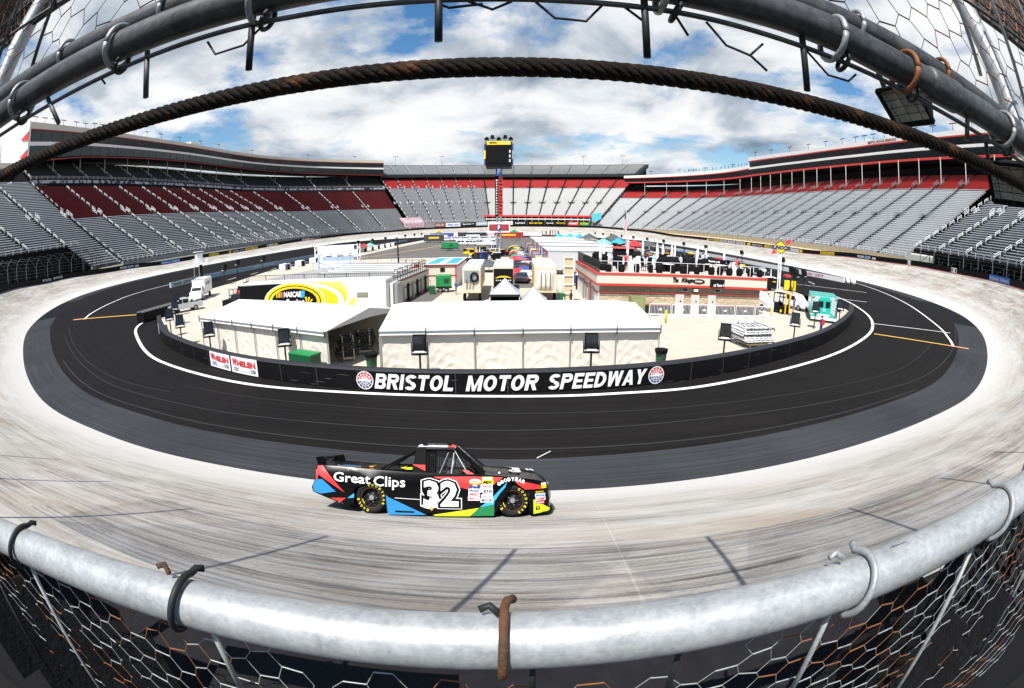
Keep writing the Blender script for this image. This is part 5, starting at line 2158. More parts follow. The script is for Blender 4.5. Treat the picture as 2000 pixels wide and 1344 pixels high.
def shed():
    x0, x1, y0, y1, Z = -10.9, -6.9, 63.6, 77, 2.84
    t = thing('storage_building', 'small cream building with a flat roof painted in blue and white panels', 'building', (x0, y0, 0))
    L = Vector((x0, y0, 0))
    def bx(a, b, n, m):
        mb = MB()
        mb.box(((a[0] + b[0]) / 2, (a[1] + b[1]) / 2, (a[2] + b[2]) / 2), (b[0] - a[0], b[1] - a[1], b[2] - a[2]))
        o = mb.build(n, m, t)
        o.location = -L
        return o
    bx((x0, y0, 0), (x1, y1, Z - .2), 'wall', 'cream')
    bx((x0 - .1, y0 - .15, Z - .2), (x1 + .25, y1 + .1, Z), 'roof_slab', 'trimd')
    bx((x0 - .05, y0 - .1, Z), (x1 + .2, y1, Z + .03), 'roof_membrane', 'white')
    bx((x0 + .1, y0 + .6, Z + .032), (x0 + 1.5, y1 - 2, Z + .06), 'blue_roof_panel', 'cblue')
    bx((x0 + 2.4, y0 + .6, Z + .032), (x0 + 3.9, y1 - 2, Z + .06), 'blue_roof_panel', 'cblue')
    bx((x0 + 1.5, y1 - 5, Z + .032), (x0 + 1.9, y1 - 2, Z + .06), 'blue_roof_panel', 'cblue')
    bx((x0, y0 - .03, 1.35), (x1 + .02, y0, 1.5), 'red_band', 'trimd')
    bx((x0 + 1.9, y0 - .05, 1.9), (x0 + 2.5, y0 - .01, 2.4), 'window', 'glassd')
    bx((x1 - .2, y0 - .08, 0), (x1 - .05, y0 - .02, Z - .2), 'downpipe', 'trim')
    bx((x1, y0 + .2, 0), (x1 + .05, y1, Z - .25), 'side_wall', 'creamw')


shed()


def tent_popup(x, y, w, d, eave, peak, label, dark=True):
    t = thing('popup_canopy', label, 'canopy', (x, y, 0))
    mb = MB()
    n = 10
    # four sloping sides with concave curve
    def P(u, v):
        r = max(abs(u), abs(v))
        return (u * w / 2, v * d / 2, eave + (peak - eave) * (1 - r) ** 1.25)
    for i in range(-n, n):
        for j in range(-n, n):
            a, b, c, e = P(i / n, j / n), P((i + 1) / n, j / n), P((i + 1) / n, (j + 1) / n), P(i / n, (j + 1) / n)
            mb.quad(a, b, c, e)
    mb.build('roof', 'tarp', t)
    mb = MB()
    for a, b in (((-1, -1), (1, -1)), ((1, -1), (1, 1)), ((1, 1), (-1, 1)), ((-1, 1), (-1, -1))):
        A, B = (a[0] * w / 2, a[1] * d / 2), (b[0] * w / 2, b[1] * d / 2)
        mb.quad((*A, eave + .01), (*B, eave + .01), (*B, eave - .2), (*A, eave - .2))
    mb.build('valance', 'dsteel', t)
    for a in (-1, 1):
        for b in (-1, 1):
            mb = MB()
            mb.bar((a * (w / 2 - .05), b * (d / 2 - .05), 0), (a * (w / 2 - .05), b * (d / 2 - .05), eave), .06)
            mb.build('leg', 'alum', t)
    if dark:
        for a in (-1, 1):
            mb = MB()
            mb.quad((a * w * .48, -d / 2, 0), (a * w * .48, d / 2, 0), (a * w * .48, d / 2, eave), (a * w * .48, -d / 2, eave))
            mb.build('side_curtain', 'matblack', t)
        mb = MB()
        mb.quad((-w / 2, d * .48, 0), (w / 2, d * .48, 0), (w / 2, d * .48, eave), (-w / 2, d * .48, eave))
        mb.build('rear_curtain', 'matblack', t)


tent_popup(-.63, 46.2, 2.7, 3.4, 1.62, 2.95, 'grey pop-up canopy with a dark interior, the larger of the two behind the long tent')
tent_popup(1.95, 45.8, 2.5, 3.2, .98, 2.25, 'low pale grey pop-up canopy, the smaller of the two behind the long tent', False)


# ------------------------------------------------------------------ vehicles
def wheel(t, x, y, r, w, hub='steel', name='wheel'):
    s = 1 if y > 0 else -1
    mb = MB()
    mb.tube([(x, y - s * w, r), (x, y - s * w * .9, r), (x, y - s * w * .1, r), (x, y, r)], [r * .85, r, r, r * .82], 20)
    o = mb.build(name, 'rubber', t)
    mb = MB()
    mb.tube([(x, y - s * .01, r), (x, y + s * .012, r)], [r * .58, r * .52], 14)
    mb.build('rim', hub, o)
    return o


def body_mb(side, w, tum=.12, z_t=None):
    """closed side silhouette [(x,z)], widened to +-w/2, narrowing above z_t"""
    zt = z_t if z_t is not None else 1e9
    zmax = max(p[1] for p in side)
    def hw(z):
        if z <= zt:
            return w / 2
        return w / 2 - tum * (z - zt) / max(.01, zmax - zt)
    mb = MB()
    n = len(side)
    mb.v = [(x, -hw(z), z) for x, z in side] + [(x, hw(z), z) for x, z in side]
    mb.f = [tuple(range(n)), tuple(range(2 * n - 1, n - 1, -1))]
    mb.m = [0, 0]
    for k in range(n):
        j = (k + 1) % n
        mb.f.append((k, k + n, j + n, j))
        mb.m.append(0)
    return mb, hw


def vehicle(name, label, cat, loc, rz, side, w, paint, wheels, windows=(), tum=.14, zt=.95, group=None, extras=(), hub='steel', light_z=.7, scale=1.0):
    """side silhouette from rear (x small) to front; windows: list of polygons [(x,z)] on both flanks"""
    t = thing(name, label, cat, loc, rz, group)
    t.scale = (scale, scale, scale)
    mb, hw = body_mb(side, w, tum, zt)
    body = mb.build('body', paint, t)
    bv = body.modifiers.new('bevel', 'BEVEL')
    bv.width = .05
    bv.segments = 2
    bv.limit_method = 'ANGLE'
    for poly in windows:
        for s in (-1, 1):
            mb = MB()
            pts = [(x, s * (hw(z) + .006), z) for x, z in poly]
            if s > 0:
                pts = pts[::-1]
            mb.poly(pts)
            mb.build('side_window', 'glassd', t)
    # windscreen and rear glass follow the silhouette's sloping edges
    for (a, b, nm) in extras:
        (x0, z0), (x1, z1) = a, b
        d = Vector((x1 - x0, 0, z1 - z0))
        nrm = Vector((d.z, 0, -d.x)).normalized() * .012
        mb = MB()
        k0, k1 = hw(z0) - .1, hw(z1) - .08
        mb.quad((x0 + nrm.x, -k0, z0 + nrm.z), (x0 + nrm.x, k0, z0 + nrm.z), (x1 + nrm.x, k1, z1 + nrm.z), (x1 + nrm.x, -k1, z1 + nrm.z))
        mb.build(nm, 'glassd', t)
    xr, xf = min(p[0] for p in side), max(p[0] for p in side)
    for s in (-1, 1):
        for x, r in wheels:
            wheel(t, x, s * (w / 2 + .01), r, .22, hub)
        mb = MB()
        mb.box((xf + .0, s * (w / 2 - .25), light_z), (.06, .3, .16))
        mb.build('headlight', 'alum', t)
        mb = MB()
        mb.box((xr - .0, s * (w / 2 - .12), light_z + .1), (.06, .14, .24))
        mb.build('tail_light', 'redlogo', t)
    return t


PICK = [(0, .45), (0, 1.12), (1.9, 1.12), (1.98, 1.75), (2.15, 1.84), (3.55, 1.82), (3.75, 1.74), (4.25, 1.2), (5.3, 1.08), (5.45, .95), (5.5, .45)]
PICKW = [[(2.15, 1.2), (2.15, 1.7), (2.95, 1.72), (2.95, 1.2)], [(3.05, 1.2), (3.05, 1.72), (3.62, 1.70), (4.05, 1.2)]]
SEDAN = [(0, .35), (0, .85), (.55, .95), (1.15, 1.35), (2.5, 1.38), (3.25, .92), (4.3, .80), (4.5, .60), (4.5, .32)]
SEDANW = [[(1.05, .95), (1.35, 1.28), (1.95, 1.30), (1.95, .95)], [(2.05, .95), (2.05, 1.30), (2.45, 1.30), (2.95, .95)]]
VAN = [(0, .4), (0, 1.9), (.1, 2.0), (3.9, 2.0), (4.5, 1.25), (5.2, 1.05), (5.3, .45)]
VANW = [[(.4, 1.25), (.4, 1.75), (1.6, 1.75), (1.6, 1.25)], [(1.8, 1.25), (1.8, 1.75), (2.9, 1.75), (2.9, 1.25)], [(3.1, 1.25), (3.1, 1.75), (3.8, 1.75), (4.3, 1.25)]]


def pickup(label, loc, rz, col, cname, group=None, scale=.88):
    t = vehicle('pickup_truck', label, 'pickup', loc, rz, PICK, 1.9, carpaint(cname, col), [(1.1, .38), (4.5, .38)], PICKW, group=group, extras=[((3.75, 1.72), (4.25, 1.22), 'windscreen'), ((1.92, 1.2), (1.98, 1.7), 'rear_window')], scale=scale)
    mb = MB()
    mb.quad((.15, -.8, 1.125), (1.8, -.8, 1.125), (1.8, .8, 1.125), (.15, .8, 1.125))
    mb.build('load_bed', 'dsteel', t)
    return t


pickup('silver pickup truck parked at the left bend behind the tyre barrier', (-36.2, 50.5, 0), R(-125), (.50, .52, .54), 'silver')
pickup('white crew cab pickup beside the right end of the pavilion', (24.9, 51.6, 0), R(-68), (.75, .75, .74), 'whitecar', scale=.95)
pickup('white pickup parked just behind and left of the green ambulance', (30.6, 52.0, 0), R(-75), (.75, .75, .74), 'whitecar')
pickup('white pickup with a red tail parked right of the green ambulance', (37.0, 52.6, 0), R(-95), (.75, .75, .74), 'whitecar')


def box_truck():
    t = thing('box_truck', 'white box truck with printed sides parked on the left paddock edge', 'truck', (-43.4, 62.3, 0), R(-70))
    t.scale = (.82, .82, .82)
    mb = MB()
    mb.box((2.6, 0, 2.15), (5.4, 2.3, 2.4))
    o = mb.build('cargo_box', 'white', t)
    for s in (-1, 1):
        mb = MB()
        f = lambda x, y: (x, s * 1.157, y)
        text(mb, 'HAZMAT' if s > 0 else 'RESPONSE', (lambda x, y: (x, -1.157, y)) if s < 0 else (lambda x, y: (5.2 - x, 1.157, y)), (1.0, 2.2, 4.2, 2.8), .03)
        mb.build('lettering', 'dsteel', o)
    mb, hw = body_mb([(5.4, .5), (5.4, 2.3), (6.4, 2.3), (6.8, 1.6), (7.7, 1.45), (7.85, .5)], 2.1, .15, 1.4)
    c = mb.build('cab', 'white', t)
    for s in (-1, 1):
        mb = MB()
        mb.poly([(5.6, s * 1.04, 1.5), (5.6, s * .97, 2.15), (6.3, s * .97, 2.15), (6.6, s * 1.02, 1.5)])
        mb.build('side_window', 'glassd', c)
        for x in (1.2, 6.9):
            wheel(t, x, s * 1.12, .45, .3)
    mb = MB()
    mb.quad((6.42, -.85, 2.25), (6.42, .85, 2.25), (6.82, .9, 1.62), (6.82, -.9, 1.62))
    mb.build('windscreen', 'glassd', c)
    mb = MB()
    mb.box((2.8, 0, .75), (6.5, 1.2, .25))
    mb.build('chassis', 'dsteel', t)
    for k in range(5):
        mb = MB()
        mb.box((5.35, -.8 + .4 * k, 3.42), (.12, .2, .12))
        mb.build('roof_marker_lamp', 'dsteel', t)


box_truck()


def ambulance():
    t = thing('ambulance', 'teal ambulance with white chevrons parked behind the right end of the infield wall', 'ambulance', (30.0, 41.6, 0), R(60))
    # local x runs away from the camera; rear face at x=0
    mb = MB()
    mb.box((2.3, 0, 1.50), (4.6, 2.9, 2.0))
    b = mb.build('rear_body', 'teal', t)
    m = b.modifiers.new('bevel', 'BEVEL')
    m.width = .08
    m.segments = 2
    f = lambda x, y: (-.015, -x, y)
    # chevrons
    for s in (-1, 1):
        for k in range(6):
            mb = MB()
            y0 = .62 + k * .27
            flat(mb, [(s * 1.36, y0), (s * .72, y0 + .42), (s * .72, y0 + .56), (s * 1.36, y0 + .14)] if s > 0 else [(s * .72, y0 + .42), (s * 1.36, y0), (s * 1.36, y0 + .14), (s * .72, y0 + .56)], f)
            mb.build('chevron', 'white', b)
    mb = MB()
    flat(mb, [(-.66, .62), (.66, .62), (.66, .80), (-.66, .80)], f)
    mb.build('white_band', 'white', b)
    for s in (-1, 1):
        mb = MB()
        flat(mb, [(s * .36 - .24, 1.45), (s * .36 + .24, 1.45), (s * .36 + .24, 2.05), (s * .36 - .24, 2.05)], lambda x, y: (-.03, -x, y))
        d = mb.build('rear_window', 'glassd', t)
        mb = MB()
        mb.box((-.05, s * .08, 1.2), (.05, .06, .22))
        mb.build('door_handle', 'alum', t)
        for k in range(2):
            mb = MB()
            mb.box((-.03, s * (1.2 - .5 * k), 2.33), (.06, .22, .14))
            mb.build('rear_lamp', 'redlogo' if k == 0 else 'alum', t)
    mb = MB()
    text(mb, 'EMERGENCY', f, (-.5, .42, .5, .55), .03)
    mb.build('lettering', 'white', b)
    mb = MB()
    mb.box((-.15, 0, .38), (.3, 2.7, .22))
    mb.build('step_bumper', 'creamw', t)
    mb, hw = body_mb([(4.6, .4), (4.6, 1.9), (5.2, 1.9), (5.8, 1.3), (6.6, 1.15), (6.7, .4)], 2.0, .15, 1.1)
    mb.build('cab', 'teal', t)
    mb = MB()
    mb.quad((5.22, -.8, 1.86), (5.22, .8, 1.86), (5.79, .85, 1.32), (5.79, -.85, 1.32))
    mb.build('windscreen', 'glassd', t)
    for s in (-1, 1):
        for x in (1.0, 5.8):
            wheel(t, x, s * 1.3, .38, .3)
    # white flank stripes
    for s in (-1, 1):
        mb = MB()
        mb.quad((.2, s * 1.46, 1.25), (4.4, s * 1.46, 1.25), (4.4, s * 1.46, 1.5), (.2, s * 1.46, 1.5))
        mb.build('side_stripe', 'white', b)


ambulance()


def person(label, x, y, z, rz, shirt, trousers, h=1.72, arms='down'):
    t = thing('person', label, 'person', (x, y, z), rz)
    k = h / 1.75
    V = [(0, 0, .95), (0, 0, 1.15), (0, 0, 1.42), (0, 0, 1.52), (0, -.01, 1.62), (0, -.01, 1.70),
         (.18, 0, 1.42), (.25, .02, 1.14), (.24, -.10 if arms == 'down' else -.22, .92 if arms == 'down' else 1.15),
         (-.18, 0, 1.42), (-.25, .02, 1.14), (-.24, -.10 if arms == 'down' else -.22, .92 if arms == 'down' else 1.15),
         (.09, 0, .88), (.10, -.02, .48), (.10, .02, .07), (.11, -.13, .04),
         (-.09, 0, .88), (-.10, .04, .48), (-.10, .08, .07), (-.11, -.06, .04)]
    Ed = [(0, 1), (1, 2), (2, 3), (3, 4), (4, 5), (2, 6), (6, 7), (7, 8), (2, 9), (9, 10), (10, 11), (0, 12), (12, 13), (13, 14), (14, 15), (0, 16), (16, 17), (17, 18), (18, 19)]
    rad = [.15, .14, .15, .055, .10, .07, .065, .045, .035, .065, .045, .035, .09, .06, .045, .04, .09, .06, .045, .04]
    me = bpy.data.meshes.new('body')
    me.from_pydata([(a * k, b * k, c * k) for a, b, c in V], Ed, [])
    o = bpy.data.objects.new('body', me)
    COL.objects.link(o)
    o.parent = t
    md = o.modifiers.new('skin', 'SKIN')
    for i, r in enumerate(rad):
        me.skin_vertices[0].data[i].radius = (r * k, r * k * .8)
    me.skin_vertices[0].data[0].use_root = True
    o.modifiers.new('sub', 'SUBSURF').levels = 1
    # one body surface coloured by height: skin, shirt, trousers
    m = bpy.data.materials.new('clothed_body')
    m.use_nodes = True
    n = NT(m.node_tree)
    b = m.node_tree.nodes['Principled BSDF']
    sp = n.node('ShaderNodeSeparateXYZ')
    n.link(n.node('ShaderNodeTexCoord').outputs['Object'], sp.inputs[0])
    c = n.mix(n.math('GREATER_THAN', sp.outputs[2], .93 * k), trousers, shirt)
    c = n.mix(n.math('GREATER_THAN', sp.outputs[2], 1.47 * k), c, (.42, .24, .17))
    c = n.mix(n.math('LESS_THAN', sp.outputs[2], .46 * k), c, (.42, .24, .17))
    n.link(c, b.inputs['Base Color'])
    b.inputs['Roughness'].default_value = .8
    me.materials.append(m)
    mb = MB()
    mb.tube([(0, .0, 1.66 * k), (0, .0, 1.72 * k), (0, 0, 1.79 * k)], [.105 * k, .10 * k, .03 * k], 10)
    mb.build('hair', M('dark_hair', (.03, .02, .015), .7), t, True)
    return t


person('person in a dark blue shirt with a red backpack behind the infield wall at right', 25.4, 35.4, 0, R(20), (.03, .05, .22), (.03, .08, .35))
mb = MB()
mb.box((0, -.2, 1.22), (.30, .16, .42), taper=.8)
o = mb.build('backpack', 'redlogo')
o.location = (25.4, 35.38, 0)
tag(o, 'small red backpack on the back of the person by the infield wall', 'backpack')
person('person in a blue top standing between the white pickup and the ambulance', 29.3, 46.5, 0, R(40), (.03, .10, .40), (.35, .20, .15), 1.6)
person('person in red beside the black forklift near the pavilion', 27.6, 49.5, 0, R(10), (.5, .05, .03), (.05, .05, .07), 1.6)


def forklift():
    t = thing('forklift', 'black and yellow forklift in front of the white crew cab pickup', 'forklift', (27.3, 47.4, 0), R(-75))
    mb, hw = body_mb([(0, .3), (0, 1.0), (.7, 1.05), (.9, .7), (1.9, .7), (1.9, .25)], 1.1, .05, .8)
    mb.build('body', 'matblack', t)
    for s in (-.45, .45):
        for x in (.25, 1.75):
            mb = MB()
            mb.bar((x, s, .7), (x * .9 + .15, s, 2.0), .07)
            mb.build('cage_post', 'matblack', t)
        mb = MB()
        mb.bar((2.05, s * .7, .1), (2.0, s * .7, 2.35), .1)
        mb.build('mast_rail', 'yellow', t)
        mb = MB()
        mb.box((2.6, s * .6, .12), (1.1, .12, .05))
        mb.build('fork', 'dsteel', t)
        for x, r in ((.35, .28), (1.6, .33)):
            wheel(t, x, s * 1.2, r, .2, 'yellow')
    mb = MB()
    mb.box((.95, 0, 2.03), (1.4, 1.0, .06))
    mb.build('overhead_guard', 'matblack', t)


forklift()


def artic(name, label, cat, x, y, rz, L, w, h, z0, mat, end='canvas', group=None, roofm='white'):
    """box trailer: local x along its length, rear face at x=0 towards the camera when rz=90"""
    t = thing(name, label, cat, (x, y, 0), rz, group)
    mb = MB()
    mb.box((L / 2, 0, (z0 + h) / 2), (L, w, h - z0))
    b = mb.build('box_body', mat, t)
    m = b.modifiers.new('bevel', 'BEVEL')
    m.width = .04
    m.segments = 1
    mb = MB()
    mb.box((L / 2, 0, h + .02), (L - .06, w - .06, .03))
    for k in range(3):
        mb.box((L * (.2 + .28 * k), 0, h + .06), (.7, w * .5, .05), 1)
    mb.build('roof_skin', [roofm, 'steel'], t)
    for k in (0.8, 1.6):
        for s in (-1, 1):
            wheel(t, k, s * w * .5, .36, .25)
    mb = MB()
    mb.box((L * .5, 0, z0 - .12), (L * .95, w * .5, .16))
    mb.build('chassis', 'dsteel', t)
    return t


def three_trailers():
    g = 'race trailers in the middle of the paddock'
    a = artic('race_trailer', 'cream trailer with a spare wheel and hoses on its rear, left of the grey canopy', 'trailer', -4.05, 51.0, R(91), 11.5, 1.85, 3.45, .95, 'cream', group=g)
    b = artic('race_trailer', 'white roofed trailer with an open dark rear awning, behind the grey canopy', 'trailer', -.9, 53.0, R(90), 10.5, 2.1, 3.42, .8, 'cream', group=g)
    c = artic('race_trailer', 'cream trailer with a yellow side and a tarpaulin bundle, right of the grey canopy', 'trailer', 3.35, 51.0, R(89), 11.5, 2.25, 3.55, 1.05, 'cream', group=g, roofm='creamw')
    # details of a
    mb = MB()
    pts = [(-.12, .0 - .28 + .34 * math.cos(q * math.pi / 8), 2.5 + .42 * math.sin(q * math.pi / 8)) for q in range(17)]
    mb.tube(pts, .12, 6, cap=False)
    mb.build('spare_wheel', 'rubber', a)
    mb = MB()
    mb.box((-.02, 0, 2.55), (.03, 1.5, 1.2))
    mb.build('rear_panel', 'steel', a)
    mb = MB()
    mb.box((-.25, 0, 1.0), (.5, 1.9, .1))
    mb.build('tail_lift', 'tan', a)
    for k in range(3):
        mb = MB()
        mb.bar((-.12, .5 - .3 * k, 1.3), (-.2, .45 - .35 * k, 2.3), .05)
        mb.build('hose', 'matblack', a)
    mb = MB()
    mb.quad((.4, -.95, 1.1), (6, -.95, 1.1), (6, -.95, 2.2), (.4, -.95, 2.2))
    mb.build('yellow_side_graphic', 'yellow', a)
    # b: dark rear
    mb = MB()
    mb.box((-.03, 0, 2.0), (.05, 2.0, 2.3))
    mb.build('rear_opening', 'matblack', b)
    mb = MB()
    mb.tube([(-.12, -.8, 2.2), (-.16, -.3, 2.32), (-.16, .3, 2.32), (-.12, .8, 2.2)], [.03, .09, .09, .03], 8)
    mb.build('yellow_awning_roll', 'yellow', b)
    for k in range(8):
        mb = MB()
        mb.box((-.1, -.75 + k * .21, 1.95), (.08, .11, .1))
        mb.build('hanging_cap', 'white', b)
    # c: tarpaulin bundle
    mb = MB()
    n, m = 12, 10
    for i in range(n + 1):
        for j in range(m + 1):
            u, v = i / n * 2 - 1, j / m
            mb.v.append((-.05 - .28 * (1 - u ** 4) * (1 - (2 * v - 1) ** 6) * (.8 + .25 * math.sin(11 * u + 3 * v)), u * .85, 1.25 + 1.9 * v))
    for i in range(n):
        for j in range(m):
            q = i * (m + 1) + j
            mb.f.append((q, q + m + 1, q + m + 2, q + 1))
            mb.m.append(0)
    mb.build('tarpaulin_bundle', 'canvasw', c, True)
    for y in (-.45, 0, .45):
        mb = MB()
        mb.bar((-.36, y, 1.3), (-.36, y, 3.1), .05)
        mb.build('strap', 'dsteel', c)
    mb = MB()
    mb.quad((.2, 1.14, 1.2), (9, 1.14, 1.2), (9, 1.14, 3.3), (.2, 1.14, 3.3))
    mb.build('yellow_side_graphic', 'yellow', c)
    mb = MB()
    mb.tube([(.6, .2, 3.6), (.9, .0, 4.0)], .03, 5)
    mb.tube([(.9, .0, 4.0), (.98, -.02, 4.05)], [.05, .45], 12)
    mb.build('satellite_dish', 'creamw', c)
    mb = MB()
    mb.box((-.3, 0, 1.05), (.6, 2.4, .12))
    mb.build('tail_platform', 'tan', c)


three_trailers()


def ramp():
    t = thing('loading_ramp', 'tall folded tan loading ramp standing upright left of the pavilion', 'ramp', (5.62, 50.4, 0), R(90))
    for k in range(5):
        mb = MB()
        mb.box((0, 0, .5 + k * .9), (.06, .84, .84))
        mb.build('ramp_panel', 'tan', t)
        mb = MB()
        mb.box((-.08, 0, .93 + k * .9), (.12, .9, .08))
        mb.build('cross_member', 'creamw', t)
    for s in (-1, 1):
        mb = MB()
        mb.box((-.05, s * .47, 2.4), (.14, .08, 4.8))
        mb.build('side_rail', 'creamw', t)
    mb = MB()
    mb.bar((.1, .4, 3.6), (1.6, .4, .1), .08)
    mb.build('prop_strut', 'dsteel', t)


ramp()


def sprint_trailer():
    x0, x1, y = -24.6, -10.4, 41.0
    z0, z1 = .95, 3.42
    t = thing('display_trailer', 'large black, yellow and white display trailer with an oval racing logo, behind the left tent', 'trailer', (x0, y, 0))
    L = x1 - x0
    mb = MB()
    mb.box((L / 2, 1.2, (z0 + z1) / 2), (L, 2.4, z1 - z0))
    b = mb.build('box_body', 'white', t)
    mb = MB()
    mb.box((L / 2, 1.2, z1 + .03), (L + .06, 2.46, .06))
    mb.build('roof_skin', 'white', t)
    Hh = z1 - z0
    def f(k):
        return lambda x, y_: (x * L, -.004 * k - .004, z0 + y_ * Hh)
    def g(n, m, pts, k):
        mb = MB()
        flat(mb, pts, f(k))
        return mb.build(n, m, b)
    g('black_graphic', 'black', [(.0, .01), (.60, .01), (.42, .99), (0, .97)], 1)
    g('yellow_graphic', 'yellow', [(.42, .60), (.5, .99), (.72, .99), (.80, .78), (.82, .30), (.74, .01), (.5, .01)], 2)
    def ar(cx, cy, rx, ry, a0, a1, n=18):
        return [(cx + rx * math.cos(math.radians(a0 + (a1 - a0) * k / n)), cy + ry * math.sin(math.radians(a0 + (a1 - a0) * k / n))) for k in range(n + 1)]
    g('white_graphic', 'white', ar(.50, .35, .235, .62, -90, 90)[::1] + ar(.50, .35, .20, .50, 90, -90), 3)
    g('white_graphic', 'white', [(.70, .01), (.76, .4), (.73, .85), (.62, .995), (.995, .995), (.995, .01)], 3)
    g('yellow_graphic', M('yellow_pale', (.80, .62, .16), .5), [(.52, .99), (.62, .93), (.72, .72), (.76, .50), (.76, .75), (.72, .99)], 4)
    g('yellow_graphic', M('yellow_pale', (.80, .62, .16), .5), [(.68, .01), (.74, .12), (.79, .42), (.82, .42), (.80, .01)], 4)
    g('grey_swoosh', 'steel', [(.13, .02), (.22, .30), (.33, .52), (.28, .28), (.20, .02)], 4)
    g('grey_swoosh', 'alum', [(.24, .02), (.29, .2), (.36, .42), (.31, .2), (.28, .02)], 4)
    for rx, ry, m, k in ((.215, .66, 'white', 5), (.207, .63, 'yellow', 6), (.185, .55, 'black', 7), (.178, .52, 'yellow', 8), (.158, .45, 'black', 9)):
        g('logo_oval', m, ellipse(.40, .36, rx, ry, 36), k)
    for k, (m, x) in enumerate((('yellow', .275), ('yellow', .286), ('yellow', .297), ('oline', .308), ('trim', .318))):
        g('logo_bar', m, [(x, .50), (x + .006, .50), (x + .011, .70), (x + .005, .70)], 11)
    mb = MB()
    text(mb, 'NASCAR', f(12), (.33, .50, .455, .70), .05, .15)
    mb.build('lettering', 'white', b)
    g('logo_blue_block', 'cblue', [(.44, .48), (.475, .48), (.48, .72), (.445, .72)], 10)
    mb = MB()
    text(mb, 'Sprint', f(12), (.345, .14, .475, .44), .03)
    mb.build('lettering', 'white', b)
    for k in range(5):
        a = math.radians(100 - 26 * k)
        cx, cy = .492, .16
        g('logo_ray', 'yellow', [(cx, cy), (cx + .05 * math.cos(a) - .006, cy + .34 * math.sin(a)), (cx + .05 * math.cos(a) + .008, cy + .34 * math.sin(a))], 12)
    mb = MB()
    mb.box((L * .855, -.03, z0 + Hh * .52), (1.0, .04, .42))
    w = mb.build('window', 'steel', t)
    mb = MB()
    mb.box((L * .855, -.06, z0 + Hh * .52), (.88, .02, .32))
    mb.build('pane', M('tan_glass', (.25, .24, .16), .3), w)
    for k in range(9):
        mb = MB()
        mb.box((L * (.72 + .03 * k), -.05, z0 + .05), (.26, .06, .05))
        mb.build('marker_lamp', 'matblack', t)
    # folded stage at the right end
    for k, (xx, m) in enumerate(((.15, 'steel'), (.45, 'canvasw'), (.8, 'steel'))):
        mb = MB()
        mb.box((L + xx, .9 + .15 * k, z0 + 1.1), (.28, 2.0, 2.2 - .1 * k))
        mb.build('folded_stage', m, t)
    # dark tractor side at left end
    for k, (xx, zz, sx, sz, m) in enumerate(((-.6, 1.5, 1.1, 2.2, 'dsteel'), (-1.7, 1.3, 1.0, 1.6, 'matblack'))):
        mb = MB()
        mb.box((xx, 1.2, zz), (sx, 2.2, sz))
        mb.build('tractor_cab', m, t)
    for x in (1.2, 2.4, 11.5, 12.7):
        wheel(t, x, .03, .42, .3)
    for x in (1.0, 6.0, 13.0):
        mb = MB()
        mb.box((x, 1.2, z0 / 2), (.15, .15, z0))
        mb.build('landing_leg', 'dsteel', t)
    railing(t, (0, 0, 0), [(-3.0, 2.8), (-1.0, 2.9)], 1.7, 1.1, .5, 'dsteel', (1.0, .5), .06, 'platform_railing')
    mb = MB()
    mb.box((-2.0, 3.0, 1.2), (2.2, 1.6, 1.0))
    mb.build('platform', 'dsteel', t)


sprint_trailer()


# far haulers, side by side with their long roofs across the view
for k in range(20):
    y = 80 + k * 4.9
    L = 15.5 + rnd.uniform(-1, 1)
    t = thing('transporter', 'white roofed race transporter in the long row behind the pavilion', 'trailer', (5.6 + k * .02, y, 0), 0, 'race transporters parked side by side')
    mb = MB()
    mb.box((L / 2, 0, 2.1), (L, 2.5, 2.8))
    col = [(.5, .5, .5), (.08, .09, .12), (.45, .05, .05), (.06, .1, .3), (.55, .55, .52), (.03, .03, .03)][k % 6]
    mb.build('box_body', carpaint('hauler%d' % (k % 6), col), t)
    mb = MB()
    mb.box((L / 2, 0, 3.53), (L - .1, 2.4, .05))
    mb.build('roof_skin', 'white' if k % 4 else 'steel', t)
    for x in (1.2, 2.4):
        wheel(t, x, -1.26, .45, .3)
    mb = MB()
    mb.box((-.8, 0, 1.2), (1.5, 2.1, 1.6), taper=.85)
    mb.build('tractor_cab', carpaint('cab%d' % (k % 6), [(.5, .04, .04), (.05, .05, .06), (.7, .7, .7), (.6, .45, .03), (.05, .12, .4), (.35, .35, .36)][k % 6]), t)
cols = [(.02, .02, .025), (.7, .7, .7), (.5, .03, .03), (.03, .08, .35), (.65, .45, .02), (.3, .31, .33), (.03, .25, .12), (.75, .74, .70)]
nm = ['black', 'white', 'red', 'blue', 'yellow', 'grey', 'green', 'cream']
CARP = {}
for k in range(30):
    y = 66 + k * 3.05
    c = k % 8 if k not in (4, 5, 6) else 0
    if k in (9, 10, 12):
        c = 2
    key = nm[c]
    if key not in CARP:
        CARP[key] = vehicle('parked_car', 'p', 'car', (0, 0, 0), 0, SEDAN, 1.75, carpaint(key, cols[c]), [(.85, .32), (3.6, .32)], SEDANW, extras=[((2.52, 1.36), (3.2, .95), 'windscreen')])
        o = CARP[key]
    else:
        o = copy_tree(CARP[key])
    o.location = (1.0 + rnd.uniform(-.2, .2) - .018 * (y - 66) + (1.0 if k % 2 else 0), y, 0)
    o.rotation_euler = (0, 0, R(58 if k > 3 else 88) + rnd.uniform(-.08, .08))
    o['label'] = '%s car in the packed row left of the white roofed transporters' % key
    o['group'] = 'cars parked in front of the transporters'
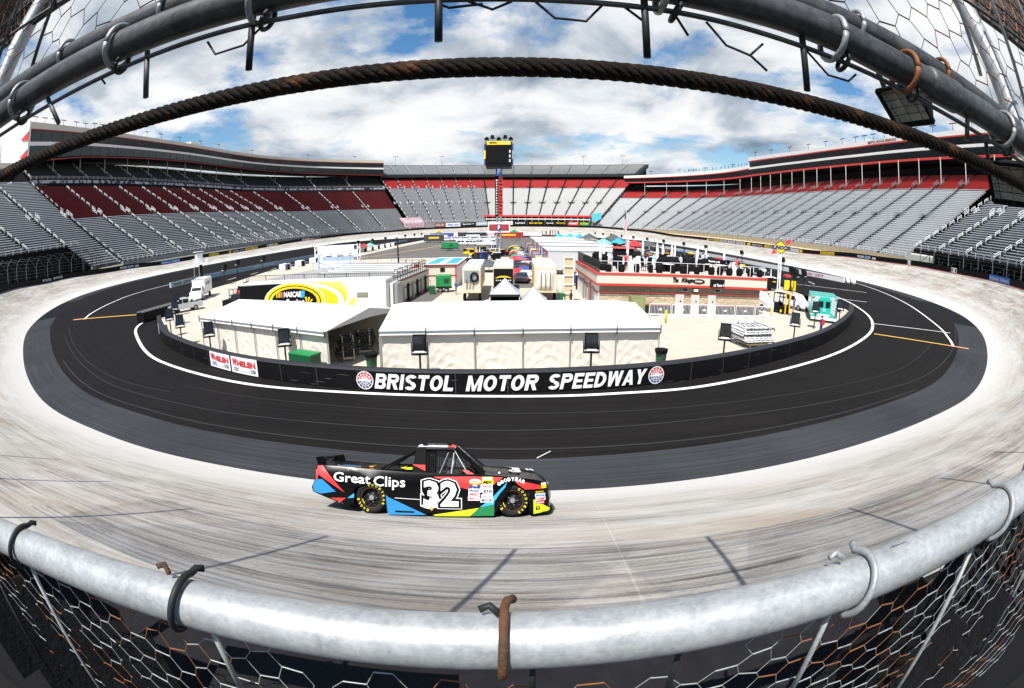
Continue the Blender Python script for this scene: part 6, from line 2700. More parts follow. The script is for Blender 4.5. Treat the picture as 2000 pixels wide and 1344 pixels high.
# white vans and pickups on the far left lot
vp = vehicle('parked_van', 'p', 'van', (0, 0, 0), 0, VAN, 1.9, carpaint('whitecar', (.75, .75, .74)), [(1.0, .36), (4.3, .36)], VANW, tum=.18, zt=1.2, extras=[((3.92, 1.98), (4.48, 1.27), 'windscreen')])
for k, (x, y) in enumerate([(-34, 246), (-29.5, 248), (-25, 246), (-20.5, 249), (-16, 250), (-21, 192), (-17.6, 190), (-14.2, 193), (-10.5, 196), (-38.5, 244), (-11, 252)]):
    o = vp if k == 0 else copy_tree(vp)
    o.location = (x, y, 0)
    o.rotation_euler = (0, 0, R(20) + rnd.uniform(-.2, .2))
    o['label'] = 'white van parked on the asphalt lot left of the scoreboard tower'
    o['group'] = 'white vans on the left lot'


def simple_box_thing(name, label, cat, loc, rz, parts, group=None):
    t = thing(name, label, cat, loc, rz, group)
    for nme, c, d, m, tp in parts:
        mb = MB()
        mb.box(c, d, taper=tp)
        mb.build(nme, m, t)
    return t


# generators, bins, skips
for x, y, rz, sc, lab in ((-7.9, 58.6, R(4), 1.0, 'bright green generator on a trailer in front of the small blue roofed building'), (-18.5, 152, R(2), 1.25, 'large dark green double container on the far asphalt lot')):
    t = thing('green_generator', lab, 'generator', (x, y, 0), rz)
    t.scale = (sc, sc, sc)
    mb = MB()
    mb.box((0, 0, 1.35), (1.75 if x > -10 else 4.0, 1.2, 1.35))
    b = mb.build('canopy', 'green', t)
    md = b.modifiers.new('bevel', 'BEVEL')
    md.width = .06
    mb = MB()
    for k in range(6):
        mb.box((.35, -.61, 1.1 + k * .1), (.6, .02, .05))
    mb.build('louvre', 'dsteel', t)
    mb = MB()
    mb.box((0, 0, .55), (1.9 if x > -10 else 4.4, 1.1, .12))
    mb.build('chassis', 'dsteel', t)
    for s in (-1, 1):
        for q in (-.4, .3):
            wheel(t, q, s * .6, .28, .18)
simple_box_thing('wheelie_bin', 'dark green wheelie bin left of the green generator', 'bin', (-9.0, 56.8, 0), 0, [('body', (0, 0, .45), (.55, .6, .9), M('bin_green', (.01, .09, .04), .5), 1.1), ('lid', (0, 0, .93), (.66, .7, .07), 'green', 1)])
simple_box_thing('wheelie_bin', 'dark green wheelie bin at the right of the smaller canopy', 'bin', (5.0, 50.6, 0), 0, [('body', (0, 0, .45), (.55, .6, .9), M('bin_green', (.01, .09, .04), .5), 1.1), ('lid', (0, 0, .93), (.66, .7, .07), 'green', 1)])
for x, y, lab in ((-7.25, 24.75, 'open dark green bin behind the infield wall at the left corner of the long tent'), (7.95, 25.55, 'dark green bin with a black liner at the right corner of the long tent')):
    t = thing('litter_bin', lab, 'bin', (x, y, 0))
    mb = MB()
    mb.tube([(0, 0, 0), (0, 0, 1.25)], [.22, .32], 4)
    mb.build('body', M('bin_green', (.01, .09, .04), .5), t)
    mb = MB()
    mb.tube([(0, 0, 1.22), (0, 0, 1.42), (0, 0, 1.30)], [.34, .38, .30], 10, cap=False)
    mb.build('liner', 'matblack', t)
t = simple_box_thing('skip_bin', 'low bright green waste skip with a flat lid in front of the left tent', 'skip', (-11.3, 25.25, 0), R(-23), [('body', (0, 0, .62), (1.7, .8, 1.2), M('bin_green', (.01, .09, .04), .5), 1.05), ('lid', (-.42, 0, 1.27), (.88, .9, .08), 'green', 1), ('lid', (.47, 0, 1.27), (.88, .9, .08), 'green', 1)])
simple_box_thing('olive_cabinet', 'olive utility cabinet at the rear right corner of the long tent', 'cabinet', (11.0, 43.6, 0), 0, [('body', (0, 0, .85), (1.3, .9, 1.7), M('olive', (.20, .22, .08), .6), 1), ('door_panel', (0, -.46, .85), (1.0, .03, 1.4), M('olive2', (.24, .26, .11), .6), 1), ('plinth', (.9, -.3, .08), (1.9, 1.2, .12), 'wallc', 1)])
for x, y in ((12.65, 40.0), (24.55, 43.1)):
    mb = MB()
    mb.tube([(0, 0, 0), (0, 0, 1.05), (0, 0, 1.12)], [.09, .09, .05], 10)
    o = mb.build('bollard', 'yellow', None, True)
    o.location = (x, y, 0)
    tag(o, 'yellow bollard at the %s end of the crowd barriers' % ('left' if x < 20 else 'right'), 'bollard', 'yellow bollards by the pavilion')


def barrier_proto():
    t = thing('crowd_barrier', 'p', 'barrier', (0, 0, 0))
    mb = MB()
    mb.tube([(-1.0, 0, .12), (-1.0, 0, 1.0), (-.9, 0, 1.1), (.9, 0, 1.1), (1.0, 0, 1.0), (1.0, 0, .12), (-1.0, 0, .2)], .025, 6)
    mb.build('frame', 'alum', t)
    mb = MB()
    for k in range(15):
        mb.bar((-.93 + k * .133, 0, .2), (-.93 + k * .133, 0, 1.08), .018)
    mb.build('upright_bars', 'alum', t)
    mb = MB()
    mb.box((0, -.03, .62), (.3, .02, .16))
    mb.build('name_plate', 'white', t)
    for s in (-.85, .85):
        mb = MB()
        mb.bar((s, -.3, .02), (s, .3, .02), .05, .03)
        mb.bar((s, 0, .02), (s, 0, .2), .04, .04)
        mb.build('foot', 'alum', t)
    return t


cbp = barrier_proto()
for k in range(6):
    o = cbp if k == 0 else copy_tree(cbp)
    o.location = (12.9 + k * 2.1, 42.6 - k * .02, 0.1)
    o.rotation_euler = (0, 0, rnd.uniform(-.03, .03))
    o['label'] = 'silver crowd barrier in the row along the front of the pavilion'
    o['group'] = 'crowd barriers along the pavilion'
mb = MB()
mb.box((18.4, 43.0, .05), (13.2, 1.9, .1))
struct(mb.build('pavilion_kerb', M('kerb_concrete', (.50, .47, .42), .85, 0, .1, 1)))


# ------------------------------------------------------------------ scoreboard tower
def scoreboard():
    t = thing('scoreboard_tower', 'tall scoreboard pylon with a dark screen box on top, in the centre of the infield', 'scoreboard', (-3.3, 131, 0))
    def bx(n, c, d, m, tp=1.0):
        mb = MB()
        mb.box(c, d, taper=tp)
        return mb.build(n, m, t)
    for sx in (-.45, .45):
        for sy in (-.5, .5):
            mb = MB()
            mb.tube([(sx, sy, 0), (sx, sy, 10.2)], .28, 8)
            mb.build('column', 'steel', t)
    bx('plinth', (0, 0, .6), (9.5, 5, 1.3), 'dsteel')
    bx('number_panel', (-.55, 0, 15.0), (.86, 1.6, 10.4), 'black')
    r = bx('red_panel', (.42, 0, 15.0), (1.05, 1.6, 10.4), 'trim')
    for k in range(14):
        mb = MB()
        text(mb, str(k + 1), lambda x, y: (x, -.83, y), (-.75, 18.9 - k * .66, -.38, 19.3 - k * .66), .04)
        mb.build('position_number', 'white', t)
    mb = MB()
    for k in range(10):
        text(mb, 'BMS'[k % 3], lambda x, y: (x, -.83, y), (.1, 18.6 - k * .9, .8, 19.2 - k * .9), .02)
    mb.build('red_panel_lettering', 'matblack', t)
    b = bx('blue_sign', (0, 0, 21.4), (1.55, 1.7, 2.3), 'blue')
    mb = MB()
    text(mb, 'F', lambda x, y: (x, -.88, y), (-.4, 20.7, .4, 22.1), .08)
    mb.build('sign_letter', 'white', t)
    # lower sign plates
    bx('lower_panel', (0, -.95, 7.0), (5.0, .15, 1.6), 'trimd')
    bx('lower_panel_frame', (0, -.85, 7.0), (5.5, .12, 2.6), 'alum')
    bx('lower_sign', (0, -1.1, 7.0), (.95, .1, 1.6), 'navy')
    mb = MB()
    text(mb, 'F', lambda x, y: (x, -1.17, y), (-.28, 6.5, .28, 7.5), .08)
    mb.build('sign_letter', 'white', t)
    mb = MB()
    text(mb, 'FOOD', lambda x, y: (x, -1.04, y), (-2.3, 6.7, -.6, 7.4), .04)
    text(mb, 'CITY', lambda x, y: (x, -1.04, y), (.6, 6.7, 2.3, 7.4), .04)
    mb.build('lower_lettering', 'redlogo', t)
    # screen box
    bx('screen_box', (0, 0, 25.9), (6.6, 5.4, 6.2), 'matblack')
    bx('screen', (0, -2.74, 25.6), (5.6, .08, 4.6), 'black')
    hb = bx('header_panel', (0, -2.78, 28.6), (6.0, .1, .95), 'yellow')
    mb = MB()
    text(mb, 'Sprint', lambda x, y: (x, -2.86, y), (-2.3, 28.3, -.5, 28.95), .05)
    mb.build('header_lettering', 'black', t)
    mb = MB()
    text(mb, 'VISION', lambda x, y: (x, -2.86, y), (.3, 28.3, 2.4, 28.9), .0)
    mb.build('header_lettering', M('pale_yellow', (.75, .65, .3), .5), t)
    for s in (-1, 1):
        bx('side_ad_panel', (s * 3.45, -2.3, 27.6), (.35, 1.0, 1.6), 'navy')
        bx('side_ad_panel', (s * 3.45, -2.3, 25.6), (.35, 1.0, 2.2), 'yellow' if s < 0 else 'steel')
        bx('side_ad_panel', (s * 3.45, -2.3, 23.7), (.35, 1.0, 1.6), 'navy')
    for z in (26.4, 24.0, 25.2):
        bx('screen_edge_lamp', (2.75, -2.82, z), (.3, .06, .7), 'white')
    mb = MB()
    mb.box((0, 0, 22.6), (6.4, 5.0, .5), taper=1.03)
    mb.build('underside_tray', 'dsteel', t)
    for k, x in enumerate((-3.0, -1.6, 0, 1.6, 3.0)):
        mb = MB()
        mb.bar((x, -2.2, 29), (x, -2.2, 29.7), .1)
        mb.box((x, -2.3, 30.0 if k % 2 else 29.7), (1.1, .5, .45 if k % 2 else .6))
        mb.box((x, -2.3, 30.5 if k % 2 else 30.0), (.8 if k % 2 else .5, .5, .5))
        mb.build('floodlight_cluster', 'matblack', t)


scoreboard()

# stairs, small machinery and blue canopy round the tower foot
tent_popup(-6.5, 137, 6.5, 6, 2.4, 3.9, 'blue pop-up canopy just left of the scoreboard tower', False)
[c for c in COL.objects if c.get('label', '').startswith('blue pop-up')][0].children[0].data.materials[0] = K['cblue']


def canopy_small(x, y, w, e, p, mat, lab):
    t = thing('garden_umbrella', lab, 'canopy', (x, y, 0))
    mb = MB()
    n = 8
    for k in range(n):
        a, b = 2 * math.pi * k / n, 2 * math.pi * (k + 1) / n
        mb.poly([(w / 2 * math.cos(a), w / 2 * math.sin(a), e), (w / 2 * math.cos(b), w / 2 * math.sin(b), e), (0, 0, p)])
    mb.build('canopy', mat, t)
    mb = MB()
    mb.tube([(0, 0, 0), (0, 0, p)], .05, 6)
    mb.build('pole', 'alum', t)


K['gtent'] = M('charcoal_canopy', (.07, .08, .08), .7)
K['limeb'] = M('mint_canopy', (.15, .55, .40), .7)
for x, y, w, e, p, m, lab in ((27.0, 66, 4.4, 2.0, 2.9, 'gtent', 'charcoal canopy right behind the pavilion, nearest the pit road'), (29.0, 84, 4.6, 2.0, 3.1, 'gtent', 'charcoal canopy left of the nearest charcoal one'), (24.5, 86, 4.0, 2.2, 3.0, 'cblue', 'bright blue canopy between two charcoal ones behind the pavilion'),
                              (35, 168, 8, 2.5, 4.4, 'gtent', 'far charcoal canopy left of the flagpole'), (27, 150, 6, 2.5, 4.0, 'limeb', 'mint green canopy beside the flagpole'), (31.5, 150, 5, 2.8, 4.4, 'cblue', 'small sky blue canopy behind the flagpole'), (35.5, 146, 6.5, 2.2, 4.0, 'red', 'red canopy right of the flagpole'),
                              (41, 150, 7, 2.2, 3.8, 'gtent', 'charcoal canopy right of the red one'), (40, 200, 9, 2.5, 4.6, 'gtent', 'distant charcoal canopy on the far right paddock'), (31, 205, 8, 2.5, 4.6, 'gtent', 'distant charcoal canopy near the orange grill group'),
                              (21.5, 232, 5, 2.2, 4, 'cblue', 'distant blue canopy, leftmost of a row of three'), (26, 230, 5, 2.2, 4, 'cblue', 'distant blue canopy, middle of a row of three'), (30, 228, 5, 2.2, 4, 'cblue', 'distant blue canopy, rightmost of a row of three'), (1.0, 240, 5, 4.0, 5.2, 'green', 'green canopy right of the tower base'),
                              (-3.8, 84, 5.4, .9, 2.0, 'gtent', 'low charcoal canopy behind the middle trailer')):
    canopy_small(x, y, w, e, p, m, lab)


def flagpole():
    t = thing('flagpole', 'tall white flagpole with a furled striped flag, right of the transporters', 'flagpole', (29.4, 130, 0))
    mb = MB()
    mb.tube([(0, 0, 0), (0, 0, 12.3)], [.12, .06], 8)
    mb.build('pole', 'white', t)
    mb = MB()
    n = 12
    for i in range(n + 1):
        z = 11.8 - i * .42
        for j in range(5):
            mb.v.append((-.08 - j * .17 * (.5 + .5 * (i / n)), .12 * math.sin(j * 2 + i * .8), z - j * .22))
    for i in range(n):
        for j in range(4):
            a = i * 5 + j
            mb.f.append((a, a + 1, a + 6, a + 5))
            mb.m.append(2 if i < 4 else (j % 2))
    mb.build('flag', ['red', 'white', 'navy'], t)
    mb = MB()
    mb.tube([(0, 0, 12.3), (0, 0, 12.45)], [.12, .02], 8)
    mb.build('finial', 'yellow', t)


flagpole()


def fuel_sign():
    x, y = 38.5, 66.0
    t = thing('fuel_sign', 'yellow diamond SUNOCO sign crossed by a red arrow on a tall double pole', 'sign', (x, y, 0), R(-30))
    for s in (-.16, .16):
        mb = MB()
        mb.tube([(s, .12, 0), (s, .12, 5.4)], .10, 8)
        mb.build('pole', 'alum', t)
    c = 6.25
    mb = MB()
    mb.prism([(-1.35, 0, c), (0, 0, c - 1.0), (1.35, 0, c), (0, 0, c + 1.0)], (0, 0, 0), (0, .3, 0))
    mb.build('diamond_edge', 'dsteel', t)
    mb = MB()
    mb.poly([(-1.2, -.01, c), (0, -.01, c - .88), (1.2, -.01, c), (0, -.01, c + .88)])
    mb.build('diamond_face', 'yellow', t)
    mb = MB()
    d = Vector((.80, 0, .60)).normalized()
    q = Vector((-.60, 0, .80))
    def P(a, b, yy):
        v = d * a + q * b
        return (v.x, yy, c + v.z)
    mb.prism([P(1.05, -.26, -.03), P(1.75, -.26, -.03), P(1.95, 0, -.03), P(1.75, .26, -.03), P(1.05, .26, -.03)], (0, 0, 0), (0, .3, 0))
    mb.build('arrow_tail', 'redlogo', t)
    mb = MB()
    mb.prism([P(-.95, -.2, -.03), P(-.95, -.42, -.03), P(-1.75, 0, -.03), P(-.95, .42, -.03)], (0, 0, 0), (0, .3, 0))
    mb.build('arrow_head', 'redlogo', t)
    mb = MB()
    text(mb, 'SUNOCO', lambda a, b: (a, -.06, b), (-1.5, c - .32, 1.5, c + .32), .07, .25)
    mb.build('lettering', 'navy', t)


fuel_sign()
simple_box_thing('yellow_tank', 'yellow fuel tank pair at the foot of the fuel sign', 'tank', (40.9, 66.4, 0), R(-30), [('tank', (-.55, 0, .75), (.85, .85, 1.4), 'yellow', .98), ('tank', (.55, 0, .75), (.85, .85, 1.4), 'yellow', .98), ('base', (0, 0, .05), (2.2, 1.1, .1), 'dsteel', 1)])
simple_box_thing('yellow_loader', 'yellow loader arm behind the white crew cab pickup', 'machine', (29.2, 57.0, 0), R(-20), [('arm', (0, 0, 1.25), (1.9, .35, .3), 'yellow', 1), ('body', (-.3, 0, .7), (1.2, .9, .9), 'yellow', .8), ('counterweight', (.5, 0, .4), (.9, 1.0, .6), 'dsteel', 1)])


def camera_lift():
    t = thing('camera_platform', 'raised camera platform on a dark post beside the left pit wall', 'platform', (-59.8, 84.5, 0), R(-35))
    mb = MB()
    mb.tube([(0, 0, 0), (0, 0, 3.4)], [.38, .34], 8)
    mb.build('column', 'dsteel', t)
    mb = MB()
    mb.box((0, 0, 3.4), (4.4, 2.2, .12))
    mb.build('deck', 'alum', t)
    railing(t, (0, 0, 0), [(-2.2, -1.1), (2.2, -1.1), (2.2, 1.1), (-2.2, 1.1), (-2.2, -1.1)], 3.45, 1.0, 1.1, 'alum', (1.0, .5), .06, 'guard_rail')
    mb = MB()
    mb.box((-1.0, 0, 4.5), (1.3, 1.3, 2.0))
    mb.build('cabin', 'creamw', t)
    mb = MB()
    mb.box((-1.0, 0, 5.8), (1.9, 1.9, .12))
    mb.build('awning', 'white', t)
    for s in (-1, 1):
        mb = MB()
        mb.bar((s * 1.6, -1, .1), (s * 1.6, -1, 3.4), .06)
        mb.build('ladder_rail', 'alum', t)


camera_lift()
simple_box_thing('tow_tractor', 'dark tow tractor with a red mower deck right of the box truck', 'tractor', (-36.4, 62.5, 0), R(10), [('body', (0, 0, .7), (2.6, 1.2, .9), 'matblack', .8), ('red_deck', (-.6, -.9, .35), (1.2, .8, .4), 'redlogo', .9), ('blade', (1.9, 0, .6), (.3, 2.0, 1.0), 'matblack', 1), ('cab_guard', (.1, 0, 1.3), (.9, .9, .5), 'dsteel', .8)])


def banner_frame():
    t = thing('banner_frame', 'scaffold frame holding a translucent blue and white banner, left of the cream building roof', 'banner', (-27.0, 66.5, 0))
    def bar(n, a, b, w=.12, m='alum'):
        mb = MB()
        mb.bar(a, b, w)
        mb.build(n, m, t)
    for x in (0, 6.3):
        bar('frame_post', (x, 0, 0), (x, 0, 5.7))
        bar('frame_post', (x, 1.2, 0), (x, 1.2, 5.7))
        for k in range(6):
            bar('frame_brace', (x, 0, k * .95), (x, 1.2, k * .95 + .9), .05)
    for z in (5.6, 4.5, 4.3):
        bar('cross_beam', (0, 0, z), (6.3, 0, z), .1)
    mb = MB()
    n, m = 16, 12
    for i in range(n + 1):
        for j in range(m + 1):
            u, v = i / n, j / m
            mb.v.append((.4 + 5.4 * u, -.08 - .1 * math.sin(6 * u) * math.sin(5 * v), .6 + 3.6 * v - .12 * math.sin(math.pi * u) * v))
    for i in range(n):
        for j in range(m):
            a = i * (m + 1) + j
            mb.f.append((a, a + m + 1, a + m + 2, a + 1))
            mb.m.append(1 if (j in (5, 6, 10, 11) and i > 1) or i in (0,) else 0)
    mb.build('banner_cloth', [M('pale_cloth', (.66, .70, .74), .7, 0, .1, 3), M('blue_cloth', (.36, .46, .58), .7, 0, .2, 3)], t, True)
    mb = MB()
    n = 20
    for i in range(n):
        a, b = .4 + 5.4 * i / n, .4 + 5.4 * (i + 1) / n
        mb.quad((a, -.05, 4.55), (b, -.05, 4.55), (b, -.05, 5.55), (a, -.05, 5.55))
    mb.build('upper_cloth', M('pale_cloth2', (.70, .70, .71), .7, 0, .1, 3), t)


banner_frame()
# lamp mast on the cream building
t = thing('lamp_mast', 'dark lamp mast with white lamps at the right end of the cream roof railings', 'lamp', (-14.2, 63.0, 2.45))
mb = MB()
mb.tube([(0, 0, 0), (-.1, 0, 4.0)], [.12, .08], 6)
mb.build('pole', 'dsteel', t)
for s in (-.5, 0, .5):
    mb = MB()
    mb.box((s - .1, -.1, 4.1), (.4, .3, .25))
    mb.build('lamp_head', 'white', t)
# grandstand-side machines on the far infield and a distant yellow race car
def racer(label, loc, rz, z, col, name, tilt):
    t = vehicle('race_car', label, 'race car', loc, rz, [(0, .2), (0, .85), (.6, .95), (1.4, 1.32), (2.5, 1.32), (3.3, .9), (4.7, .75), (4.9, .2)], 1.95, carpaint(name, col), [(1.0, .34), (3.8, .34)], SEDANW, extras=[((2.55, 1.3), (3.25, .92), 'windscreen')])
    return t
s_ = 869 - 395 + 12
pc = at(LEN - 404, 6.0)
racer('yellow race car running high on the far left banking', (pc[0] - 0, pc[1], bank(LEN - 404) * 6 + .02), head(LEN - 404), 0, (.75, .50, .02), 'yellowcar', 0).rotation_euler = (-math.atan(bank(LEN - 404)) * 1.0, 0, head(LEN - 404))
for k in range(9):
    x, y = 16 + (k % 3) * 3.1 + rnd.uniform(-.5, .5), 244 + (k // 3) * 9
    simple_box_thing('smoker_grill', 'rusty brown barrel grill in the far cluster behind the transporters', 'grill', (x, y, 0), rnd.uniform(0, 3), [('drum', (0, 0, 2.0), (2.0, 1.2, 1.2), 'rust', .9), ('chimney', (.8, 0, 3.6), (.3, .3, 2.2), 'rust', 1), ('legs_frame', (0, 0, .7), (1.6, .9, 1.3), 'dsteel', 1)], 'barrel grills on the far paddock')
for k in range(13):
    x = -47.5 - rnd.uniform(0, .6)
    y = 100 + k * 8.5
    simple_box_thing('pit_cart', 'white pit equipment box along the left pit road', 'box', (x, y, 0), rnd.uniform(-.1, .1), [('box', (0, 0, .7), (1.6, 2.6, 1.2), 'creamw', .95), ('dark_side', (.9, -.4, .6), (.3, 1.6, 1.1), 'matblack', 1)], 'pit boxes along the left pit road')
for k, (x, y, c) in enumerate([(-47.0, 158, 'red'), (-46.6, 164, 'limeb')]):
    canopy_small(x, y, 4.0, 1.8, 2.8, c, '%s canopy among the pit boxes on the left' % ('red' if c == 'red' else 'lime green'))
for k in range(16):
    y = 72 + k * 9
    x = 46.3 + rnd.uniform(-.6, .6) if y > 100 else 43.6
    simple_box_thing('equipment_rack', 'dark equipment rack along the right pit road', 'rack', (x, y, 0), rnd.uniform(-.2, .2), [('rack_frame', (0, 0, .8), (1.2, 2.8, 1.5), 'dsteel', .9), ('top_load', (0, 0, 1.7), (.9, 1.6, .35), ['redlogo', 'alum', 'yellow', 'blue'][k % 4], .9)], 'equipment racks along the right pit road')


# ------------------------------------------------------------------ the race truck
K['tblack'] = M('truck_black', (0.003, 0.003, 0.0035), 0.2, 0, 0.2, 2, spec=0.16)
K['tmatte'] = M('truck_black_matte', (0.004, 0.004, 0.0045), 0.6, 0, 0.2, 2, spec=0.06)
K['tred'] = M('truck_red', (0.72, 0.028, 0.022), 0.35, 0, 0.04, 2, coat=0.5)
K['tblue'] = M('truck_blue', (0.015, 0.20, 0.48), 0.35, 0, 0.05, 2, coat=0.4)
K['tlblue'] = M('truck_light_blue', (0.03, 0.36, 0.68), 0.35, 0, 0.05, 2, coat=0.4)
K['tlime'] = M('truck_lime', (0.60, 0.78, 0.01), 0.35, 0, 0.04, 2, coat=0.4)
K['tgreen'] = M('truck_green', (0.005, 0.16, 0.05), 0.35, 0, 0.05, 2, coat=0.4)
K['twhite'] = M('truck_white', (0.82, 0.82, 0.82), 0.4, 0, 0.02, 2)
K['tyel'] = M('tyre_lettering', (0.85, 0.72, 0.02), 0.6, 0, 0.05, 9)
K['torange'] = M('truck_orange', (0.85, 0.33, 0.02), 0.4, 0, 0.05, 9)
K['chrome'] = M('bare_metal', (0.55, 0.55, 0.56), 0.28, 0.9, 0.1, 9)
K['tred2'] = M('decal_red', (0.60, 0.02, 0.03), 0.4, 0, 0.04, 9)


def race_truck():
    # wheels touch the banking here (near side), found on the slope itself
    b = .42
    nrm = Vector((0, b, 1)).normalized()
    near_r = Vector((-2.72, 9.12))
    t = thing('race_truck', 'black number 32 pickup race truck with red, blue and lime panels, lettered Great Clips', 'race truck')
    WR, WF, WY = 1.33, 4.34, -.90
    S = 1.01
    # frame: x along the track, z the banking normal
    ang = R(4.0)
    X = Vector((math.cos(ang), math.sin(ang), 0))
    X = (X - nrm * X.dot(nrm)).normalized()
    Y = nrm.cross(X).normalized()
    P0 = Vector((-3.02, 9.12, 0))            # ground point under the near rear wheel
    def gz(x, y):
        # height of the banking under a point
        i = min(range(NE), key=lambda k: (E_[k].x - x) ** 2 + (E_[k].y - y) ** 2)
        u = (Vector((x, y, 0)) - E_[i]).dot(NRM[i])
        return max(0, u * bank(CUM[i]))
    P0.z = gz(P0.x, P0.y) + .012
    org = P0 - X * (WR * S) - Y * (WY * S)
    t.matrix_world = Matrix.Translation(org) @ Matrix((X, Y, nrm)).transposed().to_4x4() @ Matrix.Scale(S, 4)

    out = [(.00, .40), (-.03, .50), (.02, .60), (.05, .66), (.09, .98), (.13, 1.0), (.8, .985), (1.53, .955), (2.25, .93), (3.45, .90), (3.7, .915), (3.95, .895), (4.4, .855), (4.8, .80), (5.0, .745), (5.08, .66), (5.10, .52), (5.14, .36), (5.13, .20), (5.20, .10), (5.20, .06), (4.76, .06)]
    def arc(cx, cz, r, a0, a1, n=12):
        return [(cx + r * math.cos(math.radians(a0 + (a1 - a0) * k / n)), cz + r * math.sin(math.radians(a0 + (a1 - a0) * k / n))) for k in range(n + 1)]
    FC, RC = (4.34, .345), (1.33, .345)
    out += arc(FC[0], FC[1], .395, -32, 212)
    out += [(3.94, .06), (1.74, .06)]
    out += arc(RC[0], RC[1], .40, -35, 205)
    out += [(.93, .17), (.63, .20)]

    def hw(x, z):
        w = .965
        if z > .58:
            w -= .075 * ((z - .58) / .42) ** 2.5
        if x > 4.55:
            w -= .30 * ((x - 4.55) / .65) ** 2
        if x < .35:
            w -= .05 * ((.35 - x) / .35) ** 2
        d = min(abs(math.hypot(x - FC[0], z - FC[1]) - .40), abs(math.hypot(x - RC[0], z - RC[1]) - .40))
        w += .02 * max(0, 1 - d / .12)
        return w
    # flanks: silhouette triangulated on a fine grid, then pushed out to the curved width
    def flank(poly, side, off, name, mat, parent):
        bm = bmesh.new()
        vs = [bm.verts.new((x, 0, z)) for x, z in poly]
        f = bm.faces.new(vs)
        bmesh.ops.triangulate(bm, faces=[f])
        x0, x1 = min(p[0] for p in poly), max(p[0] for p in poly)
        z0, z1 = min(p[1] for p in poly), max(p[1] for p in poly)
        st = .12
        x = math.ceil(x0 / st) * st
        while x < x1:
            bmesh.ops.bisect_plane(bm, geom=bm.verts[:] + bm.edges[:] + bm.faces[:], plane_co=(x, 0, 0), plane_no=(1, 0, 0))
            x += st
        z = math.ceil(z0 / .1) * .1
        while z < z1:
            bmesh.ops.bisect_plane(bm, geom=bm.verts[:] + bm.edges[:] + bm.faces[:], plane_co=(0, 0, z), plane_no=(0, 0, 1))
            z += .1
        for v in bm.verts:
            v.co.y = side * (hw(v.co.x, v.co.z) + off)
        bm.normal_update()
        for f in bm.faces:
            if f.normal.y * side < 0:
                f.normal_flip()
        me = bpy.data.meshes.new(name)
        bm.to_mesh(me)
        bm.free()
        for p in me.polygons:
            p.use_smooth = True
        me.materials.append(K[mat] if isinstance(mat, str) else mat)
        o = bpy.data.objects.new(name, me)
        COL.objects.link(o)
        o.parent = parent
        return o
    fl = flank(out, -1, 0, 'side_panel', 'tblack', t)
    flank(out, 1, 0, 'side_panel', 'tblack', t)
    # bridge top, nose, tail and underside
    mb = MB()
    M_ = 8
    n = len(out)
    for (x, z) in out:
        w = hw(x, z)
        for j in range(M_ + 1):
            v = j / M_ * 2 - 1
            zz = z
            xx = x
            if z > .7:
                crown = .085 * (1 - v * v) * max(0, min(1, (x - 3.2) / .4)) * max(0, min(1, (5.05 - x) / .3))
                # raised centre of the bonnet
                crown += .03 * (1 if abs(v) < .55 else 0) * max(0, min(1, (x - 3.3) / .3)) * max(0, min(1, (4.95 - x) / .3))
                zz = z + crown
            if x > 4.75 and z > .15:
                xx = x + .10 * (1 - v * v)
            mb.v.append((xx, v * w, zz))
    for i in range(n):
        for j in range(M_):
            a, c = i * (M_ + 1) + j, ((i + 1) % n) * (M_ + 1) + j
            mb.f.append((a, c, c + 1, a + 1))
            mb.m.append(0)
    mb.build('body_shell', 'tblack', t, True)

    # px helpers: convert readings taken off the photograph's side view
    def z1(a, b_):
        px, py = 600 + a / 7.692, 860 + b_ / 7.692
        return ((px - 615.3) / 88.5, (1006.5 + (px - 731) * .019 - py) / 88.5)
    def z2(a, b_):
        px, py = 840 + a / 7.407, 860 + b_ / 7.407
        return ((px - 615.3) / 88.5, (1006.5 + (px - 731) * .019 - py) / 88.5)
    def livery(name, mat, pts, off=.006):
        return flank(pts, -1, off, name, mat, fl)
    livery('red_graphic', 'tred', [z1(*p) for p in ((195, 445), (270, 440), (330, 510), (625, 825), (215, 575), (165, 665))])
    livery('blue_graphic', 'tblue', [z1(*p) for p in ((175, 650), (275, 640), (490, 815), (255, 860), (130, 830), (120, 745))])
    livery('red_graphic', 'tred', [z1(*p) for p in ((405, 915), (645, 905), (560, 968))])
    livery('light_blue_graphic', 'tlblue', [z1(*p) for p in ((670, 905), (775, 828), (772, 895))])
    livery('blue_graphic', 'tblue', [z1(*p) for p in ((1250, 835), (1285, 868), (1840, 1125), (1275, 1130))])
    livery('side_vent', 'matblack', [z1(*p) for p in ((1385, 1065), (1660, 1070), (1665, 1095), (1385, 1092))], .012)
    livery('white_pinstripe', 'twhite', [z1(*p) for p in ((1380, 876), (1750, 893), (1750, 900), (1380, 883))], .006)
    livery('lime_graphic', 'tlime', [z2(*p) for p in ((80, 1080), (715, 983), (590, 1098), (130, 1095))])
    livery('green_graphic', 'tgreen', [z2(*p) for p in ((718, 980), (925, 942), (922, 1098), (594, 1098))])
    livery('light_blue_graphic', 'tlblue', [z2(*p) for p in ((725, 975), (835, 890), (925, 885), (922, 938))])
    livery('light_blue_graphic', 'tlblue', [z2(*p) for p in ((905, 830), (1100, 628), (1075, 700), (960, 830), (935, 885), (908, 885))])
    livery('red_graphic', 'tred', [z2(*p) for p in ((90, 542), (640, 542), (1045, 560), (925, 652), (760, 665), (575, 722), (455, 690), (400, 590), (200, 562))])
    livery('red_graphic', 'tred', [z2(*p) for p in ((1208, 592), (1575, 692), (1578, 742), (1350, 735), (1240, 655))])
    livery('lime_bumper', 'tlime', [z2(*p) for p in ((1465, 885), (1500, 895), (1505, 985), (1600, 965), (1720, 1040), (1700, 1072), (1470, 1092))])
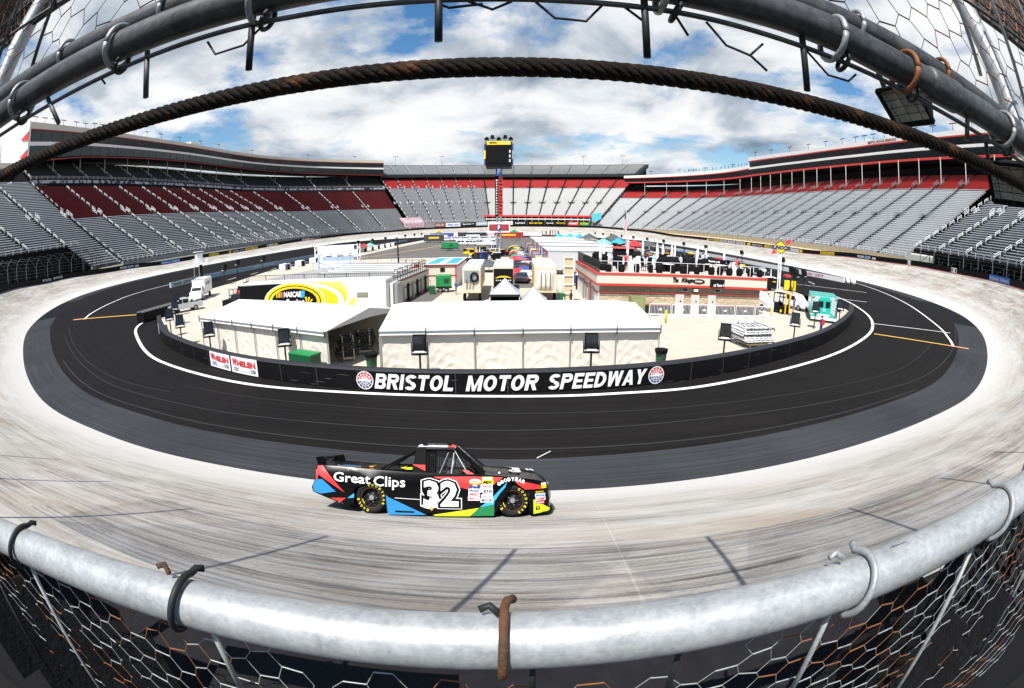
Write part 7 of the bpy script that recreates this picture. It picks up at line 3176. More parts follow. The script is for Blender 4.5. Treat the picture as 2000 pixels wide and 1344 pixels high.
    livery('tail_lamp_decal', 'redlogo', [z1(*p) for p in ((172, 500), (212, 500), (205, 640), (172, 640))], .012)
    livery('headlamp_decal', 'yellow', [z2(*p) for p in ((1582, 690), (1655, 680), (1660, 735), (1582, 738))], .012)
    livery('headlamp_decal', 'twhite', [z2(*p) for p in ((1575, 660), (1640, 655), (1655, 680), (1580, 688))], .012)

    def sf(off):
        return lambda x, z: (x, -(hw(x, z) + off), z)
    def words(s, bx, mat, off=.014, bold=.0, sh=0.0, name='lettering', slope=0.0, parent=None):
        mb = MB()
        g = sf(off)
        text(mb, s, lambda x, z: g(x, z + slope * (x - bx[0])), bx, bold, sh)
        return mb.build(name, mat, parent or fl)
    ax, az = z1(458, 640)
    bx_, bz = z1(1535, 600)
    words('Great', (ax, az - .03, ax + .83, az + .175), 'twhite', .012, .012, 0, slope=-.03)
    words('Clips', (ax + .90, az - .155, bx_, az + .13), 'twhite', .012, .012, 0, slope=-.0)
    # number 32, white on black on white
    nx0, nz0 = z1(1785, 1005)
    nx1, nz1 = z2(450, 590)
    for nm_, mat, off, bold, g in (('number_outline', 'twhite', .012, .13, .050), ('number_outline', 'tblack', .020, .105, .030), ('number', 'twhite', .028, .035, -.02)):
        words('32', (nx0 - g, nz0 - g * .8, nx1 + g, nz1 + g * .8), mat, off, bold, 0, nm_)
    # contingency decals
    def decal(s, box, bg, fg, bold=.02, sh=0.0):
        (xa, za), (xb, zb) = z2(box[0], box[3]), z2(box[2], box[1])
        o = livery('sponsor_decal', bg, [(xa, za), (xb, za), (xb, zb), (xa, zb)], .010)
        if s:
            dx, dz = (xb - xa) * .07, (zb - za) * .18
            words(s, (xa + dx, za + dz, xb - dx, zb - dz), fg, .018, bold, sh)
    decal('', (760, 550, 905, 588), 'tyel', 'tred2')
    decal('Meguiar', (770, 556, 895, 584), 'twhite', 'tyel')
    decal('MX', (757, 592, 915, 652), 'yellow', 'tblack', .05, .3)
    decal('Holley', (740, 655, 900, 712), 'twhite', 'tred2', .03)
    decal('', (583, 660, 735, 708), 'navy', 'twhite')
    decal('+', (625, 664, 690, 704), 'twhite', 'navy', .05)
    decal('Mobil 1', (575, 712, 765, 760), 'twhite', 'navy', .03)
    decal('K&N', (770, 716, 905, 788), 'twhite', 'tblack', .05, .2)
    decal('MSD', (572, 764, 728, 812), 'twhite', 'tred2', .04, .2)
    decal('LINCOLN', (745, 795, 905, 840), 'twhite', 'tred2', .02)
    decal('SIMPSON', (566, 822, 725, 875), 'twhite', 'tred2', .02)
    decal('RCS', (735, 848, 908, 903), 'twhite', 'tblack', .04, .2)
    decal('MOOG', (1490, 765, 1625, 800), 'tblack', 'yellow', .04)
    decal('MAHLE', (1490, 808, 1640, 852), 'twhite', 'tblue', .04)
    decal('COMP', (1497, 858, 1645, 905), 'twhite', 'tred2', .04, .2)
    decal('Edelbrock', (1500, 912, 1630, 955), 'tred2', 'twhite', .02)
    decal('T', (1500, 982, 1560, 1038), 'tblack', 'yellow', .05)
    mb = MB()
    (cx, cz) = z2(665, 615)
    flat(mb, ellipse(cx, cz, .125, .06), sf(.012))
    e = mb.build('sponsor_oval', 'twhite', fl)
    mb = MB()
    flat(mb, [(cx - .09, cz - .05), (cx + .09, cz - .05), (cx + .115, cz - .01), (cx - .115, cz - .01)], sf(.018))
    mb.build('oval_stripe', 'torange', e)
    mb = MB()
    text(mb, 'NASCAR', sf(.020), (cx - .08, cz, cx + .08, cz + .035), .03)
    mb.build('oval_lettering', 'navy', e)
    mb = MB()
    (cx, cz) = z1(1915, 1020)
    flat(mb, [(cx - .018, cz + .04), (cx + .018, cz + .04), (cx + .018, cz), (cx + .04, cz), (cx, cz - .06), (cx - .04, cz), (cx - .018, cz)], sf(.034))
    mb.build('orange_arrow', 'torange', fl)
    # GOODYEAR arc over the front arch
    def arc_text(s, c, r, a0, a1, size, yfn, mat, name, parent, bold=.04, inward=False):
        mb = MB()
        k = len(s)
        for i, ch in enumerate(s):
            if ch == ' ':
                continue
            a = math.radians(a0 + (a1 - a0) * i / max(1, k - 1))
            ca, sa = math.cos(a), math.sin(a)
            px, pz = c[0] + r * ca, c[1] + r * sa
            def fn(x, y):
                # x along the tangent (clockwise), y radially outwards
                X_ = px + x * sa + y * ca
                Z_ = pz - x * ca + y * sa
                return yfn(X_, Z_)
            text(mb, ch, fn, (-size * .42, -size / 2, size * .42, size / 2), bold)
        return mb.build(name, mat, parent)
    arc_text('GOODYEAR', FC, .475, 128, 62, .075, sf(.014), 'twhite', 'arch_lettering', fl)
    # wheels
    for (cx, cz) in (RC, FC):
        for s in (-1, 1):
            mb = MB()
            y0 = s * .93
            yi = s * .66
            prof = [(.335, yi), (.345, s * .70), (.348, s * .86), (.335, s * .915), (.30, s * .935), (.235, s * .925), (.225, s * .88)]
            N = 40
            for q in range(N):
                a = 2 * math.pi * q / N
                for r, y in prof:
                    mb.v.append((cx + r * math.cos(a), y, cz + r * math.sin(a)))
            m = len(prof)
            for q in range(N):
                for j in range(m - 1):
                    a_, b__ = q * m + j, ((q + 1) % N) * m + j
                    f = (a_, b__, b__ + 1, a_ + 1)
                    mb.f.append(f if s > 0 else f[::-1])
                    mb.m.append(0)
            w = thing('wheel', '', '')
            for kk in ('label', 'category'):
                del w[kk]
            w.parent = t
            mb.build('tyre', 'rubber', w, True)
            mb = MB()
            mb.tube([(cx, s * .80, cz), (cx, s * .81, cz)], [.225, .225], 24)
            mb.build('rim_disc', 'matblack', w)
            mb = MB()
            pts = [(cx + .222 * math.cos(2 * math.pi * q / 24), s * .905, cz + .222 * math.sin(2 * math.pi * q / 24)) for q in range(25)]
            mb.tube(pts, .010, 5, cap=False)
            mb.build('rim_edge', 'rust' if s < 0 else 'dsteel', w)
            mb = MB()
            mb.tube([(cx, s * .80, cz), (cx, s * .885, cz)], [.085, .055], 14)
            mb.build('hub', 'chrome', w)
            mb = MB()
            for q in range(5):
                a = 2 * math.pi * q / 5
                mb.tube([(cx + .10 * math.cos(a), s * .81, cz + .10 * math.sin(a)), (cx + .10 * math.cos(a), s * .85, cz + .10 * math.sin(a))], .013, 6)
            mb.build('lug_nuts', 'chrome', w)
            for q in range(10):
                a = 2 * math.pi * q / 10
                mb = MB()
                mb.tube([(cx + .175 * math.cos(a), s * .812, cz + .175 * math.sin(a)), (cx + .175 * math.cos(a), s * .83, cz + .175 * math.sin(a))], .022, 8)
                mb.build('rim_hole', 'dsteel', w)
            if s < 0:
                yf = lambda x, z: (x, -.9405, z)
                rot = 0 if cx > 3 else 38
                arc_text('GOODYEAR', (cx, cz), .283, 62 + rot, -62 + rot, .050, yf, 'tyel', 'tyre_lettering', w, .012)
                arc_text('EAGLE', (cx, cz), .283, 215 + rot, 150 + rot, .050, yf, 'tyel', 'tyre_lettering', w, .012)
                mb = MB()
                pts = [(cx + .20 * math.cos(R(a)), -.90, cz + .20 * math.sin(R(a))) for a in range(190, 230, 8)]
                mb.tube(pts, .008, 4)
                mb.build('yellow_mark', 'tyel', w)

    # cab: lofted greenhouse
    RZ, SZ = 1.475, .905
    def cab_pt(x, v):
        """v: 0 sill .. 1 roof edge"""
        return None
    bx0, bx1 = 2.28, 3.42       # sill run
    rx0, rx1 = 2.36, 3.10       # roof run
    sw, rw = .86, .62
    cz0 = .90
    # roof
    mb = MB()
    n, m = 8, 8
    for i in range(n + 1):
        for j in range(m + 1):
            u, v = i / n, j / m * 2 - 1
            x = rx0 - .06 + (rx1 - rx0 + .14) * u
            z = RZ + .045 * (1 - v * v) - .05 * max(0, (u - .75) / .25) ** 2 - .02 * max(0, (.15 - u) / .15)
            mb.v.append((x, v * (rw + .03), z - .02 * (abs(v) ** 6)))
    for i in range(n):
        for j in range(m):
            a = i * (m + 1) + j
            mb.f.append((a, a + m + 1, a + m + 2, a + 1))
            mb.m.append(2 if i >= 6 else (0 if (j + i) % 3 else 1) if False else (2 if i >= 6 else 1))
    ro = mb.build('roof', ['tblack', 'twhite', 'tred'], t, True)
    md = ro.modifiers.new('solid', 'SOLIDIFY')
    md.thickness = .03
    # roof number in black over the white roof
    mb = MB()
    def rf(x, y):
        v = y / (rw + .03)
        u = (x - (rx0 - .06)) / (rx1 - rx0 + .14)
        return (x, y, RZ + .045 * (1 - v * v) + .012)
    text(mb, '32', rf, (rx0 + .02, -.42, rx1 - .16, .42), .08)
    mb.build('roof_number', 'tblack', ro)
    for x, y in ((rx0 + .1, -.5), (rx1 - .12, -.35)):
        mb = MB()
        mb.box((x, y, RZ + .05), (.10, .06, .05))
        mb.build('roof_flap', 'matblack', ro)
    # pillars
    for s in (-1, 1):
        S_ = lambda x, w, z: (x, s * w, z)
        def pl(name, pts, mat, par=t, th=.025):
            mb = MB()
            mb.prism(pts, (0, 0, 0), (0, -s * th, 0))
            return mb.build(name, mat, par)
        c = pl('rear_pillar', [S_(2.20, sw + .005, .91), S_(2.52, sw + .005, .90), S_(2.50, rw + .05, RZ - .02), S_(2.30, rw + .05, RZ - .03)], 'tmatte')
        pl('window_sill', [S_(2.20, sw + .02, .86), S_(3.46, sw + .02, .86), S_(3.46, sw + .015, .915), S_(2.20, sw + .015, .915)], 'tblack')
        if s < 0:
            mb = MB()
            mb.poly([(2.22, -(sw + .008) + .04 * 0, 1.10), (2.50, -(sw - .02), 1.095), (2.50, -(sw + .010), .965)])
            mb.build('red_flash', 'tred', c).location = (0, -.012, 0)
        pl('roof_rail', [S_(2.30, rw + .045, RZ - .05), S_(3.12, rw + .045, RZ - .05), S_(3.10, rw + .03, RZ + .0), S_(2.32, rw + .03, RZ + .0)], 'tblack')
        mb = MB()
        a1, a2 = Vector((3.14, s * (rw + .03), RZ - .02)), Vector((3.74, s * (sw - .02), .93))
        mb.bar(a1, a2, .07, .10)
        mb.build('windscreen_pillar', 'tmatte', t)
        # red flash at pillar foot
        pl('red_flash', [S_(3.28, sw - .02, 1.0), S_(3.42, sw - .02, .985), S_(3.56, sw + .0, .90), S_(3.40, sw + .012, .90)], 'tred')
        # quarter window bars
        for (xa, za, xb, zb, m_, r_) in ((3.05, .92, 3.10, RZ - .12, 'chrome', .011), (2.80, .92, 2.98, 1.36, 'steel', .010), (3.12, RZ - .08, 3.40, .92, 'steel', .008)):
            mb = MB()
            def wy(z):
                return s * (sw - .01 + (rw + .03 - sw) * (z - .9) / (RZ - .9))
            mb.tube([(xa, wy(za), za), (xb, wy(zb), zb)], r_, 6)
            mb.build('window_bar', m_, t)
        # bed braces
        mb = MB()
        mb.tube([(1.50, s * .80, .95), (2.26, s * .60, 1.38)], .026, 6)
        mb.build('bed_brace', 'tmatte', t)
        mb = MB()
        mb.tube([(1.62, s * .55, .95), (2.28, s * .5, 1.40)], .018, 6)
        mb.build('bed_brace', 'tmatte', t)
        mb = MB()
        mb.prism([(1.52, s * .862, .945), (2.24, s * .85, .925), (2.24, s * .85, .985), (1.52, s * .862, .975)], (0, 0, 0), (0, -s * .03, 0))
        mb.build('bed_side_rail', 'tblack', t)
    # lime triangle behind the cab on the near side
    mb = MB()
    mb.poly([(1.95, -.80, 1.02), (2.22, -.80, 1.03), (2.22, -.80, .945)])
    mb.build('lime_flash', 'tlime', t)
    # windscreen with bright reflections, rear window
    mb = MB()
    n, m = 6, 8
    for i in range(n + 1):
        for j in range(m + 1):
            u, v = i / n, j / m * 2 - 1
            w = (rw + (sw - .06 - rw) * u) * v
            x = 3.13 + .62 * u + .07 * (1 - v * v)
            z = RZ - .0 + (.935 - RZ) * u + .02 * (1 - v * v)
            mb.v.append((x, w, z))
    for i in range(n):
        for j in range(m):
            a = i * (m + 1) + j
            mb.f.append((a, a + m + 1, a + m + 2, a + 1))
            mb.m.append(0)
    K['wscreen'] = mat_glass('windscreen_glass', (.03, .035, .04), .05)
    mb.build('windscreen', 'wscreen', t, True)
    mb = MB()
    mb.quad((2.33, -rw, RZ - .03), (2.33, rw, RZ - .03), (2.24, .78, .93), (2.24, -.78, .93))
    mb.build('rear_window', 'glassd', t)
    # window net
    nt = MB()
    def npt(u, v):
        x = 2.54 + .40 * u
        z = .93 + .44 * v
        return (x, -(sw - .015 + (rw + .03 - sw) * (z - .9) / (RZ - .9)) + .02, z)
    for k in range(9):
        nt.bar(npt(k / 8, 0), npt(k / 8, 1), .028, .006)
    for k in range(9):
        nt.bar(npt(0, k / 8), npt(1, k / 8), .028, .006)
    nt.build('window_net', 'matblack', t)
    # far side opening shows asphalt; inside: seat, cage, steering wheel, driver
    mb = MB()
    mb.box((2.62, -.30, .95), (.14, .50, .85), taper=.8)
    mb.box((2.80, -.30, .55), (.45, .50, .12))
    mb.build('driver_seat', 'dsteel', t)
    mb = MB()
    for a, b_ in (((2.42, -.55, .4), (2.42, -.52, 1.42)), ((2.42, .55, .4), (2.42, .52, 1.42)), ((2.42, -.52, 1.42), (2.42, .52, 1.42)), ((2.42, -.52, 1.42), (3.05, -.52, 1.40)), ((2.42, .52, 1.42), (3.05, .52, 1.40)), ((3.05, -.52, 1.40), (3.6, -.66, .9)), ((2.42, -.5, 1.4), (2.42, .5, .6))):
        mb.tube([a, b_], .022, 6)
    mb.build('roll_cage', 'dsteel', t)
    mb = MB()
    pts = [(3.05 + .05 * math.sin(2 * math.pi * q / 14), -.30 + .17 * math.cos(2 * math.pi * q / 14), 1.02 + .17 * math.sin(2 * math.pi * q / 14)) for q in range(15)]
    mb.tube(pts, .016, 5, cap=False)
    mb.build('steering_wheel', 'steel', t)
    mb = MB()
    mb.box((3.55, 0, .80), (.35, 1.5, .2))
    mb.build('dashboard', 'matblack', t)
    # bed cover logos
    mb = MB()
    cx, cy = .78, -.66
    g = lambda q: (lambda x, y: (x, y, 1.0 + q - .012 * (x - .1)))
    flat(mb, ellipse(cx, cy, .27, .16), g(.006))
    o1 = mb.build('bed_logo', 'twhite', t)
    mb = MB()
    flat(mb, ellipse(cx, cy, .235, .13), g(.010))
    mb.build('bed_logo_inner', 'tblack', o1)
    mb = MB()
    flat(mb, ellipse(cx + .02, cy, .18, .11), g(.014))
    mb.build('bed_logo_blue', 'tlblue', o1)
    for x, y in ((1.25, -.45), (1.95, -.35)):
        mb = MB()
        mb.bar((x, y, .985), (x + .07, y + .2, 1.0), .02)
        mb.bar((x - .05, y, .99), (x + .05, y, .99), .02)
        mb.build('cover_hinge', 'torange', t)
    # bonnet lettering runs across the bonnet
    mb = MB()
    def hf(a, b_):
        # a along -y.. b along -x (readable from the nose)
        x, y = 4.62 - b_, a
        zb = .915 if x < 3.8 else .915 - (x - 3.8) * .098
        return (x, y, zb + .105 * (1 - (y / .9) ** 2) + .028)
    text(mb, 'Great Clips', hf, (-.62, 0, .62, .34), .05)
    mb.build('bonnet_lettering', 'twhite', t)
    mb = MB()
    text(mb, '32', hf, (-.25, -.24, .25, -.06), .05)
    mb.build('bonnet_lettering', 'twhite', t)
    # spoiler
    mb = MB()
    mb.prism([(.10, -.84, 1.0), (.30, -.84, 1.0), (.27, -.84, 1.15), (.24, -.84, 1.19), (.05, -.84, 1.16)], (0, 0, 0), (0, .03, 0))
    mb.build('spoiler_end_plate', 'tblack', t)
    mb = MB()
    mb.prism([(.10, .81, 1.0), (.30, .81, 1.0), (.27, .81, 1.12), (.24, .81, 1.15), (.07, .81, 1.12)], (0, 0, 0), (0, .03, 0))
    mb.build('spoiler_end_plate', 'tblack', t)
    mb = MB()
    mb.quad((.12, -.82, 1.0), (.12, .82, 1.0), (.06, .82, 1.12), (.06, -.82, 1.15))
    mb.build('spoiler_blade', 'tblack', t)
    # splitter and bumper grille
    mb = MB()
    mb.prism([(4.85, -.88, .05), (5.12, -.80, .05), (5.26, -.45, .05), (5.30, 0, .05), (5.26, .45, .05), (5.12, .80, .05), (4.85, .88, .05)], (0, 0, 0), (0, 0, .035))
    mb.build('front_splitter', 'matblack', t)
    mb = MB()
    mb.box((5.17, 0, .42), (.06, 1.1, .14))
    mb.box((5.12, 0, .66), (.06, 1.0, .08))
    mb.build('grille', 'chrome', t)
    mb = MB()
    mb.box((2.8, 0, .14), (4.0, 1.5, .12))
    mb.build('floor_pan', 'matblack', t)
    mb = MB()
    mb.tube([(4.05, -.86, .93), (4.08, -.86, .95)], .03, 6)
    mb.build('bonnet_pin', 'chrome', t)


race_truck()


# ------------------------------------------------------------------ the fence the picture is taken through
YF = 0.5


def fpt(x, z, y=YF):
    return (x, y, H + z)


def smooth_path(pts, n=10):
    P = [Vector(p) for p in pts]
    P = [2 * P[0] - P[1]] + P + [2 * P[-1] - P[-2]]
    o = []
    for i in range(1, len(P) - 2):
        for k in range(n):
            t = k / n
            a, b, c, d = P[i - 1], P[i], P[i + 1], P[i + 2]
            o.append(.5 * ((2 * b) + (c - a) * t + (2 * a - 5 * b + 4 * c - d) * t * t + (-a + 3 * b - 3 * c + d) * t ** 3))
    o.append(P[-2])
    return o


def hexmesh(mbs, u0, u1, v0, v1, cell, fn, r, keep=lambda u, v: True, wob=.06, seed=3, rusty=.35):
    rn = random.Random(seed)
    w = cell * math.sqrt(3) / 2
    # pointy-left hexagons: vertices on a honeycomb
    def jit(a, b):
        q = random.Random(hash((round(a * 1e4), round(b * 1e4), seed)))
        return (a + q.uniform(-wob, wob) * cell, b + q.uniform(-wob, wob) * cell, q.uniform(-.3, .3) * cell * .3)
    R_ = cell / 2 / math.cos(math.pi / 6)
    nx = int((u1 - u0) / (1.5 * R_)) + 1
    ny = int((v1 - v0) / cell) + 1
    done = set()
    for i in range(nx):
        for j in range(ny):
            cx = u0 + i * 1.5 * R_
            cy = v0 + j * cell + (cell / 2 if i % 2 else 0)
            if not keep(cx, cy):
                continue
            V = [(cx + R_ * math.cos(math.pi / 3 * k), cy + R_ * math.sin(math.pi / 3 * k)) for k in range(6)]
            for k in range(6):
                a, b = V[k], V[(k + 1) % 6]
                key = tuple(sorted(((round(a[0] * 1e3), round(a[1] * 1e3)), (round(b[0] * 1e3), round(b[1] * 1e3)))))
                if key in done:
                    continue
                done.add(key)
                ja, jb = jit(round(a[0], 3), round(a[1], 3)), jit(round(b[0], 3), round(b[1], 3))
                A, B = Vector(fn(*ja)), Vector(fn(*jb))
                mb = mbs[1] if (math.sin(cx * 9 + seed) * math.sin(cy * 11) + rn.uniform(-.6, .6)) > 1 - rusty * 2 else mbs[0]
                # twisted side is thicker
                rr = r * (1.7 if k in (1, 4) else 1.0)
                mb.tube([A, B], rr, 4, cap=False)


def foreground():
    t = thing('viewing_fence', 'close pipe and wire fence framing the view, its bottom rail thick and galvanised', 'fence', (0, YF, H))
    L = Vector((0, YF, H))
    def add(mb, n, m, sm=True, parent=None):
        o = mb.build(n, m, parent or t, sm)
        if parent is None:
            o.location = -L
        return o
    # bottom rail
    bp_ = smooth_path([fpt(-1.75, -.64), fpt(-1.22, -.589), fpt(-.62, -.558), fpt(0, -.539), (.62, YF, H - .508), fpt(1.10, -.4415), fpt(1.75, -.34)], 14)
    mb = MB()
    mb.tube(bp_, .0435, 40)
    add(mb, 'bottom_rail', 'galv')
    mp = smooth_path([fpt(-1.6, .245), fpt(-.88, .2835), fpt(-.507, .2895), fpt(-.285, .288), fpt(0, .283), fpt(.334, .270), fpt(.515, .250), fpt(.845, .2305), fpt(1.6, .17)], 12)
    mb = MB()
    mb.tube(mp, .0235, 28)
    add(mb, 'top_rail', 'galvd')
    up = smooth_path([fpt(-1.6, .33), fpt(-.89, .334), fpt(-.475, .330), fpt(0, .322), fpt(.405, .303), fpt(.623, .283), fpt(.79, .264), fpt(.86, .258)], 12)
    up = [p + Vector((0, .02, .0)) for p in up]
    mb = MB()
    mb.tube(up, .019, 24)
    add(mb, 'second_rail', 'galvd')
    # sleeve joint on the top rail at right
    mb = MB()
    a, b = Vector(fpt(.56, .2475)), Vector(fpt(.64, .243))
    mb.tube([a, a.lerp(b, .1), a.lerp(b, .9), b], [.024, .0265, .0265, .024], 24)
    add(mb, 'rail_sleeve', 'galvd')
    # tension wires under the top rail
    wp = smooth_path([fpt(-1.2, .235), fpt(-.449, .253), fpt(-.223, .249), fpt(-.063, .2445), fpt(.052, .2425), fpt(.18, .242), fpt(.286, .236), fpt(.444, .224), fpt(.608, .208), fpt(1.2, .165)], 8)
    mb = MB()
    mb.tube(wp, .0036, 8)
    add(mb, 'tension_wire', 'galvd')
    # rings round the rails
    def ring(cx, cz, r, wire, mat, name, tilt=0.0, a0=-180, a1=180, dy=0.0, tail=None):
        pts = []
        for k in range(25):
            a = math.radians(a0 + (a1 - a0) * k / 24)
            y = math.cos(a) * r
            z = math.sin(a) * r
            pts.append(Vector(fpt(cx + tilt * math.sin(a) * r, cz + z, YF + y + dy)))
        if tail:
            pts += [Vector(fpt(*q)) for q in tail]
        mb = MB()
        mb.tube(pts, wire, 10)
        return add(mb, name, mat)
    for cx, cz in ((-.79, .288), (-.524, .293), (-.285, .288), (.162, .277), (.385, .262), (.515, .2525), (.777, .235)):
        ring(cx, cz - .004, .031, .0042, 'wire' if cx != .515 else 'wirer', 'rail_ring', .18)
        ring(cx + .012, cz - .034, .012, .0032, 'dsteel', 'ring_eye', .5)
    for cx, cz in ((-.683, .334), (-.452, .331), (.445, .300), (.624, .283)):
        ring(cx, cz, .024, .0036, 'wirer' if cx > .5 else 'wire', 'rail_ring', .15, dy=.02)
    # cut ends of the vertical wires
    for (x0, x1, zt) in ((-.70, -.655, .209), (-.462, -.453, .194), (-.294, -.291, .192), (-.076, -.074, .194), (.139, .138, .181), (.336, .334, .175), (.672, .655, .183)):
        mb = MB()
        mb.tube([fpt(x0, .262), fpt(x1, zt)], .0042, 10)
        add(mb, 'cut_wire_end', 'dsteel' if abs(x0) < .4 else 'galvd')
    # stray twisted wires hanging under the rail
    for pts in ([(-.36, .247), (-.345, .226), (-.305, .228), (-.285, .245)], [(-.085, .247), (-.065, .236), (-.03, .239)], [(-.045, .243), (-.02, .232), (.0, .242)], [(.02, .246), (.044, .222), (.076, .220), (.094, .242)], [(.118, .242), (.137, .227)], [(.175, .238), (.187, .216)], [(.21, .238), (.232, .212), (.262, .205), (.282, .19)], [(.262, .206), (.28, .224)], [(-.56, .252), (-.548, .24)], [(.34, .232), (.372, .205), (.405, .205), (.42, .218)]):
        mb = MB()
        mb.tube([fpt(x, z, YF + .004) for x, z in pts], .0016, 6)
        add(mb, 'stray_wire', 'dsteel')
    # hooks round the bottom rail
    def hook(cx, cz, r, wire, mat, a0, a1, lean, curl=True):
        pts = []
        for k in range(22):
            a = math.radians(a0 + (a1 - a0) * k / 21)
            pts.append(Vector((cx + lean * math.sin(a) * r, YF - math.cos(a) * r * 1.02, H + cz + math.sin(a) * r)))
        if curl:
            e = pts[-1]
            pts += [e + Vector((.004, .014, .002)), e + Vector((.012, .024, -.004))]
        mb = MB()
        mb.tube(pts, wire, 12)
        return add(mb, 'rail_hook', mat)
    hook(-1.085, -.582, .0525, .0062, 'dsteel', -75, 125, .35)
    hook(-.535, -.553, .0525, .0066, 'dsteel', -80, 125, .30)
    hook(-.012, -.539, .0525, .0066, 'rust', -70, 112, .03)
    hook(.545, -.514, .0525, .0066, 'wire', -60, 130, .35)
    hook(.955, -.463, .0525, .0060, 'wire', -60, 130, .45)
    for x, z, m in ((-.03, -.485, 'dsteel'), (-.565, -.495, 'rust'), (.495, -.455, 'wire')):
        mb = MB()
        mb.tube([fpt(x - .014, z, YF + .01), fpt(x, z + .004, YF + .015), fpt(x + .014, z - .004, YF + .005)], .0055, 8)
        add(mb, 'twisted_wire_end', m)
    # vertical rods below the bottom rail
    for (x0, z0, x1, z1, m, r) in ((-1.10, -.64, -1.60, -1.36, 'wire', .0055), (-.50, -.59, -.545, -.80, 'wire', .0055), (.525, -.57, .60, -.84, 'wire', .0055), (.924, -.52, 1.42, -1.26, 'wire', .006), (-1.42, -.62, -2.2, -1.2, 'galvd', .006), (1.35, -.45, 2.1, -1.1, 'wire', .006), (.03, -.58, .04, -.70, 'dsteel', .005), (.25, -.56, .27, -.75, 'dsteel', .005)):
        mb = MB()
        mb.tube([fpt(x0, z0), fpt(x0, z1 if False else z0 - (z0 - z1))], r, 8) if abs(x1 - x0) < .01 else mb.tube([fpt(x0, z0), fpt(x0 + (x1 - x0) * .08, z1)], r, 8)
        add(mb, 'upright_wire', m)
    # second thin rail in shade just under the thick one
    mb = MB()
    mb.tube([Vector((p.x, p.y + .035, p.z - .055)) for p in bp_], .0045, 8)
    add(mb, 'lower_tension_wire', 'dsteel')
    # chicken wire
    mbs = [MB(), MB()]
    hexmesh(mbs, -1.7, 1.7, -1.25, -.52, .066, lambda u, v, w=0: fpt(u, v, YF + .03 + .03 * math.sin(3 * u) * math.sin(4 * v) + w * .2), .0011,
            keep=lambda u, v: v < -.60 + .11 * max(-1, u) - .045 * math.sin(7 * u) and (abs(u + .02) > .38 or v < -.72) and not (-.36 < u - .02 < -.3), seed=5, wob=.10)
    add(mbs[0], 'galvanised_netting', 'wire')
    add(mbs[1], 'rusty_netting', 'wirer')
    mbs = [MB(), MB()]
    for sgn, ua, ub in ((-1, -1.9, -.30), (1, .30, 2.1)):
        hexmesh(mbs, ua, ub, .30, 1.35, .060, lambda u, v, w=0: fpt(u, v, YF + .06 + .10 * (v - .3) + w * .2), .00095, keep=lambda u, v: v > .30 + .0 * u, seed=9 + sgn, wob=.12)
    add(mbs[0], 'galvanised_netting', 'dsteel')
    add(mbs[1], 'rusty_netting', 'wirer')
    for x in (-1.45, -1.25, -1.06, -.86, .80, .98, 1.16, 1.40):
        mb = MB()
        mb.tube([fpt(x, .34, YF + .05), fpt(x * .97, 1.3, YF + .16)], .0045, 8)
        add(mb, 'upright_wire', 'galv' if x > 0 else 'galvd')
    for z in (.52, .78, 1.05):
        for x0, x1 in ((-1.9, -.45), (.45, 2.0)):
            mb = MB()
            mb.tube([fpt(x0, z, YF + .08), fpt((x0 + x1) / 2, z + .01, YF + .08), fpt(x1, z - .02, YF + .08)], .0045, 8)
            add(mb, 'tension_wire', 'galvd')


foreground()


def steel_cable():
    """laid wire rope strung across the opening"""
    path = smooth_path([fpt(-1.7, .149, .5), fpt(-.853, .1672, .5), fpt(-.42, .1640, .5), fpt(-.02, .1622, .5), fpt(.42, .1585, .5), fpt(.85, .1492, .5), fpt(1.7, .115, .5)], 70)
    t = thing('steel_cable', 'thick rusty brown twisted steel cable arching across the sky', 'cable', tuple(path[len(path) // 2]))
    L = Vector(t.location)
    cum = [0]
    for a, b in zip(path, path[1:]):
        cum.append(cum[-1] + (b - a).length)
    R0, rs, pitch = .0066, .0044, .072
    for s in range(6):
        mb = MB()
        pts = []
        for i, p in enumerate(path):
            a = path[max(0, i - 1)]
            b = path[min(len(path) - 1, i + 1)]
            tg = (b - a).normalized()
            x = tg.cross(Vector((0, 1, 0))).normalized()
            y = tg.cross(x)
            an = 2 * math.pi * (cum[i] / pitch + s / 6)
            pts.append(p + x * R0 * math.cos(an) + y * R0 * math.sin(an))
        mb.tube(pts, rs, 10)
        mb.build('strand', 'cable', t, True).location = -L
    mb = MB()
    mb.tube(path[::6], .005, 8)
    mb.build('core', 'cable', t, True).location = -L


steel_cable()


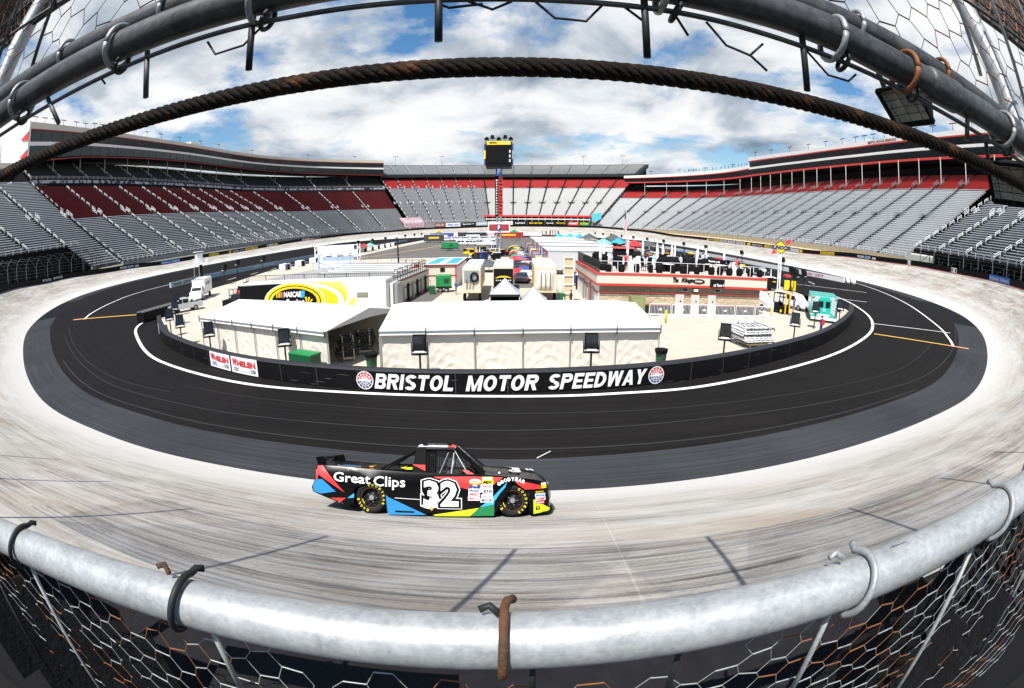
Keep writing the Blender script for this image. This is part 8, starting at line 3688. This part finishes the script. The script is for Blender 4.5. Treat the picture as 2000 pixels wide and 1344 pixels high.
def near_posts():
    """curved posts that carry the netting over the track"""
    t = thing('overhanging_fence', 'tall curved posts with dense netting leaning over the track in the top corners', 'fence', (0, 1.1, 6.3))
    L = Vector((0, 1.1, 6.3))
    def zbase(x):
        return 6.2
    ps = []
    for k in range(-4, 6):
        x = -1.74 + 3.24 * k
        c = (x, .55 + x * x / 135.0)
        j = NRM[min(range(NE), key=lambda q: (E_[q].x - c[0]) ** 2 + (E_[q].y - c[1]) ** 2)]
        inn = -j
        def q(o, z):
            return (c[0] + inn.x * o, c[1] + inn.y * o, z)
        pts = [q(.12, 5.6), q(.12, 6.4), q(.13, 7.5), q(.34, 8.3), q(.48, 8.75), q(.64, 9.15), q(.95, 9.8), q(1.3, 10.35), q(1.65, 10.75)]
        mb = MB()
        mb.tube(smooth_path(pts, 5), .038, 14)
        mb.build('curved_post', 'galv', t, True).location = -L
    # netting carried by the posts: two crossing wire families
    def surf(x, h):
        # h: 0..1 from rail height to the tip
        prof = [(.46, 8.72), (.56, 8.95), (.70, 9.3), (.95, 9.8), (1.3, 10.35), (1.65, 10.75)]
        f = h * (len(prof) - 1)
        i = min(len(prof) - 2, int(f))
        f -= i
        o = prof[i][0] + (prof[i + 1][0] - prof[i][0]) * f
        z = prof[i][1] + (prof[i + 1][1] - prof[i][1]) * f
        yb = .57 + x * x / 140.0
        return (x, yb + o, z)
    mb = MB()
    for k in range(11):
        h = k / 10
        pts = [surf(-9 + 18 * i / 40, h) for i in range(41)]
        mb.tube(pts, .007 if k % 2 else .011, 5, cap=False)
    mb.build('horizontal_cables', 'dsteel', t).location = -L
    mb = MB()
    mb2 = MB()
    step = .040
    n = 0
    for sg in (-1, 1):
        x = -8.0
        while x < 8.0:
            if 1.05 < abs(x) < 7.0 or True:
                pts = [surf(x + sg * (h / 14) * 1.3, h / 14) for h in range(15)]
                if abs(x) > 1.0:
                    (mb if n % 3 else mb2).tube(pts, .0040, 3, cap=False)
            n += 1
            x += step
    mb.build('galvanised_netting', 'dsteel', t).location = -L
    mb2.build('rusty_netting', 'wirer', t).location = -L


near_posts()


def near_floodlights():
    g = None
    for (c, tgt, lab, sc) in (((1.12, 1.08, H + .45), (.1, 1.0, H - .5), 'black floodlight with a wire guard hanging under the pipes at upper right', .62), ((1.36, .84, H + .26), (.3, .5, H - .5), 'silver lensed floodlight behind the pipes at the right edge', .6)):
        t = thing('floodlight', lab, 'floodlight', c)
        q = (Vector(tgt) - Vector(c)).to_track_quat('-Y', 'Z')
        t.rotation_euler = q.to_euler()
        t.scale = (sc, sc, sc)
        mb = MB()
        # housing: a hopper widening towards the glass at -y
        a = [(-.13, -.10), (.13, -.10), (.13, .10), (-.13, .10)]
        b = [(-.07, -.05), (.07, -.05), (.07, .05), (-.07, .05)]
        i = len(mb.v)
        mb.v += [(x, -.06, z) for x, z in a] + [(x, .10, z) for x, z in b]
        mb.f += [(4, 5, 6, 7), (0, 1, 5, 4), (1, 2, 6, 5), (2, 3, 7, 6), (3, 0, 4, 7)]
        mb.m += [0] * 5
        mb.build('housing', 'matblack', t)
        mb = MB()
        for x0, z0, x1, z1 in ((-.13, -.10, .13, -.10), (.13, -.10, .13, .10), (.13, .10, -.13, .10), (-.13, .10, -.13, -.10)):
            mb.bar((x0, -.065, z0), (x1, -.065, z1), .018)
        mb.build('front_frame', 'matblack', t)
        mb = MB()
        n = 12
        for i in range(n + 1):
            for j in range(n + 1):
                u, v = i / n * 2 - 1, j / n * 2 - 1
                mb.v.append((u * .12, -.055 + .06 * (1 - max(u * u, v * v)) + .004 * math.sin(20 * u), v * .09))
        for i in range(n):
            for j in range(n):
                k = i * (n + 1) + j
                mb.f.append((k, k + n + 1, k + n + 2, k + 1))
                mb.m.append(0)
        mb.build('reflector', 'mirror', t)
        mb = MB()
        for k in range(5):
            mb.bar((-.12, -.072, -.08 + .04 * k), (.12, -.072, -.08 + .04 * k), .003)
        for k in range(3):
            mb.bar((-.08 + .08 * k, -.074, -.10), (-.08 + .08 * k, -.074, .10), .003)
        mb.build('wire_guard', 'dsteel', t)
        mb = MB()
        mb.tube([(0, .10, 0), (0, .16, 0)], [.05, .045], 12)
        mb.build('rear_cap', 'tan', t, True)
        mb = MB()
        mb.bar((-.145, 0, 0), (-.145, .05, .16), .02)
        mb.bar((.145, 0, 0), (.145, .05, .16), .02)
        mb.bar((-.145, .05, .16), (.145, .05, .16), .02)
        mb.build('bracket', 'dsteel', t)


K['mirror'] = M('reflector_metal', (.55, .55, .50), .25, .9, .3, 60, .5)
near_floodlights()


def wall_foot():
    """what hangs behind the netting: dark boards, glossy sheeting, and dark sheets added for the gloom"""
    t = thing('black_screen', 'boards and sheeting behind the netting, with dark sheets added for the gloom there', 'screen', (0, 0, 6.2))
    L = Vector((0, 0, 6.2))
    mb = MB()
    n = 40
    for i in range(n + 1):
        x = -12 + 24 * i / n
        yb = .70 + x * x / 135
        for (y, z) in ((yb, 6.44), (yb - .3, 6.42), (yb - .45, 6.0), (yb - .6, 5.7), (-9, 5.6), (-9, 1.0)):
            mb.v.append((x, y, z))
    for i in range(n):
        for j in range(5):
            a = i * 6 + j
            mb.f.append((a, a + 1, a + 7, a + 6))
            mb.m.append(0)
    mb.build('shade_sheet', 'matblack', t).location = -L  # added dark sheet, stands in for the darkness below the rail
    for sg in (-1, 1):
        mb = MB()
        n, m = 20, 10
        for i in range(n + 1):
            for j in range(m + 1):
                u, v = i / n, j / m
                mb.v.append((sg * (.86 + 3.2 * u), .575 + .012 * math.sin(14 * u + 5 * v) + .10 * u, H - 3.0 + (2.27 + .34 * u * (1 if sg > 0 else .4)) * v))
        for i in range(n):
            for j in range(m):
                a = i * (m + 1) + j
                mb.f.append((a, a + m + 1, a + m + 2, a + 1))
                mb.m.append(0)
        mb.build('corner_shade_sheet', 'matblack', t, True).location = -L  # added dark sheet to blacken the lower corners behind the netting
    rn = random.Random(4)
    for k, x in enumerate((-1.75, -1.45, -1.2, -.98, -.80)):
        mb = MB()
        mb.bar((x, .50, 6.25), (x + .12 * (x / 1.5), .56, 7.10 - .03 * k), .11, .012)
        mb.build('slanted_board', 'charc', t).location = -L
    for k, x in enumerate((.78, 1.02)):
        mb = MB()
        mb.bar((x, .62, 6.3), (x + .30, .62, 7.0), .30, .02)
        mb.build('slanted_board', 'charc', t).location = -L
    # crumpled glossy sheet at the right
    mb = MB()
    n, m = 70, 40
    for i in range(n + 1):
        for j in range(m + 1):
            u, v = i / n, j / m
            w = .030 * math.sin(37 * u + 11 * math.sin(19 * v)) * math.sin(29 * v + 7 * math.sin(23 * u)) + .018 * rn.uniform(-1, 1)
            mb.v.append((1.02 + .9 * u, .556 + .05 * u + w * .5, 6.55 + .72 * v + .12 * u + w * .5))
    for i in range(n):
        for j in range(m):
            a = i * (m + 1) + j
            mb.f.append((a, a + m + 1, a + m + 2, a + 1))
            mb.m.append(0)
    mb.build('glossy_sheeting', 'foil', t).location = -L
    # black box with a bright scuffed lid at bottom left
    mb = MB()
    mb.box((-.42, .60, 6.55), (.62, .42, .5), rz=.1)
    mb.build('case', 'charc', t).location = -L


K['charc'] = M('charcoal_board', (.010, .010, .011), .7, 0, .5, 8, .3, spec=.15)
wall_foot()


# ------------------------------------------------------------------ more of the crowded paddock
rn2 = random.Random(21)
cart_kinds = []
for k, (c1, c2) in enumerate((('matblack', 'alum'), ('dsteel', 'redlogo'), ('charc', 'white'), ('navy', 'steel'), ('matblack', 'yellow'))):
    t = thing('tool_cart', 'p', 'cart', (0, 0, 0))
    for nme, c, d, m, tp in (('cabinet', (0, 0, .75), (1.1, .7, 1.1), c1, .95), ('worktop', (0, 0, 1.34), (1.2, .8, .06), c2, 1)):
        mb = MB()
        mb.box(c, d, taper=tp)
        mb.build(nme, m, t)
    mb = MB()
    mb.bar((.5, 0, 1.3), (.5, 0, 2.1), .06)
    mb.build('lamp_mast', 'alum', t)
    for sx in (-.4, .4):
        wheel(t, sx, -.36, .18, .1)
        wheel(t, sx, .36, .18, .1)
    cart_kinds.append(t)
used_k = set()
names_k = ['black cart with a silver top', 'dark steel cart with a red top', 'charcoal cart with a white top', 'navy cart with a grey top', 'black cart with a yellow top']
for i in range(150):
    if i < 26:
        x, y = rn2.uniform(8, 21.5), rn2.uniform(60.5, 72)
        where = 'just behind the pavilion'
    elif i < 120:
        y = rn2.uniform(62, 230)
        x = rn2.uniform(24.5 if y > 70 else 28, 41.5)
        where = 'left of the right pit road'
    else:
        x, y = rn2.uniform(-9, -1.5), rn2.uniform(98, 150)
        if abs(x + 3.3) < 5.2 and abs(y - 131) < 4:
            continue
        where = 'round the scoreboard tower'
    k = i % 5
    o = cart_kinds[k] if k not in used_k else copy_tree(cart_kinds[k])
    used_k.add(k)
    o.location = (x, y, .02)
    o.rotation_euler = (0, 0, rn2.uniform(0, 6.28))
    q = rn2.uniform(.9, 1.5)
    o.scale = (q * rn2.uniform(.8, 1.6), q, q * rn2.uniform(.7, 1.1))
    o['label'] = names_k[k] + ' ' + where
    o['group'] = names_k[k].replace('cart', 'carts', 1) + ' ' + where
base_p = None
for i in range(26):
    q = 303 + i * 2.1 + rn2.uniform(-.6, .6) if i < 20 else 333 + rn2.uniform(0, 9)
    p = at(q, 58.5 + rn2.uniform(0, 1.5), 48.6)
    t = thing('person', 'tiny dark figure on the roof of the low right suite', 'person', (p[0], p[1], 48.2 + (0.2 if q < 330 else 0)), rn2.uniform(0, 6), 'people on the roof of the low right suite')
    mb = MB()
    mb.tube([(0, 0, 0), (0, 0, .8), (0, 0, 1.1), (0, 0, 1.45), (0, 0, 1.5), (0, 0, 1.6), (0, 0, 1.75)], [.14, .17, .16, .20, .07, .11, .06], 7)
    mb.build('clothed_body', ['matblack', 'navy', 'charc'][i % 3], t, True)

for k, (x, y, L, c, cn) in enumerate([(-27, 262, 14, (.03, .03, .035), 'black'), (-9, 268, 15, (.35, .02, .02), 'dark red'), (-24, 274, 15, (.6, .6, .6), 'white'), (-42, 262, 12, (.05, .1, .35), 'blue'), (-12, 280, 15, (.55, .55, .5), 'cream'), (-30, 285, 15, (.03, .03, .035), 'charcoal'), (10, 190, 14, (.5, .42, .05), 'yellow'), (-39, 225, 9, (.04, .05, .06), 'slate')]):
    if cn == 'yellow':
        continue
    t = thing('trailer', '%s trailer parked on the far left lot' % cn, 'trailer', (x, y, 0), rn2.uniform(-.15, .15), 'trailers on the far left lot')
    mb = MB()
    mb.box((L / 2, 0, 2.2), (L, 2.5, 2.9))
    mb.build('box_body', carpaint('ft' + cn, c), t)
    mb = MB()
    mb.box((L / 2, 0, 3.68), (L - .1, 2.4, .05))
    mb.build('roof_skin', 'white', t)
    mb = MB()
    mb.box((L / 2, -1.27, 2.2), (L * .5, .03, .8))
    mb.build('side_graphic', ['white', 'yellow', 'redlogo'][k % 3], t)
    for q in (1.5, 2.7, L - 2):
        wheel(t, q, -1.26, .48, .3)
for k, (x, y) in enumerate([(-9.5, 128), (-11.5, 133), (2.2, 128), (-8.8, 139), (1.6, 137)]):
    simple_box_thing('yellow_machine', 'small yellow lift machine standing round the scoreboard tower', 'machine', (x, y, 0), rn2.uniform(0, 3), [('chassis', (0, 0, .5), (2.2, 1.3, .7), 'yellow', .9), ('counterweight', (-.7, 0, 1.1), (.8, 1.1, .6), 'matblack', .9), ('boom', (.4, 0, 1.5), (1.9, .25, .25), 'yellow', 1)], 'yellow machines round the scoreboard tower')

# crew and visitors about the paddock
crew = [person('p', 0, 0, 0, 0, c, d, 1.6, 'down') for c, d in (((.5, .05, .04), (.03, .03, .04)), ((.03, .03, .04), (.05, .05, .07)), ((.6, .6, .58), (.10, .09, .07)), ((.03, .08, .3), (.2, .17, .12)))]
cnm = ['red shirt', 'black shirt', 'white shirt', 'blue shirt']
spots = [(10.5, 46.2, 3.7), (12.8, 49.5, 3.7), (16.2, 47.3, 3.7), (19.5, 49.0, 3.7), (22.3, 47.0, 3.7), (14.2, 52.6, 3.7), (21.0, 53.5, 3.7),
         (-6.2, 56.2, 0), (-1.8, 50.3, 0), (5.6, 47.9, 0), (2.5, 60.5, 0), (-8.6, 61.5, 0), (29.0, 60.5, 0), (31.5, 66, 0), (36, 74, 0), (33, 79, 0), (28, 92, 0), (38, 97, 0), (24, 104, 0), (30, 112, 0),
         (-34.5, 58.5, 0), (-38.5, 66.5, 0), (-4.5, 104, 0), (-7.5, 112, 0), (38, 120, 0), (27, 135, 0), (33, 150, 0), (-45.5, 96, 0)]
for i, (x, y, z) in enumerate(spots):
    o = crew[i] if i < 4 else copy_tree(crew[i % 4])
    o.location = (x, y, z + .01)
    o.rotation_euler = (0, 0, rn2.uniform(0, 6.28))
    wh = 'on the pavilion roof terrace' if z > 1 else ('by the left side of the paddock' if x < -12 else ('in the lane between the trailers' if x < 8 else 'in the busy area behind the pavilion'))
    o['label'] = 'small figure in a %s standing %s' % (cnm[i % 4], wh)
    o['group'] = 'figures in a %s %s' % (cnm[i % 4], wh)
